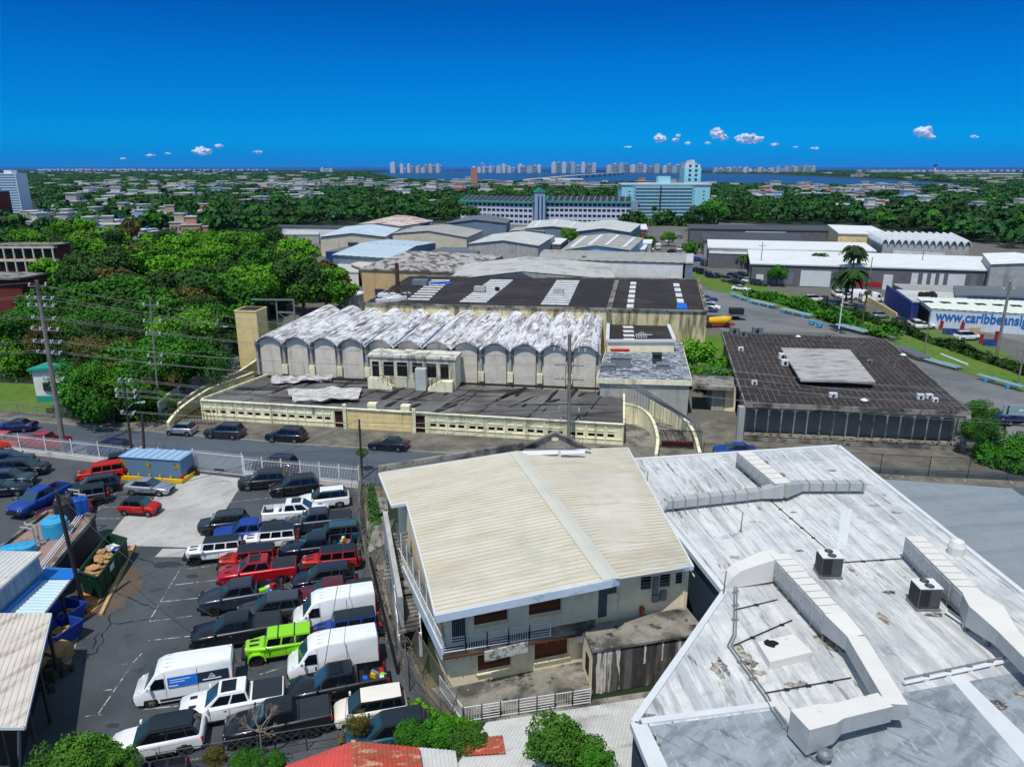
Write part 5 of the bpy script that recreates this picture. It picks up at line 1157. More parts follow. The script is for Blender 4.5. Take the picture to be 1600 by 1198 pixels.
m=MB(); q=[P(715,1156,2.72),P(785,1148,2.72),P(790,1176,2.68),P(725,1180,2.68)]; m.corr(*q,.2,.03,.03); m.build('rusty_sheet',M_rust,base=tuple(q[0]),label='loose rusty corrugated sheets lying on the light corrugated roof',cat='metal sheet')
# ======== long low cream building along the road ========
def lz0(p,z=0): return V((p.x,p.y,z))
F0=P(318,656,0);F1=P(974,697,0); ZL=2.7
K0=P(430,585,ZL);K1=P(975,610,ZL); K1=V((K1.x,K1.y,0)); K0=V((K0.x-1,K0.y,0))
lowb=thing('long_low_building','long low cream walled building with stained flat roof along the far side of the road','building',(F0.x+26,F0.y-4,0))
m=MB(); m.prism([(p.x,p.y) for p in (F0+V((.1,.3,0)),F1+V((-.02,.3,0)),K1,K0)],0,ZL-.35); m.build('core_wall',M_yell,lowb)
m=MB(); m.slab([F0+V((.2,.3,ZL-.3)),F1+V((-.1,.3,ZL-.3)),K1+V((0,0,ZL-.3)),K0+V((0,0,ZL-.3))],.04); m.build('roof_deck',M_lowroof,lowb)
dF=(F1-F0).normalized(); nF=V((dF.y,-dF.x,0)); LFt=(F1-F0).length
def sU(u): # distance along facade for pixel column
    best=0;bd=1e9
    for i in range(0,1001):
        p=F0+dF*(LFt*i/1000); uu=800+FPX*p.x/(p.y*math.cos(PITCH)+CAMH*math.sin(PITCH))
        if abs(uu-u)<bd: bd=abs(uu-u);best=LFt*i/1000
    return best
# vents, in pairs between pilasters
vents=[325,337.5,350,365,378,392,404,418.5,431,444,457,472,484,500,512.5, 677,691,707.5,721,738,751,768,781,798.5,812,829.5,843,860.5,874,894,906,923.5,937.5,954]
door_u=[(524,539),(649,665)]
ops=[]
for u in vents:
    s_=sU(u); ops.append((s_-.38,s_+.38,1.0 if u<600 else .95,1.42 if u<600 else 1.38))
for a,b in door_u: ops.append((sU(a),sU(b),0,2.3))
m=MB(); m.wall(F0,F1,0,ZL,.3,ops); m.build('front_wall',M_yell,lowb)
for o in ops[:-2]: window(lowb,F0,F1,o[0],o[1],o[2],o[3],.28,M_dark,name='vent_opening')
for o in ops[-2:]:
    window(lowb,F0,F1,o[0],o[1],0,2.3,.22,M_dark,M_brown,6,8,.03,name='gate_door')
m=MB()
for u in (316,340,371,398,425,451,478,506,522):
    s_=sU(u); p=F0+dF*s_; m.bar(p+nF*.05,p+nF*.05+V((0,0,ZL-.02)),.14,.14)
for u in (541,648): 
    p=F0+dF*sU(u); m.bar(p+nF*.1,p+nF*.1+V((0,0,ZL+.5)),.45,.4)
for u in (668,699,730,760,790,820,850,884,915,945,972):
    s_=sU(u); p=F0+dF*s_; m.bar(p+nF*.05,p+nF*.05+V((0,0,ZL-.02)),.14,.14)
m.build('pilasters',M_yell,lowb)
# recessed panels above the vents
m=MB()
for u0,u1 in [(a-5.5,a+5.5) for a in vents]:
    a=F0+dF*sU(u0)+nF*.035;b=F0+dF*sU(u1)+nF*.035
    for zz in (1.72,2.22): m.bar(a+V((0,0,zz)),b+V((0,0,zz)),.06,.05)
    for q in (a,b): m.bar(q+V((0,0,1.72)),q+V((0,0,2.22)),.06,.05)
m.bar(F0+nF*.04+V((0,0,.75)),F1+nF*.04+V((0,0,.75)),.08,.06)
m.bar(F0+nF*.06+V((0,0,ZL)),F1+nF*.06+V((0,0,ZL)),.35,.1)
m.build('wall_mouldings',M_yell,lowb)
m=MB(); a=F0+dF*sU(541)+nF*.02; b=F0+dF*sU(648)+nF*.02; m.hexa([a,b,b+nF*.03,a+nF*.03],[q+V((0,0,ZL-.1)) for q in (a,b,b+nF*.03,a+nF*.03)]); m.build('painted_panel',M_yell2,lowb)
m=MB(); 
for zz in (1.4,.8):
    for k in range(16): q=a.lerp(b,(k+.25)/16)+nF*.05; r_=a.lerp(b,(k+.75)/16)+nF*.05; m.bar(q+V((0,0,zz+.45)),r_+V((0,0,zz+.45)),.03,.03)
m.build('painted_panel_mouldings',M_yell2,lowb)
for u in (580,632,541,545):
    p=F0+dF*sU(u)-nF*1.0; 
    if u<550: continue
    m=MB(); m.obox(p.x,p.y,R(-10),.55,.4,ZL-.26,ZL+.55); m.build('roof_vent_box',M_yell,lowb)
for pp,qq in ((F0,K0),(F1,K1)): m=MB(); m.bar(lz0(pp,ZL-.05)+V((0,.2,0)),lz0(qq,ZL-.05),.25,.35); m.build('side_parapet',M_yell,lowb)
# torn felt, tar seams and puddle marks on the flat roof
r=random.Random(12); zq_=ZL-.3+.012
for k in range(46):
    t=r.random(); s_=r.uniform(.03,.97); A_=F0.lerp(F1,s_); B_=K0.lerp(K1,s_); c=A_.lerp(B_,.06+.88*t); c.z=zq_+.0004*k; ang=R(-10)+R(r.choice((80,80,8,60))); L_,W_=r.uniform(.8,4.2),r.uniform(.08,.5); n=12; ca_,sa_=math.cos(ang),math.sin(ang)
    m=MB(); m.add([(c.x+ca_*L_*math.cos(6.283*i/n)*r.uniform(.7,1.1)-sa_*W_*math.sin(6.283*i/n)*r.uniform(.6,1.2),c.y+sa_*L_*math.cos(6.283*i/n)+ca_*W_*math.sin(6.283*i/n)*r.uniform(.6,1.3),c.z) for i in range(n)],[tuple(range(n))]); m.build('tar_mark',mat('tar_black',hx(36,34,34),.95,var=.3),lowb)
m=MB()
for s_ in (.09,.2,.33,.47,.56,.66,.78,.9):
    a=F0.lerp(F1,s_);b=K0.lerp(K1,min(1,s_+.05)); prev=None
    for i in range(12):
        p=a.lerp(b,.03+i/12.0*.95)+V((r.uniform(-.12,.12),0,zq_+.03))
        if prev is not None and r.random()<.85: m.bar(prev,p,r.uniform(.08,.24),.01)
        prev=p
m.build('roof_joints',MATS['tar_black'],lowb)
# crumpled sheets lying on the roof
def crumple(name,lab,pts,z,seed):
    r=random.Random(seed); q=[P(u,v,z) for u,v in pts]; m=MB(); nu,nv=26,14; vs=[];fs=[]
    for i in range(nu+1):
        for j in range(nv+1):
            p=q[0].lerp(q[1],i/nu).lerp(q[3].lerp(q[2],i/nu),j/nv); p=p+V((0,0,.5*abs(math.sin(j*1.35+i*.05+seed))+.08*r.random()+.12*math.sin(i*.5))); vs.append(p+V((0,.25*math.sin(i*.9+j),.06)))
    for i in range(nu):
        for j in range(nv): fs.append((i*(nv+1)+j,(i+1)*(nv+1)+j,(i+1)*(nv+1)+j+1,i*(nv+1)+j+1))
    m.add(vs,fs); lo=min(v[2] for v in vs); return m.build(name,mat('torn_sheet',hx(214,212,210,.8),.7,layers=(((.6,5,1),.54,.62,hx(128,124,122),.7),),var=.1),base=(q[0].x,q[0].y,ZL-.26),label=lab,cat='metal sheet')
crumple('crumpled_sheet','long torn white sheets lying on the low roof in front of the vaulted hall',[(448,615),(566,610),(560,628),(462,634)],ZL-.2,1)
crumple('crumpled_sheet','crumpled grey sheets on the low roof close to the vaulted wall',[(424,594),(522,590),(518,597),(424,602)],ZL-.2,3)
# ======== vaulted hall ========
Z0=ZL; ZT=8.3; ZS=7.15; NB=12
H0=P(405,584,2.5);H1=P(936,604,2.5); H0=lz0(H0);H1=lz0(H1)
dH=(H1-H0).normalized(); nH=V((dH.y,-dH.x,0)); LH=(H1-H0).length; bw=LH/NB; dep=-nH*23
hall=thing('vaulted_hall','hall with twelve white peeling barrel vault roofs and grey arched panels','building',(H0.x+LH/2,H0.y-4,0))
m=MB(); m.prism([(p.x,p.y) for p in (H0-nH*.5,H1-nH*.5,H1+dep,H0+dep)],0,ZS-.3); m.build('core_wall',M_beige,hall)
nseg=12
for i in range(NB):
    a=H0+dH*(bw*i); 
    # vault shell
    m=MB(); vs=[];fs=[]
    for k in range(nseg+1):
        t=k/nseg; x=bw*t; z=ZS+(ZT-ZS)*math.sin(math.pi*t)**.85
        for o in (nH*.55,dep*.33,dep*.66,dep+nH*-.2): vs.append(a+dH*x+o+V((0,0,z+.12)))
        for o in (nH*.55,dep-nH*.2): vs.append(a+dH*x+o+V((0,0,z-.12)))
    for k in range(nseg):
        o=6*k
        fs+=[(o,o+1,o+7,o+6),(o+1,o+2,o+8,o+7),(o+2,o+3,o+9,o+8),(o,o+6,o+10,o+4),(o+4,o+10,o+11,o+5)]
    m.add(vs,fs); m.build('barrel_vault',M_barrelr,hall,smooth=True,ang=60)
    # grey panel with arched top, set back
    m=MB(); e=.55; pts=[(e,0),(bw-e,0)]+[(lerp(bw-e,e,k/nseg),ZS-.35+(ZT-ZS)*math.sin(math.pi*(lerp(bw-e,e,k/nseg)/bw))**.85) for k in range(nseg+1)]
    q=[a+dH*x+V((0,0,z)) for x,z in pts]; m.add(q+[p-nH*.45 for p in q],[tuple(range(len(q)))]+[(k,k+len(q),(k+1)%len(q)+len(q),(k+1)%len(q)) for k in range(len(q))]); m.build('arched_panel',M_barrelw,hall)
    # tympanum closing the vault behind
    m=MB(); pts=[(0,ZS-.5),(bw,ZS-.5)]+[(lerp(bw,0,k/nseg),ZS-.1+(ZT-ZS)*math.sin(math.pi*(1-k/nseg))**.85) for k in range(nseg+1)]
    for off in (-.48,-22.9):
        q=[a+dH*x+V((0,0,z))+nH*off for x,z in pts]; m.add(q,[tuple(range(len(q)))])
    m.build('gable_infill',M_barrelw,hall)
for i in range(NB+1):
    a=H0+dH*(bw*i); m=MB(); m.hexa([a-dH*.16+nH*.1,a+dH*.16+nH*.1,a+dH*.16-nH*.5,a-dH*.16-nH*.5],[p+V((0,0,ZS-.1)) for p in (a-dH*.16+nH*.1,a+dH*.16+nH*.1,a+dH*.16-nH*.5,a-dH*.16-nH*.5)]); 
    m.build('pier',M_greyw,hall)
    if 0<i<NB: m=MB(); m.hexa([a-dH*.38+nH*.25+V((0,0,ZL)),a+dH*.38+nH*.25+V((0,0,ZL)),a+dH*.38-nH*.3+V((0,0,ZL)),a-dH*.38-nH*.3+V((0,0,ZL))],[p+V((0,0,ZL+1.35)) for p in (a-dH*.38+nH*.25,a+dH*.38+nH*.25,a+dH*.38-nH*.3,a-dH*.38-nH*.3)]); m.build('pier_base',M_yell,hall)
    if i<NB+1: m=MB(); m.obox(a.x+nH.x*.35,a.y+nH.y*.35,R(-8),.12,.12,ZS-.5,ZS-.2); m.build('rain_spout',M_oldconc,hall)
m=MB(); m.bar(H0+nH*.9+V((0,0,ZL-.22)),H1+nH*.9+V((0,0,ZL-.22)),1.0,.05); m.build('gap_shade_strip',M_dark,hall)  # dark strip painted in for the shaded gap along the hall base
# blue strips in two valleys
for i in (4,5,6):
    a=H0+dH*(bw*i)+V((0,0,ZS+.30)); m=MB(); m.bar(a+nH*.4,a+dep*.62,.3,.06); m.build('valley_strip',mat('valley_blue',hx(40,84,140,.8),.6,var=.15),hall)
# small rooftop hut with openings
hk0=lz0(P(580,603,ZL-.3));hk1=lz0(P(712,609,ZL-.3)); dk=(hk1-hk0).normalized(); nk=V((dk.y,-dk.x,0)); Lk=(hk1-hk0).length
hut=thing('rooftop_hut','roofless looking cream hut with six dark openings standing on the low roof','hut',(hk0.x+5,hk0.y,ZL-.26))
zt_=6.7
opk=[(Lk*(a-580)/132,Lk*(b-580)/132,z0,5.9) for a,b,z0 in ((583,594,3.3),(601,617,3.9),(622,638,3.9),(646,662,4.5),(667,683,3.9),(689,702,3.3))]
m=MB(); m.wall(hk0,hk1,ZL-.3,zt_,.3,opk); m.build('front_wall',stained('wall_flaking',hx(222,218,196,.9),hx(120,116,110),.8,.5,.62),hut)
bk=-nk*3.2
m=MB(); m.hexa([p+V((0,0,ZL-.3)) for p in (hk0+bk*.92,hk1+bk*.92,hk1+bk,hk0+bk)],[p+V((0,0,zt_-.1)) for p in (hk0+bk*.92,hk1+bk*.92,hk1+bk,hk0+bk)])
for p in (hk0,hk1-dk*.25): m.hexa([q+V((0,0,ZL-.3)) for q in (p-nk*.3,p+dk*.25-nk*.3,p+dk*.25+bk*.92,p+bk*.92)],[q+V((0,0,zt_-.1)) for q in (p-nk*.3,p+dk*.25-nk*.3,p+dk*.25+bk*.92,p+bk*.92)])
m.build('wall',M_yell,hut)
m=MB(); m.slab([V((p.x,p.y,zt_+.2)) for p in (hk0+nk*.2-dk*.2,hk1+nk*.2+dk*.2,hk1+bk-nk*.1+dk*.2,hk0+bk-dk*.2-nk*.1)],.35); m.build('roof',M_oldconc if False else stained('roof_flaking',hx(225,222,210,.9),hx(120,110,98),.8,.5,.6),hut)
for o in opk: window(hut,hk0,hk1,o[0],o[1],o[2],o[3],.26,M_dark,M_blackm,2,3,.05)
m=MB(); c=hk0+dk*(Lk*.62)+nk*.7; m.obox(c.x,c.y,R(-8),.7,.5,ZL-.26,5.4); m.build('metal_cabinet',mat('cabinet_pale',hx(200,208,204,.9),.6,var=.12),base=(c.x,c.y,ZL-.26),label='tall pale metal cabinet in front of the rooftop hut',cat='cabinet')
for f,lab in ((.13,'left'),(.86,'right')):
    c=hk0+dk*(Lk*f)+nk*.2; m=MB(); sg=1 if f<.5 else -1
    for k in range(6): q=c+dk*sg*(.3*k+.2); m.obox(q.x+nk.x*.6,q.y+nk.y*.6,R(-8),.16,.55,ZL-.28,ZL+1.1-.2*k)
    m.obox(c.x+nk.x*.6-dk.x*sg*.7,c.y+nk.y*.6-dk.y*sg*.7,R(-8),.8,.55,ZL-.28,ZL+1.15)
    s_=m.build('steps',M_yell,hut)
    m=MB(); a=c+nk*1.15+V((0,0,ZL+1.9)); b=c+dk*sg*1.9+nk*1.15+V((0,0,ZL+.9))
    for dz in (0,.35): m.bar(a-V((0,0,dz)),b-V((0,0,dz)),.05,.05)
    for k in range(4): p=a.lerp(b,k/3); m.bar(p,V((p.x,p.y,p.z-1.0)),.05,.05)
    m.build('handrail',M_blackm,hut)
m=MB(); p=P(567,560,5.2); m.hexa([(p.x-.75,p.y,4.7),(p.x+.75,p.y,4.7),(p.x+.75,p.y+.5,4.7),(p.x-.75,p.y+.5,4.7)],[(p.x-.85,p.y-.1,5.7),(p.x+.75,p.y-.1,5.8),(p.x+.75,p.y+.5,5.8),(p.x-.85,p.y+.5,5.7)]); m.build('blue_awning',M_bright_blue,hut)
# cream tower left of the vaults
tw=thing('cream_tower','tall windowless cream tower with dark top at the left end of the vaulted hall','tower',(P(395,575,0).x,P(395,575,0).y,0))
t0=P(376,575,0);t1=t0+dH*3.6; zt_=ZH(487,t0.y)
pts=[t0,t1,t1-nH*3.6,t0-nH*3.6]
m=MB(); m.prism([(p.x,p.y) for p in pts],0,zt_); m.build('wall',M_yell2,tw)
m=MB(); m.prism([(p.x,p.y) for p in [lerp(q,sum(pts,V((0,0,0)))/4,-.04) for q in pts]],zt_+.003,zt_+.22); m.build('coping',M_yell2,tw)
m=MB(); m.prism([(p.x,p.y) for p in [lerp(q,sum(pts,V((0,0,0)))/4,.10) for q in pts]],zt_+.2,zt_+.235); m.build('roof_deck',M_darkroof,tw)
m=MB(); c=t1-nH*3.5; g=[c+dH*.8-nH*2,c+dH*3.8-nH*2]
for p in g: m.bar(p,V((p.x,p.y,zt_+1.2)),.2,.2)
for zz in (zt_+1.1,zt_-1,zt_-3): m.bar(V((g[0].x-4,g[0].y,zz)) if zz>zt_ else V((g[0].x,g[0].y,zz)),V((g[1].x,g[1].y,zz)),.2,.25)
m.bar(V((g[0].x,g[0].y,zt_-3)),V((g[1].x,g[1].y,zt_-1)),.08,.08); m.bar(V((g[0].x,g[0].y,zt_-1)),V((g[1].x,g[1].y,zt_-3)),.08,.08)
m.build('steel_gantry',M_galv,base=(g[0].x,g[0].y,0),label='grey steel gantry frame behind the cream tower',cat='gantry')
# grey hut and curved ramp walls on the left
def wall_line(name,lab,pts,h0,h1,th,mt,cat='wall',group=None,cop=None):
    root=thing(name,lab,cat,(pts[0].x,pts[0].y,0),group); m=MB(); n=len(pts)
    for i in range(n-1):
        a,b=pts[i],pts[i+1]; d=(b-a).normalized(); s_=V((-d.y,d.x,0))*th/2; za,zb=lerp(h0,h1,i/(n-1)),lerp(h0,h1,(i+1)/(n-1))
        m.hexa([a-s_,b-s_,b+s_,a+s_],[V((p.x,p.y,z)) for p,z in ((a-s_,za),(b-s_,zb),(b+s_,zb),(a+s_,za))])
    m.build('wall',mt,root)
    m=MB()
    for i in range(n-1):
        a,b=pts[i],pts[i+1]; m.bar(V((a.x,a.y,lerp(h0,h1,i/(n-1))+.06)),V((b.x,b.y,lerp(h0,h1,(i+1)/(n-1))+.06)),th+.12,.12)
    m.build('coping',cop or M_yell,root); return root
def curve(pxs,z=0,n=6):
    q=[P(u,v,z) for u,v in pxs]; q=[V((p.x,p.y,0)) for p in q]; out=[]
    for i in range(len(q)-1):
        p0=q[max(0,i-1)];p1=q[i];p2=q[i+1];p3=q[min(len(q)-1,i+2)]
        for k in range(n):
            t=k/n; out.append(.5*((2*p1)+(-p0+p2)*t+(2*p0-5*p1+4*p2-p3)*t*t+(-p0+3*p1-3*p2+p3)*t**3))
    out.append(q[-1]); return out
wall_line('ramp_wall','upper curved cream ramp wall left of the low building',curve([(277,625),(320,605),(370,592),(408,574)],1.6),1.0,3.2,.25,M_yell2)
wall_line('ramp_wall','lower yellow curved wall dropping to the gate at the left end of the low building',curve([(262,660),(285,640),(330,615),(372,604),(398,598)],1.0),.9,2.6,.25,M_yell2)
wall_line('yard_wall','tall plain wall running back from the road beside the wood',curve([(248,640),(282,615),(325,590),(345,560),(362,530)],1.5),2.4,3.2,.2,M_greyw)
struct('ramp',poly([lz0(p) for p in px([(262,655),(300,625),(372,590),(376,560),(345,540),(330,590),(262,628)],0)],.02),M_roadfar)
m=MB(); p=P(365,520,1.0)
for k in range(26):
    r=random.Random(k); x=p.x+r.uniform(-1.8,1.8);y=p.y+r.uniform(-3,3); m.bar((x-r.uniform(0,1.2),y,r.uniform(.1,2.2)),(x+r.uniform(0,1.2),y+r.uniform(-1,1),r.uniform(.1,2.6)),.12,.12)
m.build('scrap_heap',M_galv,base=(p.x,p.y,0),label='heap of grey metal scrap between the tall wall and the cream tower',cat='scrap heap')
m=MB(); a=P(268,662,0)
for k in range(14): q=a+V((.45*k,-.07*k,0)); m.bar(q,q+V((0,0,2.1)),.05,.05)
m.bar(a+V((0,0,2.0)),a+V((6.0,-.9,2.0)),.06,.06); m.bar(a+V((0,0,.3)),a+V((6.0,-.9,.3)),.06,.06); m.bar(a,a+V((6,-.9,2)),.06,.06)
m.build('iron_gate',mat('gate_rust',hx(110,60,44,.8),.8,var=.2),base=tuple(a),label='rusty barred iron gate at the left end of the low building',cat='gate')
m=MB()
for k in range(60):
    r=random.Random(k+5); q=P(r.uniform(250,275),r.uniform(645,662),0); m.obox(q.x,q.y,r.uniform(0,3),r.uniform(.1,.5),r.uniform(.1,.3),0,r.uniform(.1,.5))
m.build('debris',M_oldconc,base=(P(262,655).x,P(262,655).y,0),label='pile of debris by the left end of the low building',cat='debris pile',kind='stuff')
# ramp on the right end of the low building
wall_line('ramp_wall','inner curved cream ramp wall at the right end of the low building',curve([(975,635),(1000,638),(1018,650),(1028,675),(1026,697)],2.2)[:],2.6,1.2,.22,M_yell)
wall_line('ramp_wall','outer curved cream ramp wall ending by the barred gate',curve([(975,622),(1010,628),(1050,645),(1080,668),(1094,700)],1.6),3.3,1.0,.22,M_yell)
struct('ramp',poly([lz0(p) for p in px([(975,645),(1010,650),(1050,662),(1088,700),(1030,706),(976,700)],0)],.02),M_oldconc)
st=thing('long_stair_rails','row of long sloping pale metal handrails climbing beside the right curved ramp','handrail',(P(1020,640).x,P(1020,640).y,0))
for k in range(5):
    a=P(979+k*5,601+k*1,5.2);b=P(1068+k*7,652+k*4,2.2); m=MB(); m.bar(a+V((0,.25*k,0)),b+V((0,.25*k,0)),.07,.12)
    for j in range(6): q=(a+V((0,.25*k,0))).lerp(b+V((0,.25*k,0)),j/5); m.bar(q,V((q.x,q.y,max(0,q.z-2.2))),.05,.05)
    m.build('sloping_rail',M_galv,st)
m=MB(); a=P(1028,700,0);b=P(1095,702,0)
for k in range(34): q=a.lerp(b,k/33); m.bar(q,q+V((0,0,2.3)),.04,.04)
m.bar(a+V((0,0,2.2)),b+V((0,0,2.2)),.06,.06); m.bar(a+V((0,0,.2)),b+V((0,0,.2)),.06,.06)
for k in range(4): q=a.lerp(b,.1+.2*k); m.bar(q+V((0,-.05,2.2)),q+V((1.2,-.05,.1)),.06,.06)
m.build('barred_gate',M_blackm,base=tuple(a),label='dark barred gate across the right ramp of the low building',cat='gate')
m=MB(); a=P(1035,697,0); m.hexa([a,a+V((3.5,-.3,0)),a+V((3.5,.3,0)),a+V((0,.6,0))],[p+V((0,0,.5)) for p in (a,a+V((3.5,-.3,0)),a+V((3.5,.3,0)),a+V((0,.6,0)))]); m.build('red_block_wall',mat('maroon_wall',hx(110,36,36,.8),.8,var=.2),base=tuple(a),label='low dark red block wall behind the barred gate',cat='wall')
# ======== big black roofed hall behind ========
ZB=9.0
b0,b1,b2,b3=P(570,475,ZB),P(1105,487,ZB),P(1091,437,ZB),P(640,432,ZB)
big=thing('black_roof_hall','large hall behind the vaults with black flat roof and white skylight strips','building',((b0.x+b1.x)/2,b0.y,0))
m=MB(); m.prism([(p.x,p.y) for p in (b0,b1,b2,b3)],0,ZB-.1); m.build('wall',stained('wall_big_hall',hx(226,214,170,.9),hx(110,100,76),.85,.46,.6),big)
def inset(q,k,z): 
    c=sum(q,V((0,0,0)))/len(q); return [V((lerp(p.x,c.x,k),lerp(p.y,c.y,k),z)) for p in q]
m=MB(); m.add(inset([b0,b1,b2,b3],.012,ZB+.05),[(0,1,2,3)]); m.build('roof_deck',M_darkroof,big)
m=MB()
for a,b in zip((b0,b1,b2,b3),(b1,b2,b3,b0)): m.bar(a+V((0,0,.06)),b+V((0,0,.06)),.45,.3)
m.build('coping',M_oldconc,big)
dB=(b1-b0).normalized()
def rungs(ua,va,ub,vb,n,wd,nm,col,z=ZB+.06,wy=.55,gap=.5,lab=None):
    m=MB(); A_=P(ua,va,z);B_=P(ub,vb,z); d=(B_-A_); st_=d/n
    for k in range(n):
        c=A_+st_*(k+.5); h=st_*gap*.5; e=dB*wd/2
        q=[c-e-h,c+e-h,c+e+h,c-e+h]; m.slab([p+V((0,0,.10)) for p in q],.12)
    return m.build(nm,col,big)
M_sky=mat('skylight_white',hx(226,226,224,.95),.6,layers=((1.5,.55,.68,hx(150,150,150),.7),),var=.1)
rungs(738,473,785,437,13,4.6,'skylight_strip',M_sky)
rungs(866,477,888,438,13,4.6,'skylight_strip',M_sky)
rungs(652,470,690,437,9,3.8,'skylight_strip',M_sky,gap=.4)
rungs(984,483,990,440,6,1.1,'skylight_strip',M_sky,gap=.6)
rungs(1064,475,1056,442,4,1.1,'skylight_strip',M_sky,gap=.6)
m=MB(); a=P(951,485,ZB+.1);b=P(964,438,ZB+.1); m.bar(a,b,.8,.25); m.build('expansion_kerb',M_oldconc,big)
m=MB(); q=[P(u,v,ZB+.12) for u,v in ((1057,483),(1074,483),(1072,475),(1058,475))]; m.slab([p+V((0,0,.15)) for p in q],.2); m.build('blue_tarp',M_bright_blue,base=tuple(q[0]),label='bright blue tarp at the front right of the black flat roof',cat='tarp')
m=MB(); 
for k in range(6): q=P(675+k*5,443+ (k%2),ZB+.1); m.obox(q.x,q.y,.2*k,.9,.5,ZB+.06,ZB+.3)
m.build('blue_tarp',M_bright_blue,base=tuple(P(688,443,ZB)),label='crumpled blue tarp at the back left of the black flat roof',cat='tarp')
for (u,v,w_,h,mt,lab) in ((657,447,1.4,1.0,M_galv,'grey box unit beside the crumpled blue tarp on the black roof'),(750,457,1.0,.9,M_duct,'blue grey box unit on the middle skylight strip'),(873,461,.9,.9,M_duct,'blue grey box unit on the right skylight strip'),(777,455,.4,.5,M_blackm,'small dark cap right of the middle skylight strip')):
    q=P(u,v,ZB); m=MB(); m.obox(q.x,q.y,R(-8),w_,w_*.7,ZB+.25,ZB+h+.25); m.obox(q.x,q.y,R(-8),w_*.8,w_*.5,ZB+.05,ZB+.25); m.lathe((q.x,q.y,ZB+h+.25),[(w_*.4,0),(w_*.4,.06)],12); m.build('roof_unit',mt,base=(q.x,q.y,ZB+.05),label=lab,cat='roof unit')
ch=P(622,463,ZB); m=MB(); m.tube(ch,(ch.x,ch.y,ZH(411,ch.y)),.4,.36,10); 
for k in range(4): t=k*1.57+.5; m.bar((ch.x+2.2*math.cos(t),ch.y+2.2*math.sin(t),ZB+.1),(ch.x,ch.y,ZB+2.2),.15,.15)
m.build('chimney_pipe',mat('pipe_rust_dark',hx(80,62,54,.8),.9,var=.2),base=tuple(ch),label='thin dark braced chimney pipe at the left of the black flat roof',cat='chimney')
for k in range(9):
    r=random.Random(k+33); q=P(r.uniform(590,640),r.uniform(460,472),ZB); m=MB(); m.obox(q.x,q.y,r.uniform(-.4,.4),r.uniform(.5,2.2),r.uniform(.2,.5),ZB+.06,ZB+.06+r.uniform(.15,.6)); m.build('roof_debris',M_sky,big)
# low pitched white roof showing behind the black roof
m=MB(); g0,g1,g2=P(700,437,8.5),P(815,424,10.5),P(962,436,8.5)
gb=thing('grey_gable_roof','pale grey gable roof rising just behind the black flat roof','roof',(g1.x,g1.y,0))
o_=V((2,26,0)); m=MB(); m.corr(g1,g1+o_,g0+o_,g0,2.2,.1,.1); m.build('roof_slope',M_bluemetal if False else mat('roof_grey_pale',hx(190,190,186,.9),.7,var=.12,layers=((.2,.5,.65,hx(160,158,152),.8),)),gb); m=MB(); m.corr(g1+o_,g1,g2,g2+o_,2.2,.1,.1); m.build('roof_slope',MATS['roof_grey_pale'],gb)
m=MB(); m.add([lz0(g0),lz0(g2),g2-V((0,0,.2)),g1-V((0,0,.2)),g0-V((0,0,.2))]+[lz0(g0)+o_,lz0(g2)+o_,g2+o_-V((0,0,.2)),g1+o_-V((0,0,.2)),g0+o_-V((0,0,.2))],[(0,1,2,3,4),(9,8,7,6,5),(1,6,7,2),(0,4,9,5)]); m.build('wall',M_greyw,gb)
# water tank
p=P(549,480,0); m=MB(); zt_=ZH(459,P(549,480,0).y); wt=thing('water_tank','round pale concrete water tank with white conical lid left of the black roof','water tank',tuple(p))
m=MB(); m.lathe(p,[(2.9,0),(2.9,zt_),],22); m.build('tank_wall',M_greyw,wt); m=MB(); m.lathe(p,[(3.1,zt_+.003),(3.1,zt_+.25),(.3,zt_+1.0)],22); m.build('lid',M_trim,wt)
# ======== annex roofs right of the vaults ========
an=thing('mid_annex_hall','dark flat roof annex with a pale kerb, right of the vaults','annex',(P(1000,560).x,P(1000,560).y+10,0))
q=[P(949,533,6.6),P(1054,533,6.6),P(1040,498,6.6),P(951,497,6.6)]
m=MB(); m.prism([(p.x,p.y) for p in q],0,6.5); m.build('wall',M_cream,an); m=MB(); m.add(inset(q,.01,6.56),[(0,1,2,3)]); m.build('roof_deck',M_darkroof,an)
m=MB(); 
for a,b in zip(q,q[1:]+q[:1]): m.bar(a+V((0,0,.05)),b+V((0,0,.05)),.5,.35)
m.build('coping',M_trim,an)
for k in range(6): c=P(983-k*.6,531-k*6.5,6.62); m=MB(); m.slab([c+V((-.8,-.7,.1)),c+V((.8,-.7,.1)),c+V((.8,.6,.1)),c+V((-.8,.6,.1))],.1); m.build('skylight',M_sky,an)
m=MB(); c=P(1003,528,6.6); 
for k in range(7): m.tube(c+V((k*.25-.8,0,0)),c+V((k*.25-.8,0,1.0-.12*abs(k-3))),.06)
m.bar(c+V((-1,0,.5)),c+V((1.5,0,.5)),.1,.1); m.build('pipe_cluster',M_wht,an)
fl=thing('flecked_roof_annex','low annex with peeling blue white roof and plain cream fascia, right of the vaults','annex',(P(1000,600).x,P(1000,600).y,0))
q=[P(932,590,5.0),P(1082,594,5.0),P(1066,534,5.0),P(950,533,5.0)]; q0_=lz0(q[0])
wq=[V((p.x,p.y,0)) for p in q]; c_=sum(wq,V((0,0,0)))/4
m=MB(); m.prism([(lerp(p.x,c_.x,.07),lerp(p.y,c_.y,.03)) for p in wq],0,4.3); m.build('wall',M_greyw,fl)
m=MB(); ex=lz0(P(925,590,5)); 
m.prism([(p.x,p.y) for p in wq],4.25,4.9); m.build('fascia',M_yell,fl)
m=MB(); m.add(inset(q,.015,4.93),[(0,1,2,3)]); m.build('roof_deck',M_bluefleck,fl)
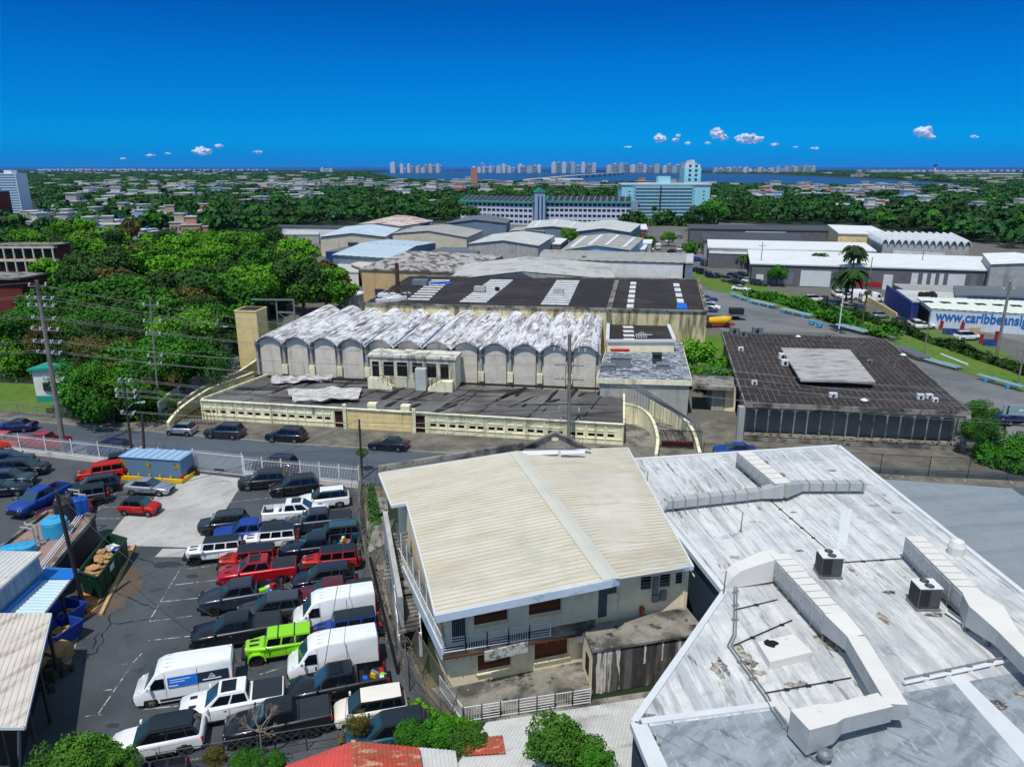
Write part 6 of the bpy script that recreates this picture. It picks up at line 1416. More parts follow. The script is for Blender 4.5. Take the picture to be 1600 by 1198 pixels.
for (u,v,w_,h,mt,lab) in ((970,572,1.3,1.3,M_galv,'box'),(1026,566,.6,1.2,M_blackm,''),(1036,575,.8,.6,M_galv,''),(951,577,.8,.7,M_galv,'')):
    c=P(u,v,4.93); m=MB(); m.obox(c.x,c.y,R(-6),w_,.7,4.94,4.94+h); m.obox(c.x,c.y,R(-6),w_+.1,.8,4.94+h,5.0+h,0); m.build('roof_unit',mt,fl)
m=MB(); c=P(968,563,4.93); m.obox(c.x,c.y,0,1.3,.5,6.3,6.5); m.build('red_lid',M_redp,fl)
# linking porch between annex and dark hall
lk=thing('covered_passage','small covered passage with flat roof between the flecked annex and the dark roofed hall','passage',(P(1115,640).x,P(1115,640).y,0))
q=[P(1082,603,3.6),P(1148,606,3.6),P(1146,588,3.6),P(1082,586,3.6)]
m=MB(); m.slab(q,.4); m.build('roof',M_oldconc,lk)
m=MB(); a=P(1111,641,0);b=P(1130,642,0); m.hexa([a,b,b+V((0,3,0)),a+V((0,3,0))],[p+V((0,0,3.15)) for p in (a,b,b+V((0,3,0)),a+V((0,3,0)))]); m.build('wall',M_greyw,lk)
m=MB(); a=P(1130,642,0)+V((.1,.1,0));b=P(1148,643,0); m.hexa([a,b,b+V((0,3,0)),a+V((0,3,0))],[p+V((0,0,3.15)) for p in (a,b,b+V((0,3,0)),a+V((0,3,0)))]); m.build('wall',M_cream,lk)
m=MB(); m.hexa([a+V((.7,-.03,.6)),a+V((1.7,-.05,.6)),a+V((1.7,.1,.6)),a+V((.7,.1,.6))],[a+V((.7,-.03,2.5)),a+V((1.7,-.05,2.5)),a+V((1.7,.1,2.5)),a+V((.7,.1,2.5))]); m.build('door',M_brown,lk)
struct('court_ground',poly(px([(1078,600),(1150,600),(1130,520),(1072,530)]),.015),M_grass)
# ======== dark gridded roof hall ========
ZD=4.7
gh=thing('dark_grid_roof_hall','low hall with dark seamed flat roof, raised pale deck and thin arcade columns','building',(P(1340,690).x,P(1340,690).y+4,0))
D0,D1=P(1163,629,ZD),P(1518,645,ZD-.1); D2,D3=P(1384,529,ZD),P(1127,518,ZD)
D1=V((D1.x,D1.y,ZD)); dq=[D0,D1,D2,D3]; dD=(lz0(D1)-lz0(D0)).normalized(); nD=V((dD.y,-dD.x,0)); LD=(lz0(D1)-lz0(D0)).length
m=MB(); core=[lz0(D0)-nD*2.2+dD*.8,lz0(D1)-nD*2.2-dD*.8,lz0(D2)+nD*.5,lz0(D3)+nD*.5+dD*.5]; m.prism([(p.x,p.y) for p in core],0,ZD-.5); m.build('wall',mat('wall_dark_grey',hx(140,138,134,.9),.9,var=.15),gh)
m=MB(); m.slab(dq,.55); m.build('roof_slab',M_oldconc,gh)
m=MB(); m.add(inset(dq,.012,ZD+.03),[(0,1,2,3)]); m.build('roof_felt',M_gridroof,gh)
m=MB(); nx_=34;ny_=12
zq=inset(dq,.014,ZD+.045); r=random.Random(3)
for i in range(1,nx_):
    for j in range(ny_):
        if r.random()<.05: continue
        a=zq[0].lerp(zq[1],(i+(.0 if j%2 else 0))/nx_).lerp(zq[3].lerp(zq[2],(i+0)/nx_),j/ny_); b=zq[0].lerp(zq[1],(i+0)/nx_).lerp(zq[3].lerp(zq[2],(i+0)/nx_),(j+r.uniform(.85,1))/ny_); m.bar(a,b,.07,.02)
for j in range(1,ny_): m.bar(zq[0].lerp(zq[3],j/ny_),zq[1].lerp(zq[2],j/ny_),.06,.02)
m.build('roof_seams',M_seam,gh)
q=[P(1251,593,ZD+1.0),P(1368,596,ZD+1.0),P(1328,546,ZD+1.0),P(1220,543,ZD+1.0)]; m=MB(); m.slab(q,.25); m.build('raised_deck',mat('raised_deck_pale',hx(176,174,172,.95),.9,layers=(((.4,1.5,1),.5,.62,hx(130,128,126),.8),),var=.12),gh)
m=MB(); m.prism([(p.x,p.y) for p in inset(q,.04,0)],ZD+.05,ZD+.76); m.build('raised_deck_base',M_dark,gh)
# arcade
na=17; base_z=.55
m=MB(); m.hexa([lz0(D0)+dD*.2-nD*0,lz0(D1)-dD*.2,lz0(D1)-dD*.2-nD*2.3,lz0(D0)+dD*.2-nD*2.3],[p+V((0,0,base_z)) for p in (lz0(D0)+dD*.2,lz0(D1)-dD*.2,lz0(D1)-dD*.2-nD*2.3,lz0(D0)+dD*.2-nD*2.3)]); m.build('plinth',M_oldconc,gh)
m=MB(); m.bar(lz0(D0)+V((0,0,base_z+.35)),lz0(D1)+V((0,0,base_z+.35)),.16,.22); m.build('sill_beam',mat('sill_rusty',hx(170,160,140,.9),.9,layers=((2.0,.5,.6,hx(70,56,46),.9),),var=.2),gh)
for i in range(na+1):
    p=lz0(D0).lerp(lz0(D1),i/na)-nD*.12; m=MB(); m.bar(V((p.x,p.y,.3)),V((p.x,p.y,ZD-.55)),.08,.14); m.build('column',M_oldconc,gh)
    if i<na:
        m=MB(); a=p; w_=LD/na; pts=[(0,ZD-.56),(0,ZD-1.15)]+[(w_*(.5-.5*math.cos(math.pi*k/8)),ZD-1.15+.42*math.sin(math.pi*k/8)) for k in range(9)]+[(w_,ZD-.56)]
        qq=[a+dD*x+V((0,0,z)) for x,z in pts]; m.add(qq+[c-nD*.15 for c in qq],[tuple(range(len(qq))),tuple(range(2*len(qq)-1,len(qq)-1,-1))]+[(k,k+1,k+1+len(qq),k+len(qq)) for k in range(len(qq)-1)]); m.build('arch',M_oldconc,gh)
        m=MB(); c=a+dD*w_*.5-nD*2.15; e=dD*w_*.42; m.hexa([c-e+V((0,0,.9)),c+e+V((0,0,.9)),c+e-nD*.1+V((0,0,.9)),c-e-nD*.1+V((0,0,.9))],[x+V((0,0,3.6)) for x in (c-e,c+e,c+e-nD*.1,c-e-nD*.1)]); m.build('bay_panel',[mat('bay_grey',hx(176,172,166,1),.8,var=.12),M_dark,mat('bay_green',hx(172,184,160,1),.7,var=.15)][2 if 10<=i<=14 else (1 if i==15 else 0)],gh)
m=MB(); a=lz0(D0); m.bar(a+V((-.2,.2,0)),a+V((-.2,.2,ZD-.5)),.7,.7); b=lz0(D1); m.bar(b+V((-.2,.2,0)),b+V((-.2,.2,ZD-.5)),.5,.5); m.build('corner_pier',M_greyw,gh)
def roofbox(u,v,w_,d_,h,mt,lab,nm='roof_air_conditioner',fan=True,z=ZD+.06,cat='air conditioner'):
    w_*=.75;d_*=.75;h*=.85
    c=P(u,v,z); root=thing(nm,lab,cat,tuple(c)); m=MB(); m.obox(c.x,c.y,R(-8),w_,d_,z+.15,z+h); m.build('casing',mt,root); m=MB(); m.obox(c.x,c.y,R(-8),w_*.9,d_*.9,z,z+.15); m.build('stand',M_galv,root)
    if fan:
        m=MB(); f=c+V((0,-d_-.01,0)); n=12; m.add([(c.x+ .32*w_/ .6*math.cos(2*math.pi*k/n),c.y-d_-.02+ -.0,z+h*.55+.28*h*math.cos(2*math.pi*k/n+1.57)) for k in range(n)],[tuple(range(n))]); m.build('fan_grille',M_blackm,root)
    return root
roofbox(1147,524,1.0,.6,1.6,M_galv,'left grey air conditioner at the back left corner of the dark seamed roof')
roofbox(1183,523,1.1,.6,1.5,M_galv,'right grey air conditioner at the back left of the dark seamed roof')
roofbox(1161,527,.8,.5,1.3,M_galv,'grey air conditioner box standing between the two large back units')
roofbox(1222,562,.7,.5,1.1,M_wht,'white air conditioner at the left side of the raised pale deck, rear one')
roofbox(1226,572,.7,.5,1.1,M_wht,'white air conditioner at the left side of the raised pale deck, front one')
roofbox(1157,549,.5,.3,.8,M_wht,'small white box on the left of the dark seamed roof')
roofbox(1178,602,.45,.3,.8,M_wht,'small white box near the front left of the dark seamed roof')
roofbox(1301,622,.6,.35,.8,M_wht,'white box with dark grille near the front edge of the dark seamed roof')
roofbox(1437,625,.5,.35,.9,M_wht,'left white unit of the trio near the front right roof corner')
roofbox(1451,624,.5,.35,.8,M_wht,'middle white unit of the trio near the front right roof corner')
roofbox(1460,629,.4,.3,.7,M_wht,'right white unit of the trio near the front right roof corner')
roofbox(1358,568,.5,.3,.6,M_galv,'small grey unit at the right side of the raised pale deck')
roofbox(1295,528,.5,.4,.7,M_galv,'small grey unit at the back edge of the dark seamed roof')
for u,v in ((1247,528),(1350,628),(1411,557)):
    c=P(u,v,ZD+.05); m=MB(); m.lathe(c,[(.2,0),(.2,.2),(.45,.25),(.15,.45)],12); m.build('roof_turbine',M_wht,base=tuple(c),label={1247:'white vent cap at the back of the dark seamed roof',1350:'white vent cap by the front edge of the dark seamed roof',1411:'white vent cap at the right edge of the dark seamed roof'}[u],cat='vent')
def cable_on_roof(pts,lab,r=.05,z=ZD+.09):
    m=MB(); m.path([P(u,v,z) for u,v in pts],r,5); m.build('roof_cable',M_seam,base=tuple(P(*pts[0],z)),label=lab,cat='cable')
cable_on_roof([(1158,545),(1168,560),(1172,572),(1186,585),(1192,600),(1202,607)],'pale wavy cable on the left part of the dark seamed roof')
cable_on_roof([(1241,575),(1241,595),(1250,605),(1290,620),(1300,622)],'pale cable running from the white units to the front box')
cable_on_roof([(1410,557),(1400,564),(1397,573),(1420,597),(1445,617),(1455,628)],'pale cable curving down the right side of the dark seamed roof')
cable_on_roof([(1205,528),(1290,532),(1348,536),(1330,547)],'pale cable along the back of the dark seamed roof')
cable_on_roof([(1328,548),(1375,568),(1397,572)],'pale cable from the raised deck to the right')
# ======== things in and around the car park ========
# roadside picket fence on low white wall (left run, gate, right run)
def picket_run(name,lab,pts,npost,wallh=.5,h=2.3,sp=.16,gate=False,cat='fence'):
    root=thing(name,lab,cat,tuple(pts[0]))
    a,b=pts[0],pts[-1]
    if wallh:
        m=MB(); d=(b-a).normalized(); s_=V((-d.y,d.x,0))*.12; m.hexa([a-s_,b-s_,b+s_,a+s_],[p+V((0,0,wallh)) for p in (a-s_,b-s_,b+s_,a+s_)]); m.build('base_wall',mat('white_wall',hx(216,214,208,.9),.9,var=.12,layers=((.8,.6,.7,hx(150,146,138),.8),)),root)
    for i in range(npost):
        p=a.lerp(b,i/(npost-1)); m=MB(); m.bar(p+V((0,0,wallh)),p+V((0,0,h+.12)),.09,.09); m.build('post',M_wht,root)
    for i in range(npost-1):
        p,q=a.lerp(b,i/(npost-1)),a.lerp(b,(i+1)/(npost-1)); m=MB(); L=(q-p).length; n=int(L/sp)
        for k in range(n): c=p.lerp(q,(k+.5)/n); m.bar(c+V((0,0,wallh+.05)),c+V((0,0,h)),.028,.028)
        for zz in (wallh+.15,h-.3): m.bar(p+V((0,0,zz)),q+V((0,0,zz)),.05,.05)
        m.build('picket_panel',M_wht,root)
    return root
picket_run('picket_fence','white picket fence on a low white wall between the road and the left car park',[P(-120,691),P(200,727)],9)
picket_run('picket_fence','plain white picket section behind the blue grey container',[P(200,727),P(303,736)],5,0,2.3)
g=picket_run('sliding_gate','white sliding picket gate with small dark plate at the car park entry',[P(305,736),P(381,744)],2,0,2.5,.13,cat='gate')
m=MB(); c=P(343,733,1.6); m.obox(c.x,c.y-.1,R(-9),.55,.03,1.5,1.68); m.build('plate',M_blackm,g)
picket_run('picket_fence','white picket fence on a low wall right of the sliding gate',[P(383,745),P(562,762)],7,.55)
# chain link fence running down the right edge
def chain(name,lab,pts,h=2.0,sp=.3,mt=M_galv,posts=2.5,lean=0):
    root=thing(name,lab,'fence',tuple(pts[0]))
    for a,b in zip(pts,pts[1:]):
        L=(b-a).length; n=max(1,int(L/posts)); up=V((lean,0,h))
        for k in range(n+1): p=a.lerp(b,k/n); m=MB(); m.tube(p,p+up*1.05,.035,n=6); m.build('post',mt,root)
        m=MB(); nn=int(L/sp)
        for k in range(nn): 
            p=a+(b-a)*(k*sp/L); q=a+(b-a)*min(1,(k*sp+h)/L) ; f=(min(1,(k*sp+h)/L)-k*sp/L)*L/h
            m.bar(p,q+up*f,.012,.012); m.bar(p+up,q+up*(1-f),.012,.012)
        m.bar(a+up,b+up,.04,.04); m.bar(a+V((0,0,.05)),b+V((0,0,.05)),.02,.02); m.build('mesh_panel',mt,root)
    return root
M_galvd=mat('chain_link_grey',hx(120,120,116,.8),.6,metal=.3,var=.2)
chain('chain_link_fence','long chain link fence between the parked cars and the dirt slope',[P(566,765),P(560,800),P(566,860),P(585,920),P(600,980),P(640,1080),P(690,1140)],2.0,.22,M_galvd)
chain('chain_link_fence','leaning chain link panel at the foot of the outside staircase',[P(622,985),P(660,1055),P(702,1125)],1.8,.2,M_galvd,lean=.5)
chain('chain_link_fence','chain link fence across the bottom of the car park with barbed top rail',[P(250,1212),P(480,1172),P(655,1145)],1.5,.45,M_galvd)
chain('dark_chain_fence','long dark chain link fence beyond the white roof, along the forecourt',[P(1098,722),P(1300,736),P(1450,744),P(1700,757)],2.2,.25,M_blackm,3.2)
chain('green_verge_fence','thin grey fence between the grass verge and the road at left',[P(-100,640),P(0,646),P(90,655),P(180,664)],1.6,.3,M_galv,3)
# container on yellow base
cp=P(243,748,0); ca=R(-9); cont=thing('equipment_container','blue grey equipment container on a yellow curb with round yellow marks','container',tuple(cp))
def ob(cx,cy,ang,x0,y0,x1,y1,z0,z1):
    c,s_=math.cos(ang),math.sin(ang); pts=[(cx+x*c-y*s_,cy+x*s_+y*c) for x,y in ((x0,y0),(x1,y0),(x1,y1),(x0,y1))]
    m=MB(); m.hexa([(x,y,z0) for x,y in pts],[(x,y,z1) for x,y in pts]); return m
cy=cp.y+.9
ob(cp.x,cy,ca,-3.35,-1.15,3.35,1.15,.25,2.35).build('box',M_cont,cont); ob(cp.x,cy,ca,-3.45,-1.25,3.45,1.25,2.353,2.45).build('roof',M_contr,cont)
for k in range(9): ob(cp.x,cy,ca,-3.3+k*.82,-1.24,-3.26+k*.82,1.24,2.453,2.49).build('roof_rib',M_cont,cont)
ob(cp.x,cy,ca,-3.7,-1.7,3.7,-1.45,.02,.45).build('yellow_curb',M_yelp,cont); ob(cp.x,cy,ca,3.45,-1.44,3.7,1.3,.02,.45).build('yellow_curb',M_yelp,cont); ob(cp.x,cy,ca,-3.7,-1.44,-3.45,1.3,.02,.45).build('yellow_curb',M_yelp,cont)
for x in (-3,-.2,2.9):
    c,s_=math.cos(ca),math.sin(ca); X=cp.x+x*c+1.17*s_;Y=cy+x*s_-1.17*c; m=MB(); n=14; m.add([(X+.28*math.cos(6.28*k/n),Y-.02,1.7+.28*math.sin(6.28*k/n)) for k in range(n)],[tuple(range(n))]); m.build('round_mark',mat('mark_olive',hx(170,160,30,.9),.7,var=.1,layers=((6,.5,.6,hx(30,40,30),.9),)),cont)
for x in (-2.6,-1.4,-.2,1.0,2.2): ob(cp.x,cy,ca,x,-1.4,x+.12,-1.28,.02,.7).build('bollard',M_yelp,cont)
for k,(u,v,lab) in enumerate(((263,750,'red hydrant pipe nearer the container'),(285,754,'red and white hydrant at the corner of the yellow curb'))):
    p=P(u,v); m=MB(); m.tube(p,p+V((0,0,.7)),.12); m.lathe(p+V((0,0,.7)),[(.18,0),(.16,.1),(.05,.18)],10); m.tube(p+V((-.25,0,.45)),p+V((.25,0,.45)),.08); h=m.build('hydrant',M_redp,base=tuple(p),label=lab,cat='hydrant')
m=MB(); p=P(300,742)
for k in range(7): m.obox(p.x+random.uniform(-.6,.6),p.y+random.uniform(-.5,.5),random.random(),.22,.2,0,random.uniform(.3,1.0))
m.build('bin_bags',M_blackm,base=tuple(p),label='heap of dark bins and bags at the left gate post',cat='rubbish')
# flat roofed tank building
tbz=2.7; tq=[P(75,800,tbz),P(148,806,tbz),P(78,890,tbz),P(-30,880,tbz)]; tq=[tq[3],tq[2],tq[1],tq[0]]
tb=thing('tank_building','low flat roofed outbuilding carrying water tanks, black fence wall on its right','building',(sum(p.x for p in tq)/4,sum(p.y for p in tq)/4,0))
m=MB(); m.prism([(p.x,p.y) for p in tq],0,tbz-.1); m.build('wall',mat('wall_black_slats',hx(48,50,54,.8),.8,layers=(((8,8,.1),.5,.6,hx(24,25,28),.8),),var=.15),tb)
m=MB(); m.add(inset(tq,.01,tbz-.08),[(0,1,2,3)]); m.build('roof_deck',mat('roof_pinkish',hx(170,140,130,.9),.95,layers=((.6,.45,.6,hx(120,104,98),.8),(1.5,.6,.7,hx(190,180,176,.9),.6)),var=.2),tb)
m=MB()
for a,b in zip(tq,tq[1:]+tq[:1]): m.bar(a+V((0,0,.02)),b+V((0,0,.02)),.25,.35)
m.build('parapet',M_oldconc,tb)
def tank(u,v,r,h,mt,lab,z=tbz-.07):
    c=P(u,v,z); root=thing('water_tank',lab,'water tank',tuple(c)); m=MB(); m.lathe(c,[(r,0),(r,h*.78),(r*.97,h*.8),(r*.97,h*.84),(r,h*.86)],20); m.build('tank_body',mt,root,smooth=True); m=MB(); m.lathe(c,[(r*.98,h*.862),(r*.75,h*.95),(r*.3,h),(r*.28,h+.06)],20); m.build('lid',mt,root,smooth=True)
tank(88,835,.95,1.5,M_tankc,'light blue ribbed round tank alone in the middle of the outbuilding roof')
tank(104,812,.75,1.9,mat('tank_black',(.02,.02,.024),.5,var=.1),'black water tank beside the dark blue tanks')
tank(121,806,.62,1.7,M_tankb,'dark blue water tank right of the black one, front')
tank(130,803,.55,1.6,M_tankb,'dark blue water tank right of the black one, rear')
tank(42,862,.7,.7,M_tankc,'right light blue low tank of the row behind the ribbed roof'); tank(28,863,.65,.65,M_tankc,'middle light blue low tank of the row behind the ribbed roof'); tank(15,864,.6,.6,M_tankc,'left light blue low tank of the row behind the ribbed roof')
for k,(u,v) in enumerate(((56,855),(62,850),(137,800),(128,793))):
    c=P(u,v,tbz); m=MB(); m.bar(c,c+V((0,0,1.7)),.12,.12); m.bar(c+V((0,0,1.6)),c+V((-.9,0,1.75)),.1,.1); m.build('steel_post',M_duct,tb)
m=MB(); a,b=tq[1],tq[2]
for k in range(3): m.path([a+V((-.5-.2*k,.2,.2)),a.lerp(b,.5)+V((-.6-.2*k,0,.2)),b+V((-.9-.2*k,-.2,.2))],.04)
m.path([P(70,845,tbz+.1),P(95,825,tbz+.1),P(110,812,tbz+.1)],.03); m.build('roof_pipes',M_wht,tb)
# skip with cardboard
sa=[P(134,918,0),P(122,893,1.9),P(162,838,1.9),P(198,841,1.9),P(152,903,1.9)]
skip=thing('green_skip','dark green open skip heaped with cardboard and bags on orange planks','skip',(P(160,890).x,P(160,890).y,0))
t=[P(122,893,1.9),P(152,903,1.9),P(198,841,1.9),P(162,837,1.9)]; wd_=(t[1]-t[0]); 
t=[t[0],t[1],t[2],t[0]+(t[2]-t[1])]
cc=sum(t,V((0,0,0)))/4; bt=[V((lerp(p.x,cc.x,.06),lerp(p.y,cc.y,.06),.08)) for p in t]
m=MB(); ti=[p.lerp(cc,.07) for p in t]; bi=[V((p.x,p.y,.9)) for p in ti]
for i in range(4):
    j=(i+1)%4; m.quad(bt[i],bt[j],t[j],t[i]); m.quad(t[i],t[j],ti[j],ti[i]); m.quad(ti[j],ti[i],bi[i],bi[j])
m.quad(*bi); m.build('shell',M_green,skip)
m=MB(); 
for i in range(4): m.bar(t[i],t[(i+1)%4],.12,.10)
for i in (0,1): 
    for k in range(1,5): p=t[i+ (0)].lerp(t[(i+1)%4],k/5); q=bt[i].lerp(bt[(i+1)%4],k/5); m.bar(p,q,.07,.07)
m.build('rim_and_ribs',M_green,skip)
m=MB(); d=(t[2]-t[1]).normalized(); e=t[1].lerp(t[2],.35)+V((.07,-.05,-.7)); f=t[1].lerp(t[2],.48)+V((.07,-.05,-.7)); m.hexa([e,f,f+V((.03,0,0)),e+V((.03,0,0))],[p+V((0,0,.45)) for p in (e,f,f+V((.03,0,0)),e+V((.03,0,0)))]); m.build('white_label',M_wht,skip)
for k in range(34):
    r=random.Random(k+70); uu,vv=r.uniform(.15,.85),r.uniform(.05,.95); p=t[0].lerp(t[1],uu).lerp(t[3].lerp(t[2],uu),vv); m=MB(); z=r.uniform(1.2,1.75); w_=r.uniform(.3,.8); dd=V((math.cos(r.uniform(0,3)),math.sin(r.uniform(0,3)),r.uniform(-.3,.3))); m.bar(V((p.x,p.y,z))-dd*w_*.6,V((p.x,p.y,z))+dd*w_*.6,r.uniform(.3,.9),.04)
    m.build('cardboard_piece' if vv<.8 else 'rubbish_piece',M_card if vv<.75 else [M_wht,M_bright_blue,M_wht,M_duct][k%4],skip)
m=MB(); a=P(160,962,.0);b=P(212,853,.0); m.bar(a+V((-.1,0,.1)),b+V((-.1,0,.1)),.25,.2); m.build('timber_plank',M_ply,base=tuple(a),label='long timber plank edging the ground beside the green skip',cat='plank')
struct('orange_soil',poly(px([(130,925),(150,912),(206,852),(190,852),(208,852),(164,952),(132,966)]),.016),mat('orange_soil',hx(206,140,80,.85),.95,var=.25,layers=((1,.5,.65,hx(120,90,66),.8),)))
# blue wheeled skips
def tub(u,v,lab,mt,w_=1.0,l_=1.1,h=1.3,ang=R(72)):
    c=P(u,v,0); root=thing('blue_waste_bin',lab,'waste bin',tuple(c)); m=MB(); ca_,sa_=math.cos(ang),math.sin(ang)
    def loop(x,y,z): return [V((c.x+a*ca_-b*sa_,c.y+a*sa_+b*ca_,z)) for a,b in ((-x,-y),(x,-y),(x,y),(-x,y))]
    o0,o1=loop(l_*.8,w_*.75,.2),loop(l_,w_,h); i1,i0=loop(l_*.9,w_*.88,h),loop(l_*.75,w_*.7,.35)
    for i in range(4):
        j=(i+1)%4; m.quad(o0[i],o0[j],o1[j],o1[i]); m.quad(o1[i],o1[j],i1[j],i1[i]); m.quad(i1[j],i1[i],i0[i],i0[j])
    m.quad(*i0); m.quad(*o0); m.build('tub',mt,root)
    m=MB(); lo=loop(l_*.98,w_*.98,h); 
    for i in range(4): m.bar(lo[i],lo[(i+1)%4],.1,.1)
    m.build('rim',mt,root)
    m=MB()
    for k in range(16): r=random.Random(k+int(u)); m.obox(c.x+r.uniform(-.5,.5),c.y+r.uniform(-.5,.5),r.random()*3,.2,.15,.36,r.uniform(.5,1.0))
    m.build('contents',M_card,root)
tub(103,975,'upper dark blue open waste bin beside the canopy',M_bluep); tub(97,1003,'lower dark blue open waste bin full of cardboard',M_bluep)
c=P(93,1030); m=MB(); m.obox(c.x,c.y,R(70),.7,.6,.1,1.0); m.obox(c.x-.1,c.y-1.3,R(70),.5,.45,.1,.8); m.build('cardboard_boxes',M_card,base=(c.x,c.y,.1),label='brown cardboard boxes below the blue waste bins',cat='box')
c=P(85,1062); m=MB(); 
for k in range(18): r=random.Random(k); m.obox(c.x+r.uniform(-.5,.5),c.y+r.uniform(-1,1),r.random()*3,.25,.15,.0,r.uniform(.3,1.1))
m.build('scrap_pile',M_poled,base=tuple(c),label='dark pile of scrap at the foot of the off-white shed roof',cat='scrap heap')
# sheds at lower left
def shed(name,lab,pts,z,mr,mw,pitch=.3,amp=.04,trim=None):
    q=[P(u,v,z if not isinstance(z,(list,tuple)) else z[i]) for i,(u,v) in enumerate(pts)]; c=sum(q,V((0,0,0)))/4; root=thing(name,lab,'shed',(c.x,c.y,0))
    m=MB(); m.corr(*q,pitch,amp,.06); m.build('roof',mr,root)
    wq=[p.lerp(c,.05) for p in q]; 
    if mw: m=MB(); m.hexa([V((p.x,p.y,0)) for p in wq],[V((p.x,p.y,p.z-.15)) for p in wq]); m.build('wall',mw,root)
    m=MB()
    for a,b in zip(q,q[1:]+q[:1]): m.bar(a-V((0,0,.08)),b-V((0,0,.08)),.08,.18)
    m.build('roof_edge',trim or M_trim,root); return root,q
s1,q1=shed('off_white_roof_shed','shed with off-white ribbed roof at the left edge casting a shadow on the lot',[(-160,958),(80,958),(38,1135),(-330,1135)],4.0,M_shedroof,None)
for u,v in ((74,975),(60,1040),(44,1110)): p=P(u,v,3.9); m=MB(); m.bar(p,V((p.x,p.y,0)),.15,.15); m.build('post',M_poled,s1)
m=MB(); a,b=q1[1].lerp(q1[0],.12),q1[2].lerp(q1[3],.1); m.bar(V((a.x,a.y,1.9)),V((b.x,b.y,1.9)),.1,3.6); m.build('back_wall',M_blackm,s1)
s2,q2=shed('striped_canopy','low white ribbed canopy with bright blue upper strip beside the black fence wall',[(122,889),(66,960),(-10,960),(70,886)],[3.0,3.0,3.3,3.3],mat('canopy_white_blue',hx(196,222,232,.95),.5,var=.05),None,.35,.04)
m=MB(); qa=[P(122,888.5,3.06),P(113,904,3.06),P(60,904,3.36),P(71,885.5,3.36)]; m.slab(qa,.03); m.build('blue_strip',mat('canopy_blue',hx(20,120,210,.9),.5,var=.05),s2)
for u,v in ((118,893),(95,922),(72,952)): p=P(u,v,2.9); m=MB(); m.bar(p,V((p.x,p.y,0)),.12,.12); m.build('post',M_poled,s2)
s3,q3=shed('ribbed_white_roof_building','building with white ribbed roof and blue grey side wall at the left edge',[(-180,858),(65,862),(-20,935),(-300,930)],5.2,M_corr_lt,None,.35,.05)
m=MB(); a=q3[1];b=q3[2]; b=b+(b-a)*.8; m.hexa([V((p.x,p.y,0)) for p in (a+V((-.2,-.1,0)),a+V((-8,0,0)),b+V((-8,0,0)),b+V((-.2,0,0)))],[V((p.x,p.y,5.0)) for p in (a+V((-.2,-.1,0)),a+V((-8,0,0)),b+V((-8,0,0)),b+V((-.2,0,0)))]); m.build('wall',mat('wall_ribbed_blue',hx(146,170,194,.9),.6,layers=(((6,6,.1),.5,.6,hx(120,146,172),.7),),var=.06),s3)
m=MB(); m.bar(V((a.x,a.y-.1,3.4)),V((b.x,b.y-.1,3.4)),.12,.3); m.build('blue_gutter',MATS['canopy_blue'],s3)
m=MB(); a=P(20,1150,3.8);b=P(28,1198,0.5); m.bar(P(30,1137,3.9),P(30,1215,0),.12,.12); m.build('sloping_strut',M_galv,s1)
struct('yard_kerb',poly(px([(134,935),(140,937),(108,1045),(98,1043),(118,985)]),.02),M_kerb)
# bare sapling
sp_=P(410,1195,0); root=thing('bare_sapling','leafless grey sapling at the bottom in front of the black pickup','sapling',tuple(sp_))
m=MB(); r=random.Random(4); m.tube(sp_,sp_+V((.1,0,2.6)),.06,.04)
def br(p,d,L,k):
    if k==0: return
    e=p+d*L; m.tube(p,e,.012*k,.009*k,4,False)
    for _ in range(3): br(e,(d+V((r.uniform(-.7,.7),r.uniform(-.7,.7),r.uniform(-.2,.5)))).normalized(),L*.72,k-1)
for _ in range(5): br(sp_+V((.1,0,2.0+r.random()*.6)),V((r.uniform(-.8,.8),r.uniform(-.8,.8),r.uniform(.4,1))).normalized(),.55,4)
m.build('branches',mat('twig_grey',hx(150,136,124,.8),.9,var=.2),root)
# dead vines along chain link
m=MB()
for k in range(500):
    t=r.random(); seq=[P(566,765),P(560,800),P(566,860),P(585,920),P(600,980),P(640,1080)]; i=min(4,int(t*5)); p=seq[i].lerp(seq[i+1],t*5-i)+V((r.uniform(-.3,.9),r.uniform(-.3,.3),r.uniform(0,1.9))); d=V((r.uniform(-.5,.5),r.uniform(-.6,.6),r.uniform(-.4,.6))); m.bar(p,p+d,.025,.025)
m.build('dead_vines',MATS['twig_grey'],base=tuple(P(585,900)),label='tangle of dead grey vines over the chain link fence',cat='vines',kind='stuff')
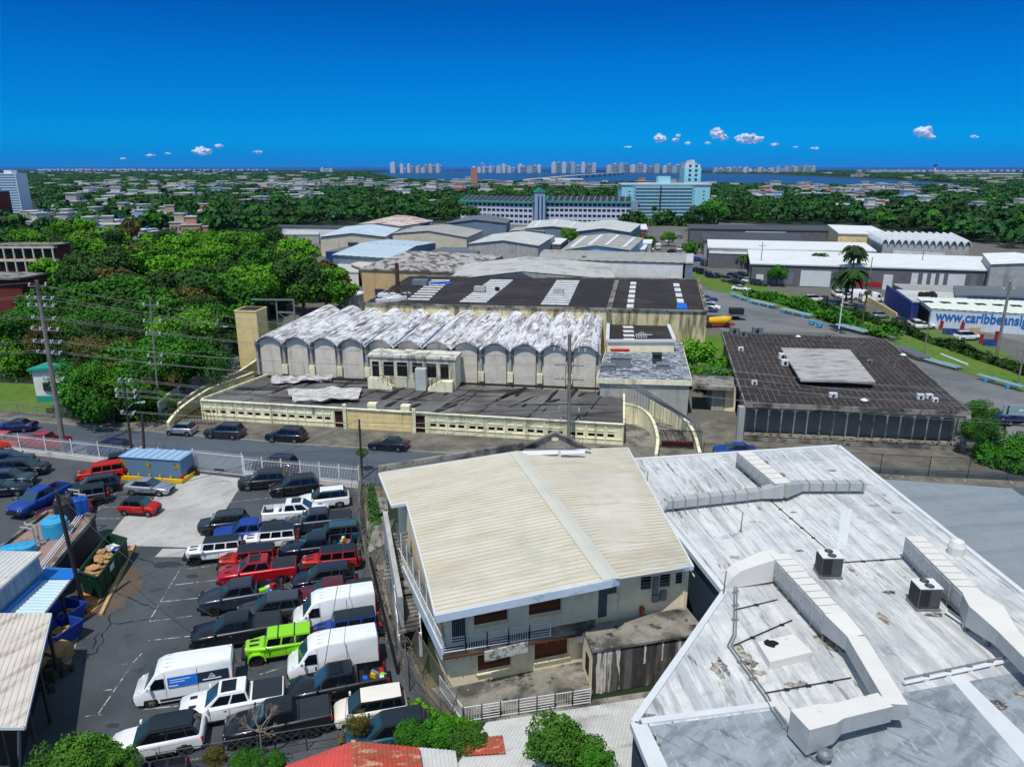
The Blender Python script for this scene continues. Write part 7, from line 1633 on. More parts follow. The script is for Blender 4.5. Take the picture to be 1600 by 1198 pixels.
# ---- poles ----
def upole(name,lab,u,v,vt,r0=.16,r1=.10,arms=(),lean=(0,0),mt=M_pole,ins=True,cat='utility pole',lamp=None,ut=None):
    b=P(u,v,0); h=ZH(vt,b.y); root=thing(name,lab,cat,tuple(b)); t_=b+V((lean[0],lean[1],h))
    if ut is not None:
        k=(b.y*math.cos(PITCH)+(CAMH-h)*math.sin(PITCH))/FPX; t_.x=(ut-800)*k
    m=MB(); m.tube(b,t_,r0,r1,9); m.build('pole_shaft',mt,root)
    for fz,L,n,ang in arms:
        p=b.lerp(t_,fz); d=V((math.cos(ang),math.sin(ang),0)); m=MB(); m.bar(p-d*L/2,p+d*L/2,.1,.1); 
        arm=m.build('crossarm',mt if not ins else M_galv,root)
        m=MB()
        for k in range(n):
            q=p+d*(L*(k/(n-1)-.5)) if n>1 else p; m.tube(q,q+V((0,0,.34)),.085,.05,6); m.bar(q+V((0,0,.1)),q-d.cross(V((0,0,1)))*.35+V((0,0,.3)),.07,.07)
        m.build('insulators',M_ins,arm)
    if lamp:
        p=b.lerp(t_,lamp[0]); d=V((math.cos(lamp[2]),math.sin(lamp[2]),0)); m=MB(); m.path([p,p+d*lamp[1]*.5+V((0,0,.5)),p+d*lamp[1]+V((0,0,.6))],.05); m.build('lamp_arm',M_galv,root); q=p+d*lamp[1]; m=MB(); m.obox(q.x+d.x*.25,q.y+d.y*.25,lamp[2],.35,.14,q.z+.5,q.z+.62); m.build('lamp_head',M_ins,root)
    return b,t_
pA=upole('utility_pole','tall grey utility pole with many white insulator brackets by the picket fence',102,712,438,.30,.18,((.97,1.5,2,.3),(.90,3.0,4,-.2),(.86,3,4,-.2),(.79,2.6,3,-.2),(.73,3.2,4,-.2),(.66,3.2,4,-.2),(.60,2.8,4,-.2),(.45,2.4,3,-.2)),ut=57)
pB=upole('utility_pole','shorter dark pole with white brackets behind the blue container',209,733,592,.15,.1,((.97,1.2,3,-.2),(.86,2.2,3,-.2),(.80,2.2,3,-.2),(.62,1.4,2,-.2)),ut=193,mt=M_poled,lamp=(.68,1.2,.3))
pC=upole('utility_pole','dark stub pole right of the bracketed pole behind the container',227,734,648,.17,.13,(),ut=222,mt=M_poled)
pD=upole('utility_pole','slim pole with paired arms rising out of the wood',250,655,463,.14,.09,((.93,1.7,2,.1),(.80,1.9,2,.1),(.70,1.6,2,.1),(.52,1.6,3,.1),(.46,1.4,3,.1)),ut=234)
pE=upole('street_pole','tall dark pole in front of the low cream building with triple brackets',889,703,522,.24,.2,((.86,3.4,6,-.17),(.74,3.4,6,-.17),(.62,3.4,6,-.17),(.35,2.2,3,-.17),(.25,2.0,2,-.17)),mt=M_pole,ut=890)
pF=upole('street_pole','plain dark pole overgrown at its foot on the near roadside',566,748,655,.14,.10,(),mt=M_poled,ut=561)
pG=upole('utility_pole','pole with tee top and lamp beside the tall yard wall',340,575,500,.13,.09,((.97,1.6,3,.1),(.90,1.2,2,.1)),ut=332,lamp=(.80,1.8,-.1))
pH=upole('black_yard_pole','black pole crossing in front of the green skip',133,958,768,.16,.13,(),mt=M_blackm,ut=88,cat='pole')
pI=upole('leaning_fence_pole','black pole leaning along the dirt slope behind the white vans',622,1052,870,.11,.09,(),mt=M_blackm,ut=578,cat='pole')
def wire(name,lab,a,b,sag,r=.015,mt=None,n=14,group=None):
    a=V(a);b=V(b); m=MB(); pts=[a.lerp(b,k/n)-V((0,0,sag*4*(k/n)*(1-k/n))) for k in range(n+1)]; m.path(pts,r,4); return m.build(name,mt or M_wirel,label=lab,cat='overhead wire',group=group)
def at(p,f,dx=0,dy=0): return p[0].lerp(p[1],f)+V((dx,dy,.3))
k=0
for f,fe in ((.97,.90),(.90,.86),(.79,.80),(.66,.74),(.60,.62)):
    for s_ in (-1.2,1.2):
        if f>.95 and s_>0: continue
        wire('overhead_wire','long pale power line between the bracketed pole and the roadside pole by the cream wall',at(pA,f,s_,-s_*.2),at(pE,fe,s_*1.2,-s_*.2),1.3,group='power lines over the road')
        wire('overhead_wire','pale power line running from the bracketed pole off the left edge',at(pA,f,s_,-s_*.2),at(pA,f,s_-60,8+s_),1.5,group='power lines at the left edge')
        if f<.95: wire('overhead_wire','long pale power line crossing before the dark seamed roof to the right edge',at(pE,fe,s_*1.2,-s_*.2),at(pE,fe*.9,s_+75,-14-s_),2.0,group='power lines to the right edge')
for f,z in ((.97,.40),(.86,.36),(.80,.32),(.62,.26)):
    for s_ in (-.8,.8): wire('overhead_wire','lower cable strung along the road in front of the cream wall',at(pB,f,s_),at(pE,z,s_),.9,.018,group='lower cables along the road')
for s_ in (-.8,.8): wire('overhead_wire','cable from the slim pole in the wood down to the roadside pole',at(pD,.5,s_),at(pB,.9,s_),.5,group='cables out of the wood')
for f in (.93,.8,.7): wire('overhead_wire','pale line from the slim pole in the wood to the tee pole',at(pD,f),at(pG,.97),.8,group='lines from the wood to the tee pole')
wire('overhead_wire','guy wire from the bracketed pole behind the container to the road',at(pB,.6),P(243,668,0),0); wire('overhead_wire','second guy wire from the stub pole to the road edge',at(pC,.9),P(246,667,0),0)
wire('overhead_wire','thin line from the dark overgrown pole down over the parked vans',pF[1],P(500,1080,5),1.0,.02,M_wire)
wire('overhead_wire','thin line from the overgrown pole down to the house stair',pF[1],P(640,1040,5.5),1.0,.02,M_wire)
wire('overhead_wire','thin line from the black yard pole across the lot',pH[1],P(330,960,6),.8,.02,M_wire)
wire('overhead_wire','thin line from the black yard pole towards the dark overgrown pole',pH[1]-V((0,0,1)),pF[1],1.2,.02,M_wire)
for u,v,w_,h,lab in ((1547,708,.35,1.2,'small grey meter cabinet at the right roadside'),(1560,708,.08,1.3,'thin white marker post beside the meter cabinet')):
    p=P(u,v); m=MB(); m.obox(p.x,p.y,0,w_,w_*.6,0,h); m.obox(p.x,p.y,0,w_*1.1,w_*.7,h,h+.08); m.build('meter_cabinet' if w_>.2 else 'marker_post',M_galv if w_>.2 else M_wht,base=tuple(p),label=lab,cat='cabinet' if w_>.2 else 'post')
c=P(1590,668); bil=thing('blue_trailer_sign','pale blue panel on black posts at the right edge','sign',tuple(c)); m=MB(); m.obox(c.x,c.y,R(-10),2.0,.08,1.6,2.9); m.build('panel',M_pipeb,bil); 
for x in (-1.6,1.4): m=MB(); m.bar((c.x+x,c.y,0),(c.x+x,c.y,2.9),.12,.12); m.build('post',M_blackm,bil)
upole('lamp_post','curved white street lamp above the blue panel',1500+68,700,650,.09,.07,(),mt=M_blackm,cat='street lamp',lamp=(1,1.6,.2),ut=1572)
# small white and teal hut in the wood, brick flats
h0=P(70,628,0); hutw=thing('teal_trim_house','small white house with teal trim half hidden by the wood','house',tuple(h0))
h1=P(112,626,0); m=MB(); zt_=ZH(578,h0.y); m.prism([(h0.x-1,h0.y),(h1.x+1,h1.y),(h1.x+1.5,h1.y+6),(h0.x-.5,h0.y+6)],0,zt_); m.build('wall',M_white,hutw)
m=MB(); m.slab([V((h0.x-1.4,h0.y-.4,zt_+.2)),V((h1.x+1.5,h1.y-.4,zt_+.5)),V((h1.x+2,h1.y+6.4,zt_+.5)),V((h0.x-.8,h0.y+6.4,zt_+.2))],.35); m.build('roof',M_teal,hutw)
m=MB(); m.box(h0.x-1.02,h0.y-.06,0,h1.x+1,h0.y-.02,.9); m.build('plinth_band',M_teal,hutw)
for x in (.2,2.0,3.6): m=MB(); m.box(h0.x+x,h0.y-.1,1.6,h0.x+x+1,h0.y-.01,2.8); m.build('window',M_glass,hutw)
bf=thing('brick_flats','dark red brick apartment building with white balconies at the left edge','apartment building',(P(20,470).x,P(20,470).y,0))
b0_=P(-60,500,0); b1_=P(44,505,0); hb=ZH(433,b0_.y); m=MB(); m.prism([(b0_.x,b0_.y),(b1_.x,b1_.y),(b1_.x+1,b1_.y+6),(b0_.x+1,b0_.y+6)],0,hb); m.build('wall',M_brick,bf)
m=MB(); m.prism([(b0_.x-1,b0_.y-1),(b1_.x+.5,b1_.y-1),(b1_.x+1.4,b1_.y+6.6),(b0_.x+1,b0_.y+6.6)],hb,hb+.4); m.build('roof',M_oldconc,bf)
b2_=P(-60,480,0)+V((0,14,0)); b3_=V((P(38,480,0).x,b2_.y,0)); hb2=ZH(383,b2_.y)
bf2=thing('brick_flats','upper brick apartment block with open white galleries at the left edge','apartment building',(b3_.x-10,b2_.y,0))
m=MB(); m.prism([(b2_.x,b2_.y+1.5),(b3_.x,b3_.y+1.5),(b3_.x+1,b3_.y+6),(b2_.x+1,b2_.y+6)],0,hb2-.3); m.build('wall',M_brick,bf2)
m=MB(); m.slab([V((b2_.x,b2_.y,hb2+.05)),V((b3_.x+.6,b3_.y,hb2+.05)),V((b3_.x+1.4,b3_.y+6.4,hb2+.05)),V((b2_.x,b2_.y+6.4,hb2+.05))],.3); m.build('roof',M_oldconc,bf2)
for k in range(5):
    zz=hb2-.31-k*3.2; m=MB(); m.slab([V((b2_.x,b2_.y,zz)),V((b3_.x+.5,b3_.y,zz)),V((b3_.x+.5,b3_.y+1.6,zz)),V((b2_.x,b2_.y+1.6,zz))],.5); m.build('gallery_slab',M_beige,bf2)
    for j in range(9): x=b3_.x-j*2.4; m=MB(); m.bar((x,b2_.y+.2,zz-3.2),(x,b2_.y+.2,zz-.5),.35,.3); m.build('column',M_beige,bf2)
    m=MB(); m.box(b2_.x,b2_.y+1.40,zz-2.8,b3_.x-.4,b2_.y+1.49,zz-1.0); m.build('window_band',M_glass,bf2)
# ======== industrial belt warehouses ========
def roofm(n,c,c2,st=.6): return mat('roof_'+n,hx(*c,.85),.65,layers=(((.05,.5,1),.48,.62,hx(*c2,.85),st),((.3,.3,1),.6,.7,hx(*c2,.85),st*.8)),var=.08,scale=.3)
RM={'grey':roofm('grey',(176,176,170),(140,140,136)),'blue':roofm('bluewhite',(196,214,226),(170,192,208)),'white':roofm('white',(240,242,242),(220,224,226),.4),'dark':roofm('dark',(84,84,86),(60,60,62)),
 'slate':roofm('slate',(112,120,126),(90,98,104)),'speck':mat('roof_speckled',hx(190,186,182,.85),.9,layers=((( .5,.14,1),.47,.55,hx(88,82,80),.9,.3),((.25,1.2,1),.56,.62,hx(110,100,96),.8,.3)),var=.15),'red':mat('roof_red_worn',hx(214,206,196,.85),.9,layers=(((.12,.3,1),.5,.58,hx(150,84,78),.9),),var=.15),
 'cream':roofm('cream',(216,212,196),(190,184,168)),'lgrey':roofm('lightgrey',(206,208,206),(176,180,182))}
WM={'beige':M_beige,'white':M_white,'blue':M_ltblue,'bgrey':M_bluegrey,'grey':M_greyw,'ylw':M_yell2,'navy':mat('wall_navy_blue',hx(30,64,150,.8),.7,var=.12),'dark':mat('wall_mid_grey',hx(112,112,116,.85),.9,var=.15),'tan':stained('wall_tan',hx(214,186,140,.85),hx(150,124,92),.5,.55,.7)}  # dark: even mid grey for depot and shed walls
def ware(name,lab,fl,fr,br,bl,z,rm,wm,rise=0,cat='warehouse',doors=(),axis='x',z2=None,eave=.4,sky=0,parapet=False):
    """fl,fr,br,bl: pixel corners of the roof at eave height z; gable ridge runs front-to-back (axis x: gable faces the camera)"""
    q=[P(*p,z) for p in (fl,fr,br,bl)]; c=sum(q,V((0,0,0)))/4; root=thing(name,lab,cat,(c.x,c.y,0))
    m=MB(); up=V((0,0,rise))
    if rise and axis=='x':
        f=(q[0]+q[1])/2+up; b=(q[3]+q[2])/2+up
        m.corr(f,b,q[3],q[0],2.4,.08,.2); m.corr(b,f,q[1],q[2],2.4,.08,.2)
    elif rise:
        l=(q[0]+q[3])/2+up; r=(q[1]+q[2])/2+up
        m.corr(q[0],q[1],r,l,2.4,.08,.2); m.corr(r,l,q[3],q[2],2.4,.08,.2)
    else: m.slab(q,.35)
    m.build('roof',RM[rm],root)
    w=[p.lerp(c,.02) for p in q]; lo=[lz0(p) for p in w]; m=MB()
    hi=[V((p.x,p.y,z-.25)) for p in w]; m.hexa(lo,hi)
    if rise and axis=='x':
        for a,b in ((0,1),(2,3)): m.add([hi[a],hi[b],(hi[a]+hi[b])/2+up*.96],[(0,1,2)])
    elif rise:
        for a,b in ((1,2),(3,0)): m.add([hi[a],hi[b],(hi[a]+hi[b])/2+up*.96],[(0,1,2)])
    m.build('wall',WM[wm],root)
    d=(lo[1]-lo[0]).normalized(); n=V((d.y,-d.x,0)); L=(lo[1]-lo[0]).length
    for (s0,s1,z0,z1,mt) in doors:
        a=lo[0]+d*L*s0;b=lo[0]+d*L*s1; m=MB(); m.hexa([V((p.x,p.y,z0)) for p in (a+n*.08,b+n*.08,b-n*.05,a-n*.05)],[V((p.x,p.y,z1)) for p in (a+n*.08,b+n*.08,b-n*.05,a-n*.05)])
        m.build('roller_door' if z0<.5 else 'window',{'d':M_dark,'g':M_glassb,'w':M_trim,'r':M_redp,'b':M_bluep,'s':M_galv}[mt],root)
    if sky:
        m=MB()
        for k in range(sky):
            t=(k+.5)/sky; a=q[0].lerp(q[1],t);b=q[3].lerp(q[2],t); h=rise*(1-abs(2*t-1)) if axis=='x' else 0
            if axis=='x': a=a.lerp(b,.1);b=a.lerp(b,.9); m.bar(a+V((0,0,h+.14)),b+V((0,0,h+.14)),1.2,.05)
            else: 
                c1_=a.lerp(b,.1)+V((0,0,rise*.2+.14)); c2_=a.lerp(b,.42)+V((0,0,rise*.84+.14)); m.bar(c1_,c2_,1.1,.05)
        m.build('skylight_strips',M_sky,root)
    return root
D='d'
W=[
 ('brown trimmed flat warehouse with speckled roof behind the left of the black roof',(562,419),(735,425),(785,399),(638,391),8,'speck','tan',0,[(.12,.24,1.5,3.2,'g'),(.4,.52,1.5,3.2,'g')],'x',0),
 ('long pale blue roofed warehouse left of the speckled roof',(518,398),(612,404),(682,379),(606,374),6.5,'blue','bgrey',1.2,[],'y',0),
 ('low cream roofed shed in front of the pale blue roof',(548,412),(570,420),(625,401),(606,397),5,'cream','dark',0,[],'x',0),
 ('small white shed by the wood edge left of the speckled warehouse',(526,424),(560,425),(562,413),(528,412),4,'lgrey','white',0,[],'x',0),
 ('low dark blue roofed canopy at the left edge of the belt',(508,393),(545,392),(565,386),(540,385),4,'slate','navy',0,[],'x',0),
 ('beige gabled warehouse with a row of roof turbines, leftmost of the belt',(499,370),(602,370),(627,357),(540,354),7,'blue','beige',1.3,[(.42,.58,3.5,5,'g')],'x',0),
 ('wide beige gabled warehouse with grey roof in the middle of the belt',(612,365),(730,371),(756,360),(648,354),7.5,'grey','beige',1.6,[(.05,.16,0,2.6,'d'),(.78,.9,0,3,'d')],'x',0),
 ('warehouse with worn red and white roof and bright blue wall',(560,350),(625,354),(677,346),(620,336),7,'red','white',.8,[],'x',0),
 ('bright blue walled block under the worn red roof',(624,346),(664,348),(677,344),(640,342),7.3,'red','navy',0,[],'x',0),
 ('big blue grey warehouse with dark grey roof in front of the housing block',(691,350),(792,349),(798,343),(732,338),8.5,'slate','bgrey',1.6,[],'x',0),
 ('low slate shed behind the speckled warehouse',(655,399),(742,400),(752,387),(690,386),5,'slate','bgrey',0,[],'x',0),
 ('grey and white gabled warehouse with a small entrance canopy',(731,381),(842,384),(868,368),(770,366),7,'lgrey','grey',1.4,[(.4,.5,0,3,'d'),(.78,.86,1.6,3.2,'r')],'x',0),
 ('white roofed open canopy with dark interior beside the green tree',(843,380),(876,381),(888,372),(858,371),5,'white','dark',0,[],'x',0),
 ('low grey roof between the slate roof and the housing block foot',(795,361),(850,362),(858,356),(805,355),6,'grey','grey',.6,[],'x',0),
 ('pale grey warehouse with two white roof strips under the housing block',(820,357),(905,358),(915,347),(832,345),7,'lgrey','bgrey',1.0,[],'x',3),
 ('light grey gabled warehouse with blue grey front by the avenue head',(898,362),(985,363),(1002,350),(915,347),7,'lgrey','bgrey',1.4,[(.15,.27,0,2.8,'d'),(.62,.74,0,3,'d')],'x',0),
 ('small white roofed annex with dark red front at the avenue corner',(986,358),(1012,358),(1010,350),(988,350),5,'white','dark',0,[(.1,.9,0,3,'r')],'x',0),
 ('gabled warehouse with sky blue front and white roof strips',(876,391),(985,391),(1006,372),(905,369),6.5,'grey','blue',1.4,[],'x',4),
 ('small white awning building right of the sky blue front',(988,389),(1008,389),(1012,382),(990,382),4,'white','grey',0,[],'x',0),
 ('another small white awning building above the sky blue front',(992,380),(1018,380),(1020,374),(996,374),4,'white','grey',0,[],'x',0),
 ('long pale warehouse with grey ribbed roof directly behind the black roof',(840,405),(1070,411),(1078,396),(850,390),6.5,'grey','white',.7,[(.35,.5,0,1.2,'d'),(.86,.97,0,1.6,'d')],'y',0),
 ('low tan boundary building behind the black roof at left of centre',(800,425),(1040,436),(1042,432),(800,421),3.5,'grey','tan',0,[],'x',0),
 ('tall pale blue end block at the right of the long pale warehouse',(1071,410),(1083,410),(1084,396),(1074,396),7.2,'lgrey','bgrey',0,[],'x',0),
 ('small grey shed left of the red worn roof near the wood',(430,355),(545,357),(548,353),(432,351),5,'dark','white',0,[(.3,.5,0,3,'w')],'x',0),
 ('small pale shed at the wood edge far left of the belt',(445,366),(498,366),(500,361),(450,360),4,'lgrey','grey',0,[],'x',0),
 # right side
 ('long dark roofed hall behind the white roofed depot',(1076,357),(1335,361),(1310,353),(1074,350),7,'dark','dark',0,[(.35,.6,4.8,6.2,'w')],'x',0),
 ('dark grey roofed hall with pale front in the back right',(1100,376),(1254,377),(1250,364),(1094,362),6,'dark','grey',0,[],'x',0),
 ('white roofed wing of the depot, upper left',(1106,386),(1370,392),(1352,379),(1105,374),6.5,'white','grey',0,[],'x',0),
 ('long white roofed depot with loading docks at right',(1172,411),(1590,423),(1545,401),(1168,389),6,'white','dark',0,[(.02,.05,0,3.0,'w'),(.09,.17,.6,3.6,'s'),(.20,.32,.2,4.4,'w'),(.40,.52,.8,1.9,'r'),(.525,.56,0,4.0,'w'),(.63,.655,1.25,4.6,'w'),(.672,.688,1.25,4.6,'w'),(.703,.719,1.25,4.6,'w'),(.734,.750,1.25,4.6,'w'),(.766,.83,1.25,4.6,'w'),(.85,.872,1.25,4.6,'s'),(.895,.917,1.25,4.6,'s'),(.94,.962,1.25,4.6,'s'),(.60,.98,0,1.2,'w')],'x',0),
 ('white roofed low wing under the palms at the left end of the depot',(1108,394),(1170,396),(1168,387),(1106,386),5,'white','dark',0,[],'x',0),
 ('yellow walled hall with white sloping roof at the far right',(1310,364),(1392,366),(1362,353),(1293,351),9,'white','ylw',0,[],'x',0),
 ('white roofed block at the far right edge behind the loading docks',(1548,413),(1660,420),(1640,402),(1535,396),8,'white','grey',.8,[],'x',0),
 ('grey flat roofed hall behind the sign shop, left part',(1412,452),(1490,456),(1490,446),(1395,443),3.8,'grey','dark',0,[],'x',0),
 ('grey flat roofed hall behind the sign shop, right part',(1492,460),(1700,468),(1680,449),(1490,446),4.4,'slate','bgrey',0,[],'x',0),
 ('pale roofed middle section of the sign shop with rooftop units',(1425,470),(1520,474),(1500,456),(1400,452),3.7,'lgrey','navy',0,[],'x',0),
]
for i,(lab,fl,fr,br_,bl,z,rm,wm,rise,doors,ax,sk_) in enumerate(W):
    ware('warehouse',lab,fl,fr,br_,bl,z,rm,wm,rise,doors=doors,axis=ax,sky=sk_)
# wavy roofed hall
wv=thing('wavy_roof_hall','hall with white wavy zigzag shell roof at the right','hall',(P(1430,400).x,P(1430,400).y,0))
q=[P(1378,381,8),P(1518,385,8),P(1490,371,8),P(1350,367,8)]; nb_=13; m=MB(); vs=[];fs=[]
for k in range(nb_*6+1):
    t=k/(nb_*6); z=abs(math.sin(math.pi*t*nb_))**.8*1.7; vs+=[q[0].lerp(q[1],t)+V((0,0,z)),q[3].lerp(q[2],t)+V((0,0,z)),q[0].lerp(q[1],t)+V((0,0,z-.35)),q[3].lerp(q[2],t)+V((0,0,z-.35))]
for k in range(nb_*6): o=4*k; fs+=[(o,o+4,o+5,o+1),(o,o+2,o+6,o+4),(o+2,o+3,o+7,o+6)]
m.add(vs,fs); m.build('shell_roof',RM['white'],wv)
m=MB(); c=sum(q,V((0,0,0)))/4; w=[p.lerp(c,.03) for p in q]; m.hexa([lz0(p) for p in w],[p-V((0,0,.1)) for p in w]); m.build('wall',M_greyw,wv)
m=MB(); 
for k in range(nb_): a=w[0].lerp(w[1],k/nb_);b=w[0].lerp(w[1],(k+1)/nb_); m.add([a,b,(a+b)/2+V((0,0,1.4))],[(0,1,2)])
m.build('gable_infill',M_bluegrey,wv)
a=P(1394,402,0); a=V((w[0].x+3,w[0].y-1,0)); b=V((w[1].x-8,w[1].y-1.4,0)); m=MB(); m.bar(a+V((0,0,3)),b+V((0,0,3)),.6,6); m.build('white_screen_wall',M_white,wv)
# sign shop
ZG=4.0
sg=thing('sign_shop_building','white metal building with huge blue web address lettering on its side','building',(P(1530,510).x,P(1530,510).y,0))
q=[P(1455,482,ZG),P(1760,500,ZG),P(1700,474,ZG),P(1432,464,ZG)]
m=MB(); up=V((0,0,.5)); l=(q[0]+q[3])/2+up*0; m.corr(*q,1.2,.06,.25); m.build('roof',mat('roof_white_green',hx(232,240,228,.9),.6,var=.06),sg)
c=sum(q,V((0,0,0)))/4; w=[p.lerp(c,.01) for p in q]; m=MB(); m.hexa([lz0(p) for p in w],[p-V((0,0,.2)) for p in w]); m.build('wall',mat('wall_white_metal',hx(214,224,232,.9),.6,layers=(((3,3,.1),.55,.6,hx(190,200,210,.9),.5),),var=.05),sg)
m=MB(); a,b=lz0(w[3]),lz0(w[0]); d=(b-a); n=V((d.y,-d.x,0)).normalized(); 
m.hexa([a+d*.25+n*.1,a+d*.9+n*.1,a+d*.9-n*.1,a+d*.25-n*.1],[p+V((0,0,3.1)) for p in (a+d*.25+n*.1,a+d*.9+n*.1,a+d*.9-n*.1,a+d*.25-n*.1)]); m.build('open_door',M_dark,sg)
dd=(lz0(w[1])-lz0(w[0])).normalized(); nn=V((dd.y,-dd.x,0))
tc_=bpy.data.curves.new('lettering','FONT'); tc_.body='www.caribbeansig'; tc_.size=2.75; tc_.extrude=.03; tc_.offset=.06
to=bpy.data.objects.new('tmp_text',tc_); SC.collection.objects.link(to); bpy.context.view_layer.update()
dg=bpy.context.evaluated_depsgraph_get(); tm=bpy.data.meshes.new_from_object(to.evaluated_get(dg)); bpy.data.objects.remove(to)
tm.materials.clear(); tm.materials.append(mat('lettering_blue',hx(30,110,190,.9),.6,var=.03))
lt=bpy.data.objects.new('lettering',tm); SC.collection.objects.link(lt)
org=lz0(w[0])+dd*.9+nn*.06+V((0,0,1.75)); lt.parent=sg; lt.location=org-V(LOC[sg.name]); lt.rotation_euler=(math.pi/2,0,math.atan2(dd.y,dd.x))
x0=min(v.co.x for v in tm.vertices);x1=max(v.co.x for v in tm.vertices); _u=lambda p:800+FPX*p.x/(p.y*math.cos(PITCH)+(CAMH-p.z)*math.sin(PITCH)); _t=0
while _u(org+dd*_t)<1606: _t+=.1
k=_t/(x1-x0); lt.scale=(k,1,1)
for k in range(8): m=MB(); p=q[0].lerp(q[1],.03+.1*k).lerp(q[3].lerp(q[2],.03+.1*k),.55); m.obox(p.x,p.y,R(-8),.9,.7,ZG+.05,ZG+.18); m.build('roof_vent',M_dark,sg)
m=MB(); a=P(1386,446,4.2);b=P(1426,474,4.2); m.bar(V((a.x,a.y,2.2)),V((b.x,b.y,2.2)),.3,4.2); m.build('blue_side_wall',WM['navy'],base=(b.x,b.y,0),label='bright blue side wall of the sign shop facing the yard',cat='wall')
for k,(u,v) in enumerate(((1439,463),(1448,463),(1456,462),(1459,465))):
    p=P(u,v,3.75); m=MB(); m.obox(p.x,p.y,0,.5,.4,3.7,4.6); m.lathe((p.x,p.y,4.6),[(.4,0),(.4,.1)],8); m.build('roof_unit',M_blackm,base=(p.x,p.y,3.7),label=['first','second','third','fourth'][k]+' dark rooftop unit from the left on the sign shop',cat='roof unit')
for k,(u,v) in enumerate(((1422,500),(1470,515),(1503,517),(1525,516),(1532,537),(1556,532))):
    p=P(u,v); m=MB(); m.obox(p.x,p.y,0,.22,.22,0,1.6); m.obox(p.x,p.y,0,.27,.27,1.6,1.75); m.build('red_gate_post',M_redp,base=tuple(p),label='red square gate post, number %s from the left in the sign shop yard'%['one','two','three','four','five','six'][k],cat='post')
for k,(a,b,h,mt) in enumerate((((1472,522),(1503,524),1.2,'navy'),((1535,540),(1556,541),1.2,'navy'),((1395,480),(1422,500),1.6,'beige'),((1505,524),(1530,522),1.4,'tan'),((1350,470),(1400,500),1.5,'ylw'))):
    a=P(*a);b=P(*b); m=MB(); m.bar(a+V((0,0,h/2)),b+V((0,0,h/2)),.25,h); m.build('yard_wall',WM[mt],base=tuple(a),label=['short blue wall left','short blue wall right','long beige wall beside the shop door','tan low wall','yellowish low wall'][k]+' in the sign shop yard',cat='wall')
# ======== housing block, teal towers ========
def grid_block(root,p0,p1,z0,z1,cols,rows,mw,mg,wf=.62,hf=.5,deep=14,frames=None,name='wall'):
    d=(p1-p0).normalized(); L=(p1-p0).length; n=V((d.y,-d.x,0)); cw=L/cols; ch_=(z1-z0)/rows
    m=MB(); m.hexa([p0-n*.4,p1-n*.4,p1-n*deep,p0-n*deep],[V((p.x,p.y,z1)) for p in (p0-n*.4,p1-n*.4,p1-n*deep,p0-n*deep)]); m.build(name,mw,root)
    ops=[(cw*(i+.5-wf/2),cw*(i+.5+wf/2),z0+ch_*(j+.30),z0+ch_*(j+.30+hf)) for i in range(cols) for j in range(rows)]
    m=MB(); m.wall(p0,p1,0,z1,.4,ops); m.build('front_wall',mw,root)
    for o in ops: window(root,p0,p1,*o,.35,mg,mw if frames else None,2,1,.12)
hb=thing('housing_block','pale five storey housing block with solar panel roof and green trim, left wing','apartment block',(P(765,345).x,P(765,345).y,0))
p0=P(720,348,0);p1=P(832,352,0); zt_=ZH(306,p0.y); M_gn=mat('glass_navy',hx(34,46,66,.8),.5,var=.15); p0.z=p1.z=0
HWm=mat('wall_housing_white',hx(206,216,232,.9),.8,var=.06)
grid_block(hb,p0,p1,0,zt_*.80,16,4,HWm,M_gn,.74,.5,16)
def solar(root,p0,p1,z,h):
    d=(p1-p0).normalized(); n=V((d.y,-d.x,0)); m=MB(); q=[p0+n*.8+V((0,0,z)),p1+n*.8+V((0,0,z)),p1-n*9+V((0,0,z+h)),p0-n*9+V((0,0,z+h))]; m.slab(q,.3); m.build('roof_slab',RM['slate'],root)
    m=MB(); m.bar(q[0]+V((0,-.1,.1)),q[1]+V((0,-.1,.1)),.5,.9); m.bar(q[0],q[3],.7,.5); m.bar(q[1],q[2],.7,.5); m.build('green_trim',M_teal,root)
    m=MB(); L=(p1-p0).length; k=int(L/3.2)
    for i in range(k):
        a=(i+.15)/k;b=(i+.88)/k; m.slab([q[0].lerp(q[1],a).lerp(q[3].lerp(q[2],a),.22)+V((0,0,.15)),q[0].lerp(q[1],b).lerp(q[3].lerp(q[2],b),.22)+V((0,0,.15)),q[0].lerp(q[1],b).lerp(q[3].lerp(q[2],b),.95)+V((0,0,.15)),q[0].lerp(q[1],a).lerp(q[3].lerp(q[2],a),.95)+V((0,0,.15))],.1)
    m.build('solar_panels',mat('solar_panel',hx(26,40,62,.8),.2,var=.1),root)
solar(hb,p0,p1,zt_*.80,zt_*.2)
ht_=thing('housing_block','pale five storey housing block with solar panel roof and green trim, right wing','apartment block',(P(910,345).x,P(910,345).y,0))
q0=P(852,350,0);q1=P(984,352,0)
grid_block(ht_,q0,q1,0,zt_*.80,18,4,HWm,M_gn,.74,.5,16); solar(ht_,q0,q1,zt_*.8,zt_*.2)
m=MB(); a=q1; m.box(a.x+.02,a.y-.6,0,a.x+4,a.y+16,zt_*.88); m.build('end_tower',mat('wall_blue_mid',hx(150,170,196,.8),.8,var=.05),ht_)  # end tower in an even, deeper blue
st_=thing('stair_tower','blue grey stair tower with small green gable between the housing wings','tower',(P(842,350).x,P(842,350).y,0)); a=P(835,352,0);b=P(851,352,0); h=ZH(300,a.y)
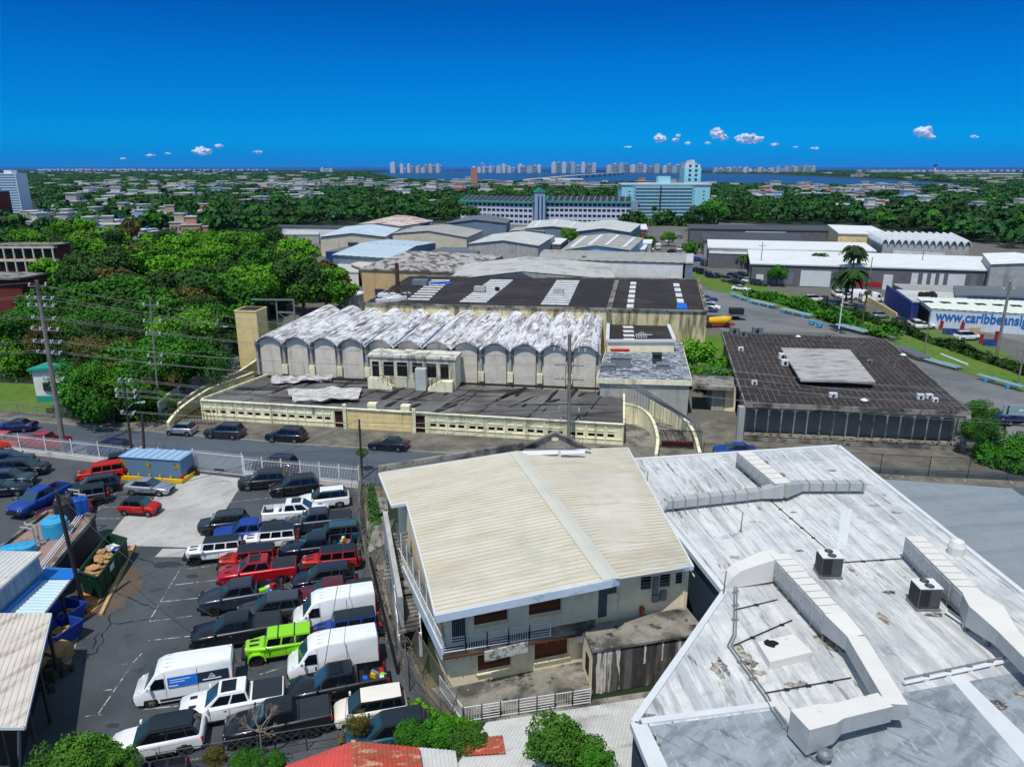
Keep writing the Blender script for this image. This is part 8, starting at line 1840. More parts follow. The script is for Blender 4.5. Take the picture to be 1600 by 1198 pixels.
m=MB(); m.box(a.x,a.y-2,0,b.x,a.y+10,h); m.build('wall',mat('wall_blue_pale',hx(160,184,214,.85),.8,var=.06),st_); m=MB(); m.add([(a.x-.5,a.y-2.5,h),(b.x+.5,a.y-2.5,h),((a.x+b.x)/2,a.y-2.5,h+2.2),(a.x-.5,a.y+10.5,h),(b.x+.5,a.y+10.5,h),((a.x+b.x)/2,a.y+10.5,h+2.2)],[(0,1,2),(3,5,4),(0,2,5,3),(1,4,5,2),(0,3,4,1)]); m.build('gable_roof',M_teal,st_)
for k in range(2): m=MB(); x=lerp(a.x,b.x,.3+.35*k); m.box(x,a.y-2.1,3,x+.8,a.y-2.01,h-2); m.build('window_strip',M_glassb,st_)
tt=thing('teal_tower_block','wide pale turquoise apartment block with turquoise window bands','apartment block',(P(1045,350).x,P(1045,345).y,0))
a=P(972,345,0);b=P(1112,345,0); a.y=b.y=max(a.y,b.y)+6; sc_=(a.y*math.cos(PITCH)+CAMH*math.sin(PITCH))/FPX
a.x=(972-800)*sc_*.985;b.x=(1111-800)*sc_*.985; h=ZH(289,a.y)
TW=mat('wall_turquoise_pale',hx(160,220,232,.95),.8,var=.05); TG=mat('glass_turquoise',hx(60,180,198,.85),.6,var=.12)
m=MB(); m.box(a.x,a.y,0,b.x,a.y+16,h); m.build('wall',TW,tt)
L=b.x-a.x
for j in range(9):
    for i in range(9):
        x0=a.x+L*(.14+.072*i+(.015 if i>3 else 0)); z=h*(.06+.097*j); m=MB(); m.box(x0,a.y-.25,z+.5,x0+L*.066,a.y-.02,z+h*.066); m.build('window_bay',TG,tt)
for j in range(10): z=h*(.055+.097*j); m=MB(); m.box(a.x+L*.13,a.y-.9,z-.25,a.x+L*.82,a.y-.02,z+.2); m.build('gallery_slab',M_trim,tt)
for i in (0,4,9): x=a.x+L*(.135+.074*i); m=MB(); m.box(x,a.y-.9,0,x+.9,a.y-.02,h*.94); m.build('vertical_fin',TW if i!=4 else M_glassb,tt)
for j in range(6): m=MB(); m.box(a.x+L*.08,a.y-.1,h*(.3+.1*j),a.x+L*.1,a.y-.02,h*(.33+.1*j)); m.build('window',M_glassb,tt)
for j in range(6): m=MB(); m.box(a.x+L*.92,a.y-.1,h*(.3+.1*j),a.x+L*.94,a.y-.02,h*(.33+.1*j)); m.build('window',M_glassb,tt)
m=MB(); m.box(a.x-.5,a.y-.6,h,b.x+.5,a.y+16.5,h+.8); m.build('parapet',M_trim,tt)
m=MB(); m.box(a.x+L*.43,a.y+4,h+.8,a.x+L*.56,a.y+12,ZH(276,a.y)); m.build('penthouse',TW,tt)
t2=thing('tall_turquoise_tower','taller pale tower with stepped white crown behind the turquoise block','apartment tower',((1096-800)*sc_,a.y+26,0)); x0=a.x+L*.79;x1=a.x+L*.985; h2=ZH(262,a.y+24)
m=MB(); m.box(x0,a.y+22,0,x1,a.y+36,h2); m.build('wall',TW,t2); m=MB()
for f0,f1,hh in ((.05,.35,254),(.35,.6,250),(.6,.75,255),(.75,.95,257)): m.box(lerp(x0,x1,f0),a.y+23,h2,lerp(x0,x1,f1)-.05,a.y+34,ZH(hh,a.y+24))
m.build('crown',M_trim,t2)
for j in range(4):
    for i in (.25,.62): m=MB(); x=lerp(x0,x1,i); z=h+2+j*2.7; m.box(x,a.y+21.9,z,x+1.6,a.y+21.98,z+1.5); m.build('window',M_glassb,t2)
M_skw=mat('highrise_window',hx(120,150,180,.9),.5,var=.05)
def tower(u,vb,vt,wpx,lab,mt,name='tower_block',deep=10,wins=None,group=None,dist=None,crown=None):
    if dist is None: dist=P(u,vb,0).y
    s_=(dist*math.cos(PITCH)+CAMH*math.sin(PITCH))/FPX; x=(u-800)*s_; wd_=wpx*s_; h=ZH(vt,dist); root=thing(name,lab,'high-rise',(x,dist,0),group)
    m=MB(); m.box(x-wd_/2,dist,0,x+wd_/2,dist+deep,h); m.build('wall',mt,root)
    m=MB(); m.box(x-wd_*.22,dist+deep*.2,h,x+wd_*.18,dist+deep*.7,h*1.0+max(2,(h)*.05)); m.build('roof_plant',M_trim,root)
    if wins:
        c_,r_=wins
        for j in range(r_):
            m=MB(); 
            m.box(x-wd_*.46,dist-.3,h*(j+.40)/r_,x+wd_*.46,dist-.02,h*(j+.68)/r_); m.build('window_band',M_skw,root)
    return root
tower(741,292,262,10,'slim pink brown tower rising above the trees before the lagoon',mat('wall_pinkbrown',hx(196,140,124,.8),.8,var=.08),wins=None,deep=8)
tower(21,335,271,29,'white high-rise with balcony bands at the left edge',mat('wall_white_highrise',hx(220,230,240,1),.8,var=.05),wins=(1,16),deep=12,crown=1)
tower(-8,345,300,14,'dark red brick tower behind the white high-rise at the left edge',M_brick,wins=(1,8),deep=14)
# ======== avenue traffic and car parks (small cars) ========
SM=[(1046,376,'white'),(1025,380,'white'),(1063,370,'silver'),(1018,372,'grey'),(1092,405,'blue'),(1050,392,'ink'),(1106,412,'charcoal'),(1112,430,'navy'),(1100,424,'ink'),(1090,421,'ink'),(1122,430,'black'),(1148,431,'ink'),(1170,438,'white'),(1186,441,'charcoal'),(1152,440,'ink'),(1158,450,'white'),(1140,436,'grey'),(1160,428,'ink'),
 (1210,424,'silver'),(1228,424,'white'),(1245,426,'black'),(1258,425,'charcoal'),(1280,427,'black'),(1343,431,'blue'),(1371,433,'navy'),(1383,433,'ink'),(1390,434,'black'),(1413,436,'white'),(1308,458,'white'),(1328,463,'white'),(1337,457,'ink'),(1272,466,'white'),(1288,466,'ink'),(1310,474,'teal'),(1320,477,'white'),(1330,480,'silver'),(1342,481,'slate'),(1376,492,'silver'),(1430,505,'white'),(1444,508,'white'),(1405,500,'black'),(1512,524,'white'),(1490,502,'black'),(1530,503,'charcoal'),
 (1106,466,'navy'),(1106,472,'silver'),(1109,478,'white'),(1108,484,'ink'),(1112,490,'navy'),(1040,436,'ink'),(1085,404,'blue'),(1012,388,'white'),(1003,391,'silver'),(1065,388,'white'),(1070,399,'silver')]
kk=['sedan','suv','hatch','suv','sedan']
cn={'white':'white','silver':'silver','grey':'grey','blue':'blue','ink':'black','charcoal':'dark grey','navy':'navy','black':'black','teal':'teal','slate':'slate'}
for i,(u,v,c) in enumerate(SM):
    where='on the avenue' if 1015<u<1200 and v<455 else ('in the service yard beside the black roofed hall' if u<1130 else ('along the front of the white depot' if v<438 else 'in the sign shop yard'))
    k_=kk[i%5]; hd={'on the avenue':-40+ (90 if u<1070 else 0),'in the service yard beside the black roofed hall':-15}.get(where,5 if i%2 else 80)
    vehicle(k_,c,u,v,hd,'small distant %s %s %s'%(cn[c],CARS[k_]['cat'],where),dict(),group='distant %s %ss %s'%(cn[c],CARS[k_]['cat'],where))
for u,v,h,lab in ((1362,464,5,'white box truck in the yard behind the palms'),(1022,378,80,'white van parked at the head of the avenue'),(1345,460,5,'white van beside the box truck'),(1028,385,85,'white van on the near side of the avenue')): vehicle('van','white',u,v,h,lab,dict())
# cement drum, pipe trailers and pipe stacks in the service yard
p=P(1122,511,0); m=MB(); rt=thing('yellow_cement_mixer','yellow drum of a cement mixer parked by the stained wall','mixer',tuple(p)); m.tube(p+V((-2.0,0,1.3)),p+V((1.4,0,1.5)),.7,.85,14); m.tube(p+V((1.4,0,1.5)),p+V((2.4,0,1.8)),.85,.4,14); m.build('drum',M_yelp,rt); m=MB(); m.obox(p.x,p.y,0,3.2,.7,.5,.8); m.build('chassis',M_redp,rt)
for x in (-2,1.6): m=MB(); m.tube(p+V((x,-1,.5)),p+V((x,1,.5)),.5,n=12); m.build('wheel',M_tyre,rt)
p=P(1120,499,0); m=MB(); rt=thing('flatbed_trailer','white and grey flatbed trailer above the yellow mixer','trailer',tuple(p)); m.obox(p.x+1,p.y,R(-4),5,1.1,.9,1.2); m.build('bed',M_galv,rt); m=MB(); m.obox(p.x+4,p.y,R(-4),1.4,1.0,1.2,2.4); m.build('load',M_blackm,rt)
for x in (-2,4): m=MB(); m.tube(p+V((x,-1,.5)),p+V((x,1,.5)),.5,n=12); m.build('wheel',M_tyre,rt)
def pipes(a,b,n,lab,mt=M_pipeb,z=.7,sp=.34,st=0):
    a=P(*a);b=P(*b); root=thing('pipe_stack',lab,'pipe stack',tuple(a)); d=(b-a).normalized(); s_=V((-d.y,d.x,0))
    for k in range(n): m=MB(); o=s_*sp*(k-n/2)+V((0,0,z+.1*(k%2))); m.tube(a+o,b+o,.13,n=7); m.build('pipe',mt,root)
    for k in range(st):
        p=a.lerp(b,(k+.5)/st); m=MB(); m.bar(p-s_*1.3+V((0,0,z-.32)),p+s_*1.3+V((0,0,z-.32)),.25,.12); m.bar(p-s_*1.1,p-s_*1.1+V((0,0,z)),.3,.3); m.bar(p+s_*1.1,p+s_*1.1+V((0,0,z)),.3,.3); m.build('blue_stand',M_tankc,root)
pipes((1143,462),(1168,471),3,'left rack of pale pipes on blue stands along the yard',st=2)
pipes((1172,473),(1212,482),5,'middle rack of pale pipes on blue stands along the yard',st=3)
pipes((1222,487),(1268,498),4,'right rack of pale pipes on blue stands along the yard',st=3)
pipes((1310,512),(1356,524),6,'thick stack of pale blue pipes at the back of the dark seamed roof')
pipes((1300,514),(1320,522),4,'dark pipes mixed beside the pale blue stack',M_blackm)
pipes((1365,522),(1400,534),3,'grey pipes lying beyond the back right roof corner',M_galv)
pipes((1408,548),(1445,565),6,'tangled grey pipe racks right of the dark seamed roof',M_galv)
pipes((1445,563),(1500,578),5,'pale blue pipes on the ground by the driveway',z=.4); pipes((1470,563),(1512,580),1,'single long white pipe beside the driveway',M_wht,1.1)
pipes((1530,592),(1600,612),3,'long pale pipes on trestles along the right driveway',st=2)
pipes((1395,516),(1485,541),1,'long white pipe lying on the grass bank',M_wht,.3)
for k,(u,v) in enumerate(((1268,508),(1280,512))):
    p=P(u,v); m=MB(); m.obox(p.x,p.y,0,.5,.5,.6,1.0); 
    for x in (-.45,.45): m.bar((p.x+x,p.y-.4,0),(p.x+x,p.y+.4,.6),.12,.12); m.bar((p.x+x,p.y+.4,0),(p.x+x,p.y-.4,.6),.12,.12)
    m.build('blue_trestle',M_tankc,base=tuple(p),label=('left','right')[k]+' empty blue trestle in the service yard',cat='trestle')
def hedge(name,lab,pts,w_,h,mt,n,leaf=.3,stuff=True):
    r=np.random.default_rng(len(lab)); q=[P(*p) for p in pts]; seg=np.array([[a.x,a.y,b.x,b.y] for a,b in zip(q,q[1:])]); L=np.hypot(seg[:,2]-seg[:,0],seg[:,3]-seg[:,1]); k=r.choice(len(L),n,p=L/L.sum()); t=r.random(n)
    x=seg[k,0]+(seg[k,2]-seg[k,0])*t; y=seg[k,1]+(seg[k,3]-seg[k,1])*t; a=r.uniform(0,2*np.pi,n); rr=np.sqrt(r.random(n))*w_; hh=h*(.6+.5*np.sin(x*.35)*np.cos(y*.4)+.3*r.random(n))
    c=np.stack([x+rr*np.cos(a),y+rr*np.sin(a),np.maximum(.05,hh*np.sqrt(1-(rr/w_)**2*.9)*r.random(n)**.35)],1)
    nn=r.normal(size=(n,3))+np.array([0,-.3,.8]); nn/=np.linalg.norm(nn,axis=1)[:,None]; u=np.cross(nn,r.normal(size=(n,3))); u/=np.linalg.norm(u,axis=1)[:,None]; v=np.cross(nn,u); s=leaf*(.6+.8*r.random(n))[:,None]
    P4=np.stack([c-u*s,c-v*s*.8,c+u*s,c+v*s*.8],1).reshape(-1,3); m=MB(); m.v=[tuple(z) for z in P4]; m.f=[tuple(z) for z in np.arange(n*4).reshape(-1,4)]; m.m=[0]*n
    return m.build(name,mt,base=(q[0].x,q[0].y,0),label=lab,cat='hedge')
hedge('hedge','long bright green hedge along the right side of the service yard',[(1172,462),(1230,474),(1290,497),(1330,512),(1390,528)],2.2,2.6,L_mid,5200,.36)
hedge('hedge','dark overgrown hedge along the avenue below the palms',[(1225,470),(1290,482),(1350,498),(1400,514),(1450,532),(1520,556),(1620,590)],1.4,1.6,L_dark,4200,.36)
hedge('hedge','green hedge filling the right roadside corner',[(1545,722),(1600,735),(1700,740)],2.0,2.0,L_mid,2500,.25)
hedge('undergrowth','rough undergrowth at the left roadside below the wood',[(95,640),(130,648),(190,652),(262,655)],1.8,1.6,L_dark,5200,.2)
hedge('creeping_weeds','weeds growing at the foot of the leaning chain link panel',[(640,1120),(700,1145),(735,1150)],1.0,1.2,L_vivid,1500,.14)
hedge('creeping_weeds','weeds growing along the car park side of the chain link fence',[(575,760),(590,830),(580,860)],.6,.9,L_mid,900,.12)
hedge('spiky_plants','spiky yellow green plants behind the red roof by the teal wagon',[(545,1160),(580,1150),(620,1150),(700,1152)],.7,1.3,L_dry,1100,.2)
hedge('hedge','dark green bushes along the foot of the turquoise block',[(975,352),(1040,352),(1110,354)],5,7,L_dark,1800,1.2)
chain('grey_avenue_fence','long grey fence along the avenue above the grass bank',[P(1235,462),P(1330,486),P(1450,522),P(1620,572)],1.8,.6,M_galv,4)
# palms
for i,(u,v,vt,r_,lab) in enumerate(((1327,452,388,3.2,'tallest palm with dense dark crown beside the depot'),(1336,448,396,2.6,'palm leaning right behind the tallest palm'),(1320,478,428,3.6,'lower palm with wide crown in front of the tallest one'),(1330,482,424,3.2,'palm with bright crown right of the lower palm'),(1277,432,398,2.8,'lone palm in front of the white depot'),(1598,440,405,3.0,'palm cut by the right edge'),(1120,408,388,3,'left palm of the avenue pair'),(1130,411,390,3,'right palm of the avenue pair'),(1098,396,380,2,'small palm by the avenue bend'),(1160,420,398,2.2,'small palm at the left corner of the depot'),(1349,505,455,.9,'tall slim ivy clad palm stump in the yard'))):
    b=P(u,v); palm(b.x,b.y,max(3,ZH(vt,b.y)),lab,r=r_*1.05,seed=i,nf=34)
# thin poles and lamp posts further back
for i,(u,v,vt,lab) in enumerate(((1556,560,440,'tall grey concrete pole at the right of the sign shop'),(1436,440,390,'thin pole in front of the depot docks'),(1356,455,402,'thin dark pole right of the tallest palm'),(1186,441,378,'tall thin pole by the avenue junction'),(1310,520,460,'white lamp post at the pipe stack'),(1443,555,505,'thin pole on the grass bank'),(1590,600,545,'thin pole near the right edge of the grass bank'),(1167,468,425,'thin pole in the green hedge'),(762,402,344,'thin pole in front of the beige warehouse'),(970,425,398,'thin pole before the long pale warehouse'),(661,395,380,'thin mast on the speckled warehouse side'),(1012,370,335,'left pole of the pair at the avenue head'),(1017,372,333,'right pole of the pair at the avenue head'),(1100,430,395,'thin pole at the avenue corner'),(1390,475,430,'grey pole beside the blue side wall'),(1072,388,350,'thin pole by the crates yard'))):
    upole('street_pole',lab,u,v,vt,.13 if i else .26,.1 if i else .2,((.9,1.8,3,.1),) if i in (0,1,3,8,11) else (),mt=M_pole if i not in (4,) else M_wht,ins=False)
# ======== far green plain: houses, woods, lagoon, skyline ========
_sl=P(232,270.3);struct('sea',poly([(_sl.x,_sl.y),(60000,_sl.y),(60000,69000),(-60000,69000),(-60000,30000)],-.02),M_sea)
LG=px([(590,271.5),(640,268.5),(900,269.5),(1180,272.5),(1330,279),(1535,290),(1480,292.5),(1300,290.5),(1180,288.5),(1000,286.5),(800,284.5),(700,283.5),(625,279)])
struct('lagoon',poly(LG,.3),M_lagoon)
def instanced_woods(name,pts,var,lm,label,leaf_n,kind='stuff'):
    """pts: N x 4 (x,y,scale,height) joined crowns"""
    src=[]
    for i in range(var):
        me=crown_mesh('w',leaf_n,5,3.6,1.15,seed=500+i,lobes=6); a=np.empty(len(me.vertices)*3); me.vertices.foreach_get('co',a); src.append(a.reshape(-1,3)); bpy.data.meshes.remove(me)
    nv=leaf_n*4; N=len(pts); out=np.empty((N,nv,3)); r=np.random.default_rng(9); k=r.integers(0,var,N); th=r.uniform(0,6.28,N)
    S_=np.stack(src)[k]; c,s=np.cos(th)[:,None],np.sin(th)[:,None]
    out[:,:,0]=(S_[:,:,0]*c-S_[:,:,1]*s)*pts[:,2:3]+pts[:,0:1]; out[:,:,1]=(S_[:,:,0]*s+S_[:,:,1]*c)*pts[:,2:3]+pts[:,1:2]; out[:,:,2]=S_[:,:,2]*pts[:,2:3]*pts[:,3:4]+pts[:,2:3]*pts[:,3:4]*4.2
    base=np.array([0,900,0]); v=(out.reshape(-1,3)-base)
    me=bpy.data.meshes.new(name); me.vertices.add(len(v)); me.vertices.foreach_set('co',v.ravel()); nf=len(v)//4; me.loops.add(nf*4); me.loops.foreach_set('vertex_index',np.arange(nf*4)); me.polygons.add(nf); me.polygons.foreach_set('loop_start',np.arange(nf)*4); me.update(); me.materials.append(lm)
    o=bpy.data.objects.new(name,me); SC.collection.objects.link(o); o.location=base; o['label']=label; o['category']='woodland'; o['kind']=kind; return o
def pxof(x,y,z=0): 
    d=y*math.cos(PITCH)+(CAMH-z)*math.sin(PITCH); return 800+FPX*x/d, 599+FPX*((CAMH-z)*math.cos(PITCH)-y*math.sin(PITCH))/d
def inpoly(x,y,pl):
    c=False;n=len(pl)
    for i in range(n):
        a=pl[i];b=pl[(i+1)%n]
        if (a[1]>y)!=(b[1]>y) and x<(b[0]-a[0])*(y-a[1])/(b[1]-a[1])+a[0]: c=not c
    return c
# picture of where trees must not stand (industrial belt and water), in photo pixels
BELT=[(430,362),(560,348),(690,345),(985,346),(1110,349),(1310,350),(1420,362),(1530,378),(1620,396),(1700,900),(-400,900),(-400,520),(50,440),(52,385),(380,362)]
LAGP=[(570,270),(640,267),(900,268),(1200,271),(1340,277),(1550,289),(1480,294),(1300,292),(1180,290),(1000,288),(800,286),(700,285),(610,280)]
BL2=[(715,342),(1120,342),(1120,356),(715,356)]; BL3=[(-40,312),(64,312),(64,350),(-40,350)]
HOUSES=[]; r=random.Random(21)
cl=[(95,345,40,10,6),(150,338,60,8,8),(190,365,60,14,14),(260,345,60,10,8),(310,355,30,14,6),(330,300,180,14,34),(900,293,120,4,10),(80,360,30,8,6),(420,318,25,8,5),(490,312,30,6,6),(560,290,60,6,10),(450,292,60,5,10),(620,310,30,8,6),(690,298,25,8,9),(750,288,40,3,10),(880,292,60,4,12),(1300,305,50,8,26),(1380,300,40,10,24),(1350,325,40,10,10),(1420,312,20,8,5),(1560,345,40,20,9),(1510,305,40,6,6),(1240,300,40,4,8),(1200,310,25,8,8),(330,300,70,6,12),(200,310,60,6,8),(1480,330,50,16,6),(740,300,30,5,6),(640,295,40,4,6),(1030,290,30,2,6)]
for (u,v,du,dv,n) in cl:
    for k in range(n): HOUSES.append((u+r.uniform(-du,du),v+r.uniform(-dv,dv)))
hm=[mat('house_white',hx(214,214,210,.75),.8,var=.15),mat('house_cream',hx(200,186,164,.75),.8,var=.1),mat('house_pink',hx(206,150,132,.85),.8,var=.1),mat('house_blue',hx(140,180,214,.85),.8,var=.1),mat('house_grey',hx(170,168,164,.85),.8,var=.15)]
hn=['white','cream','pink','blue','grey']
hmesh={}
for ci in range(5):
    for s_ in range(3):
        m=MB(); q_=random.Random(s_+ci*3); w_,d_,h_=q_.uniform(5,8),q_.uniform(4,7),q_.uniform(3.2,4.2)
        m.box(-w_,-d_,-.2,w_,d_,h_,0); m.box(-w_-.4,-d_-.4,h_,w_+.4,d_+.4,h_+.3,1); m.box(w_+.01,-d_*.4,-.2,w_+4,d_*.7,h_-.8,0); m.box(w_+.01,-d_*.5,h_-.8,w_+4.4,d_*.8,h_-.55,1)
        if s_==1: m.box(-w_*.5,-d_*.5,h_+.3,w_*.6,d_*.7,h_+3,0); m.box(-w_*.6,-d_*.6,h_+3,w_*.7,d_*.8,h_+3.25,1)
        for k in range(4): x=-w_*.8+k*w_*.45; m.box(x,-d_-.05,1.0,x+1.4,-d_-.005,2.3,2)
        m.box(w_*.5,d_*.2,h_+.3,w_*.5+1.2,d_*.2+1.2,h_+1.5,3)
        me=bpy.data.meshes.new('house'); me.from_pydata([tuple(x) for x in m.v],[],m.f); me.polygons.foreach_set('material_index',m.m)
        for mm in (hm[ci],hm[(0,0,4)[s_]],M_glassb,M_tankb): me.materials.append(mm)
        hmesh[(ci,s_)]=me
HP=[]
for i,(u,v) in enumerate(HOUSES[:298]):
    if inpoly(u,v,LAGP) or inpoly(u,v,BL2) or inpoly(u,v,BELT): continue
    p=P(u,v); ci=r.choices(range(5),(60,14,7,7,12))[0]; o=bpy.data.objects.new('house',hmesh[(ci,r.randrange(3))]); SC.collection.objects.link(o); k=(.5 if p.y<520 else .85)+p.y/1600; o.location=(p.x,p.y,.0); o.scale=(k,k,(1.0 if p.y<520 else 1.25)*r.uniform(.9,1.5)); o.rotation_euler=(0,0,r.uniform(-.5,.5)); o['label']='small %s flat roofed house among the trees of the plain'%hn[ci]; o['category']='house'; o['group']='%s houses among the trees'%hn[ci]; HP.append((p.x,p.y))
m=MB(); q2=random.Random(77); far2=[]
for i in range(280):
    u,v=q2.uniform(-20,1620),q2.uniform(270,296) if q2.random()<.7 else q2.uniform(296,335)
    if inpoly(u,v,LAGP) or inpoly(u,v,BELT): continue
    p=P(u,v); k=(.8+p.y/1900)*q2.uniform(.6,1.3); m.obox(p.x,p.y,q2.uniform(-.4,.4),6*k,4.5*k,0,q2.uniform(3.5,6)+(p.y/1200),0 if q2.random()<.8 else 1); far2.append((p.x,p.y))
m.build('distant_roofs',[hm[0],hm[1]],base=(0,800,0),label='countless tiny pale roofs scattered through the far green plain',cat='houses',kind='stuff')
NH=len(HP); HP=np.array(HP+far2)
pts=[];tl=[]
r2=np.random.default_rng(3)
y=200.0
while y<6800:
    st=max(8.5,y*.0125); w_=min(5200,y*.78+60); n=int(2*w_/st)
    xs=np.linspace(-w_,w_,n)+r2.uniform(-st*.4,st*.4,n)
    for x in xs:
        yy=y+r2.uniform(-st*.5,st*.5); u,v=pxof(x,yy)
        if inpoly(u,v,BELT) or inpoly(u,v,LAGP) or inpoly(u,v,BL2) or inpoly(u,v,BL3): continue
        dx_=np.abs(HP[:,0]-x); dy_=HP[:,1]-yy
        wk_=np.where(np.arange(len(HP))<NH,np.where(HP[:,1]<560,.6,1.),.45)
        if np.any((dx_<(8+HP[:,1]*.003)*wk_)&(dy_>-9)&(dy_<(10+.06*HP[:,1])*wk_)): continue
        sc=(st/8.5)**.75*r2.uniform(.6,1.3); pts.append((x,yy,sc,r2.uniform(.7,1.2)/max(1,sc*.62)*min(1,max(.42,1.35-yy/1300))))
    y+=st*.9
pts=np.array(pts); near=pts[pts[:,1]<300]; farp=pts[pts[:,1]>=300]
# the trees that show largest stand as trees of their own
crowns('mid',5)if False else None
order=near[np.argsort(near[:,1])][:120]; rest=near[np.argsort(near[:,1])][120:]
for i,(x,y,s_,h_) in enumerate(order):
    lm=[L_mid,L_dark,L_mid,L_vivid,L_dark][i%5]; nm={'leaves_mid':'mid green','leaves_dark':'dark green','leaves_vivid':'bright green'}[lm.name]
    tree(x,y,9*h_+1,5.2*min(1.3,s_),'mid',lm,'%s tree of the green plain behind the industrial belt'%nm,'%s trees of the plain'%nm,seed=i+300)
farp=np.concatenate([rest,farp])
sel=r2.random(len(farp))
instanced_woods('woodland',farp[sel<.5],4,L_far,'dark green woodland covering the plain towards the lagoon',95)
instanced_woods('woodland',farp[(sel>=.5)&(sel<.8)],3,L_dark,'deep green patches of woodland across the plain',95)
instanced_woods('woodland',farp[sel>=.8],3,L_mid,'lighter green patches of woodland across the plain',95)
print('far trees',len(farp),'houses',len(HP))
# mangrove strip beyond the lagoon, causeway bridge, airport
struct('far_shore',poly(px([(560,272),(640,268.7),(900,269.6),(1200,272.6),(1340,279.2),(1620,289),(1900,292),(1900,272),(1200,269.8),(600,269.8)]),.2),M_wood_g)
br=thing('causeway_bridge','long low pale bridge crossing the lagoon','bridge',tuple(P(900,277)))
m=MB(); a=P(822,281.5,6);b=P(905,274,8);c=P(978,269.5,8); m.bar(a,b,14,2.5); m.bar(b,c,14,2.5); m.build('deck',M_beige,br)
for k in range(18): p=a.lerp(b,k/18) if k<9 else b.lerp(c,(k-9)/9); m=MB(); m.bar((p.x,p.y,0),(p.x,p.y,6),6,6); m.build('pier',M_greyw,br)
for u,v,w_,h,lab in ((880,288,60,10,'long pale mall roof by the lagoon behind the housing block'),(1395,270.5,70,14,'left airport terminal strip across the lagoon'),(1500,274,80,16,'long airport terminal strip right of the control tower'),(1570,279,50,14,'right end airport building across the lagoon')):
    p=P(u,v); s_=(p.y*math.cos(PITCH)+CAMH*math.sin(PITCH))/FPX; root=thing('long_low_building',lab,'building',tuple(p)); m=MB(); m.box(p.x-w_*s_*.5,p.y,0,p.x+w_*s_*.5,p.y+40,h*.8); m.build('wall',M_beige,root); m=MB(); m.box(p.x-w_*s_*.52,p.y-2,h*.8,p.x+w_*s_*.52,p.y+44,h); m.build('roof',M_trim,root)
p=P(1460,271); s_=(p.y*math.cos(PITCH))/FPX; root=thing('control_tower','slim airport control tower with wider top on the horizon','control tower',tuple(p)); h=ZH(257,p.y); m=MB(); m.tube(p,V((p.x,p.y,h*.78)),1.6*s_,1.4*s_,12); m.build('shaft',M_trim,root); m=MB(); m.lathe(V((p.x,p.y,h*.78)),[(1.6*s_,0),(3*s_,h*.08),(3*s_,h*.18),(1.8*s_,h*.22)],12); m.build('cab',M_glassb,root)
SKM=[mat('highrise_%d'%i,hx(*c,.85),.8,layers=(((.0,.0,.45),.5,.52,hx(90,120,150,.6),.5),((.12,.12,.0),.52,.54,hx(110,136,160,.6),.5)),var=.04) for i,c in enumerate(((226,234,242),(206,220,234),(220,214,208),(186,204,220)))]
def skyline(u0,u1,n,vt0,vt1,dist,wlo,whi,lab,grp,seed):
    q=random.Random(seed)
    for k in range(n):
        u=lerp(u0,u1,(k+.5)/n)+q.uniform(-2,2); d=dist*q.uniform(.96,1.06); s_=(d*math.cos(PITCH)+CAMH*math.sin(PITCH))/FPX; x=(u-800)*s_; w_=q.uniform(wlo,whi)*s_; h=max(12,ZH(q.uniform(vt0+1.5,vt1+1.5),d)); m=MB(); m.box(-w_/2,0,0,w_/2,w_*.6+10,h); m.box(-w_*.2,4,h,w_*.25,14,h+max(4,h*.08)); 
        nf=min(9,int(h/7)) if k%2 else 0
        for j in range(nf): m.box(-w_*.47,-2.0,h*(j+.5)/nf,w_*.47,-.05,h*(j+.72)/nf,1)
        o=m.build('seaside_tower',[SKM[q.randrange(4)],M_skw],raw=True,label=lab,cat='high-rise',group=grp); o.location=(x,d,0)
Dk=5200
skyline(60,228,46,268,273,7000,2,5,'tiny pale high-rise of the crowded city skyline at far left','city towers at the far left',1)
skyline(60,240,26,272,275,5200,3,7,'small pale building at the foot of the far left skyline','low city buildings at the far left',11)
skyline(240,420,24,269,272,5600,3,8,'tiny white low building on the horizon left of the sea gap','low white buildings on the left horizon',12)
skyline(498,520,3,261,264,4250,5,9,'white seafront hotel block alone on the left horizon','lone white seafront blocks',2)
skyline(612,618,1,252,253,4250,8,9,'slim tall pale seafront tower at the left end of the beach skyline','slim seafront tower',3)
skyline(626,692,12,254,262,4250,4,7,'pale seafront apartment tower left of the pink brown tower','seafront towers left',4)
skyline(745,805,12,254,261,4250,5,8,'pale seafront apartment tower right of the pink brown tower','seafront towers centre left',5)
skyline(808,845,5,254,260,4250,6,10,'grey seafront apartment tower above the causeway','seafront towers above the causeway',6)
skyline(862,932,9,252,258,4250,6,8,'tall pale seafront tower in the close row above the causeway end','tall seafront row',7)
skyline(948,1030,9,252,259,4250,7,10,'pale seafront tower left of the turquoise block','seafront towers centre',8)
skyline(1035,1085,7,253,259,4250,6,9,'white stepped seafront apartment behind the turquoise block','seafront towers behind the turquoise block',9)
skyline(1115,1215,18,260,264,4250,5,8,'low pale seafront building right of the turquoise tower','low seafront row right',10)
skyline(1200,1274,11,257,263,4250,6,8,'pale pinkish seafront tower at the right end of the beach skyline','seafront towers right end',13)
skyline(1340,1600,26,268,272,4200,3,9,'tiny pale airport building on the right horizon','airport buildings on the right horizon',14)
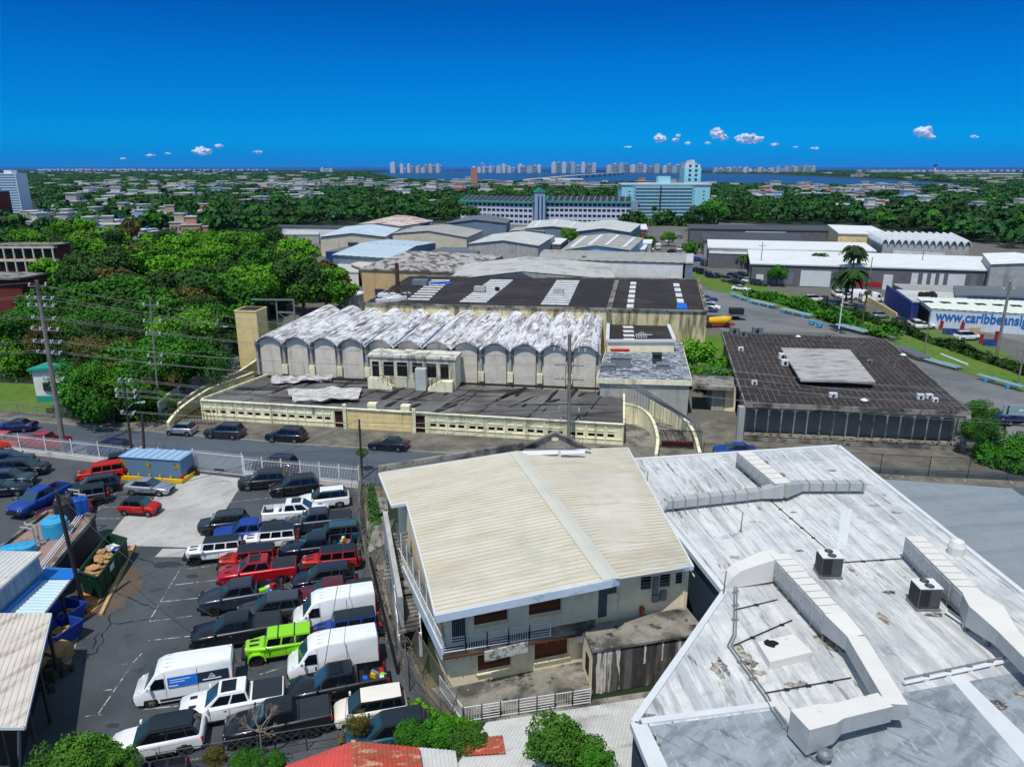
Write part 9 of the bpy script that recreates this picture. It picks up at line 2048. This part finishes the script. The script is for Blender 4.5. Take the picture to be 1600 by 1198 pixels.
# clouds: puffs of real spheres, far out over the sea
def cloud(u,v,w_,h_,seed,lab):
    q=random.Random(seed); d=16000; k=(d*math.cos(PITCH))/FPX; m=MB(); x0=(u-800)*k; z0=ZH(v,d)
    for i in range(int(24+w_*1.5)):
        t=q.uniform(-1,1); rr=q.uniform(.10,.30)*h_*k*(1.1-abs(t)*.6); cx=x0+t*w_*.45*k; cz=z0+q.uniform(-.25,.35)*h_*k*(1-abs(t)*.6); cyy=d+q.uniform(-1,1)*h_*k*.6
        ico=[];n1,n2=10,7
        for a in range(n2+1):
            for b in range(n1):
                th=math.pi*a/n2; ph=2*math.pi*b/n1; r_=rr*(1+.22*math.sin(3*ph+i)*math.sin(4*th+seed)+q.uniform(-.08,.08)); ico.append((cx+r_*math.sin(th)*math.cos(ph),cyy+r_*math.sin(th)*math.sin(ph),cz+r_*.8*math.cos(th)))
        m.add(ico,[(a*n1+b,a*n1+(b+1)%n1,(a+1)*n1+(b+1)%n1,(a+1)*n1+b) for a in range(n2) for b in range(n1)])
    o=m.build('cloud',M_cloud,base=(x0,d,z0),smooth=True,ang=180); o['kind']='structure'; rm_=o.modifiers.new('remesh','REMESH'); rm_.mode='VOXEL'; rm_.voxel_size=h_*k/14; rm_.use_smooth_shade=True; return o
M_cloud=bpy.data.materials.new('cloud_white'); M_cloud.use_nodes=True; nn_=M_cloud.node_tree.nodes; ll=M_cloud.node_tree.links; b_=nn_['Principled BSDF']; b_.inputs['Base Color'].default_value=(.95,.95,.97,1); b_.inputs['Roughness'].default_value=1
lw=nn_.new('ShaderNodeLayerWeight'); lw.inputs[0].default_value=.35; mr=nn_.new('ShaderNodeMapRange'); mr.inputs[1].default_value=.1; mr.inputs[2].default_value=.9; mr.inputs[3].default_value=.62; mr.inputs[4].default_value=0; ll.new(lw.outputs['Facing'],mr.inputs[0]); ll.new(mr.outputs[0],b_.inputs['Alpha'])
for i,(u,v,w_,h_) in enumerate(((1165,218,46,20),(1116,208,20,18),(1128,216,14,10),(1029,217,20,16),(1053,219,10,8),(1072,224,10,6),(1434,206,22,20),(1446,214,16,10),(318,237,30,16),(345,228,14,8),(1206,226,14,6),(1515,214,12,6),(980,230,14,4),(405,238,16,6),(238,243,18,5),(265,240,12,4),(1270,232,16,5),(1240,230,10,3),(195,248,10,4),(1057,212,8,6),(1103,224,10,5))):
    cloud(u,v,w_,h_,i*3+1,'')
build_cars()
# thin sea air round the whole place
m=MB(); m.box(-6500,-120,-1.2,6500,9000,75)
hz=m.build('haze',[],raw=True,label='thin bluish sea air fading the far plain',cat='haze',kind='stuff')
hm_=bpy.data.materials.new('haze_air'); hm_.use_nodes=True; n_=hm_.node_tree; n_.nodes.remove(n_.nodes['Principled BSDF']); pv=n_.nodes.new('ShaderNodeVolumePrincipled'); pv.inputs['Color'].default_value=(.22,.52,1,1); pv.inputs['Density'].default_value=.000022
n_.links.new(pv.outputs[0],n_.nodes['Material Output'].inputs['Volume']); hz.data.materials.append(hm_)
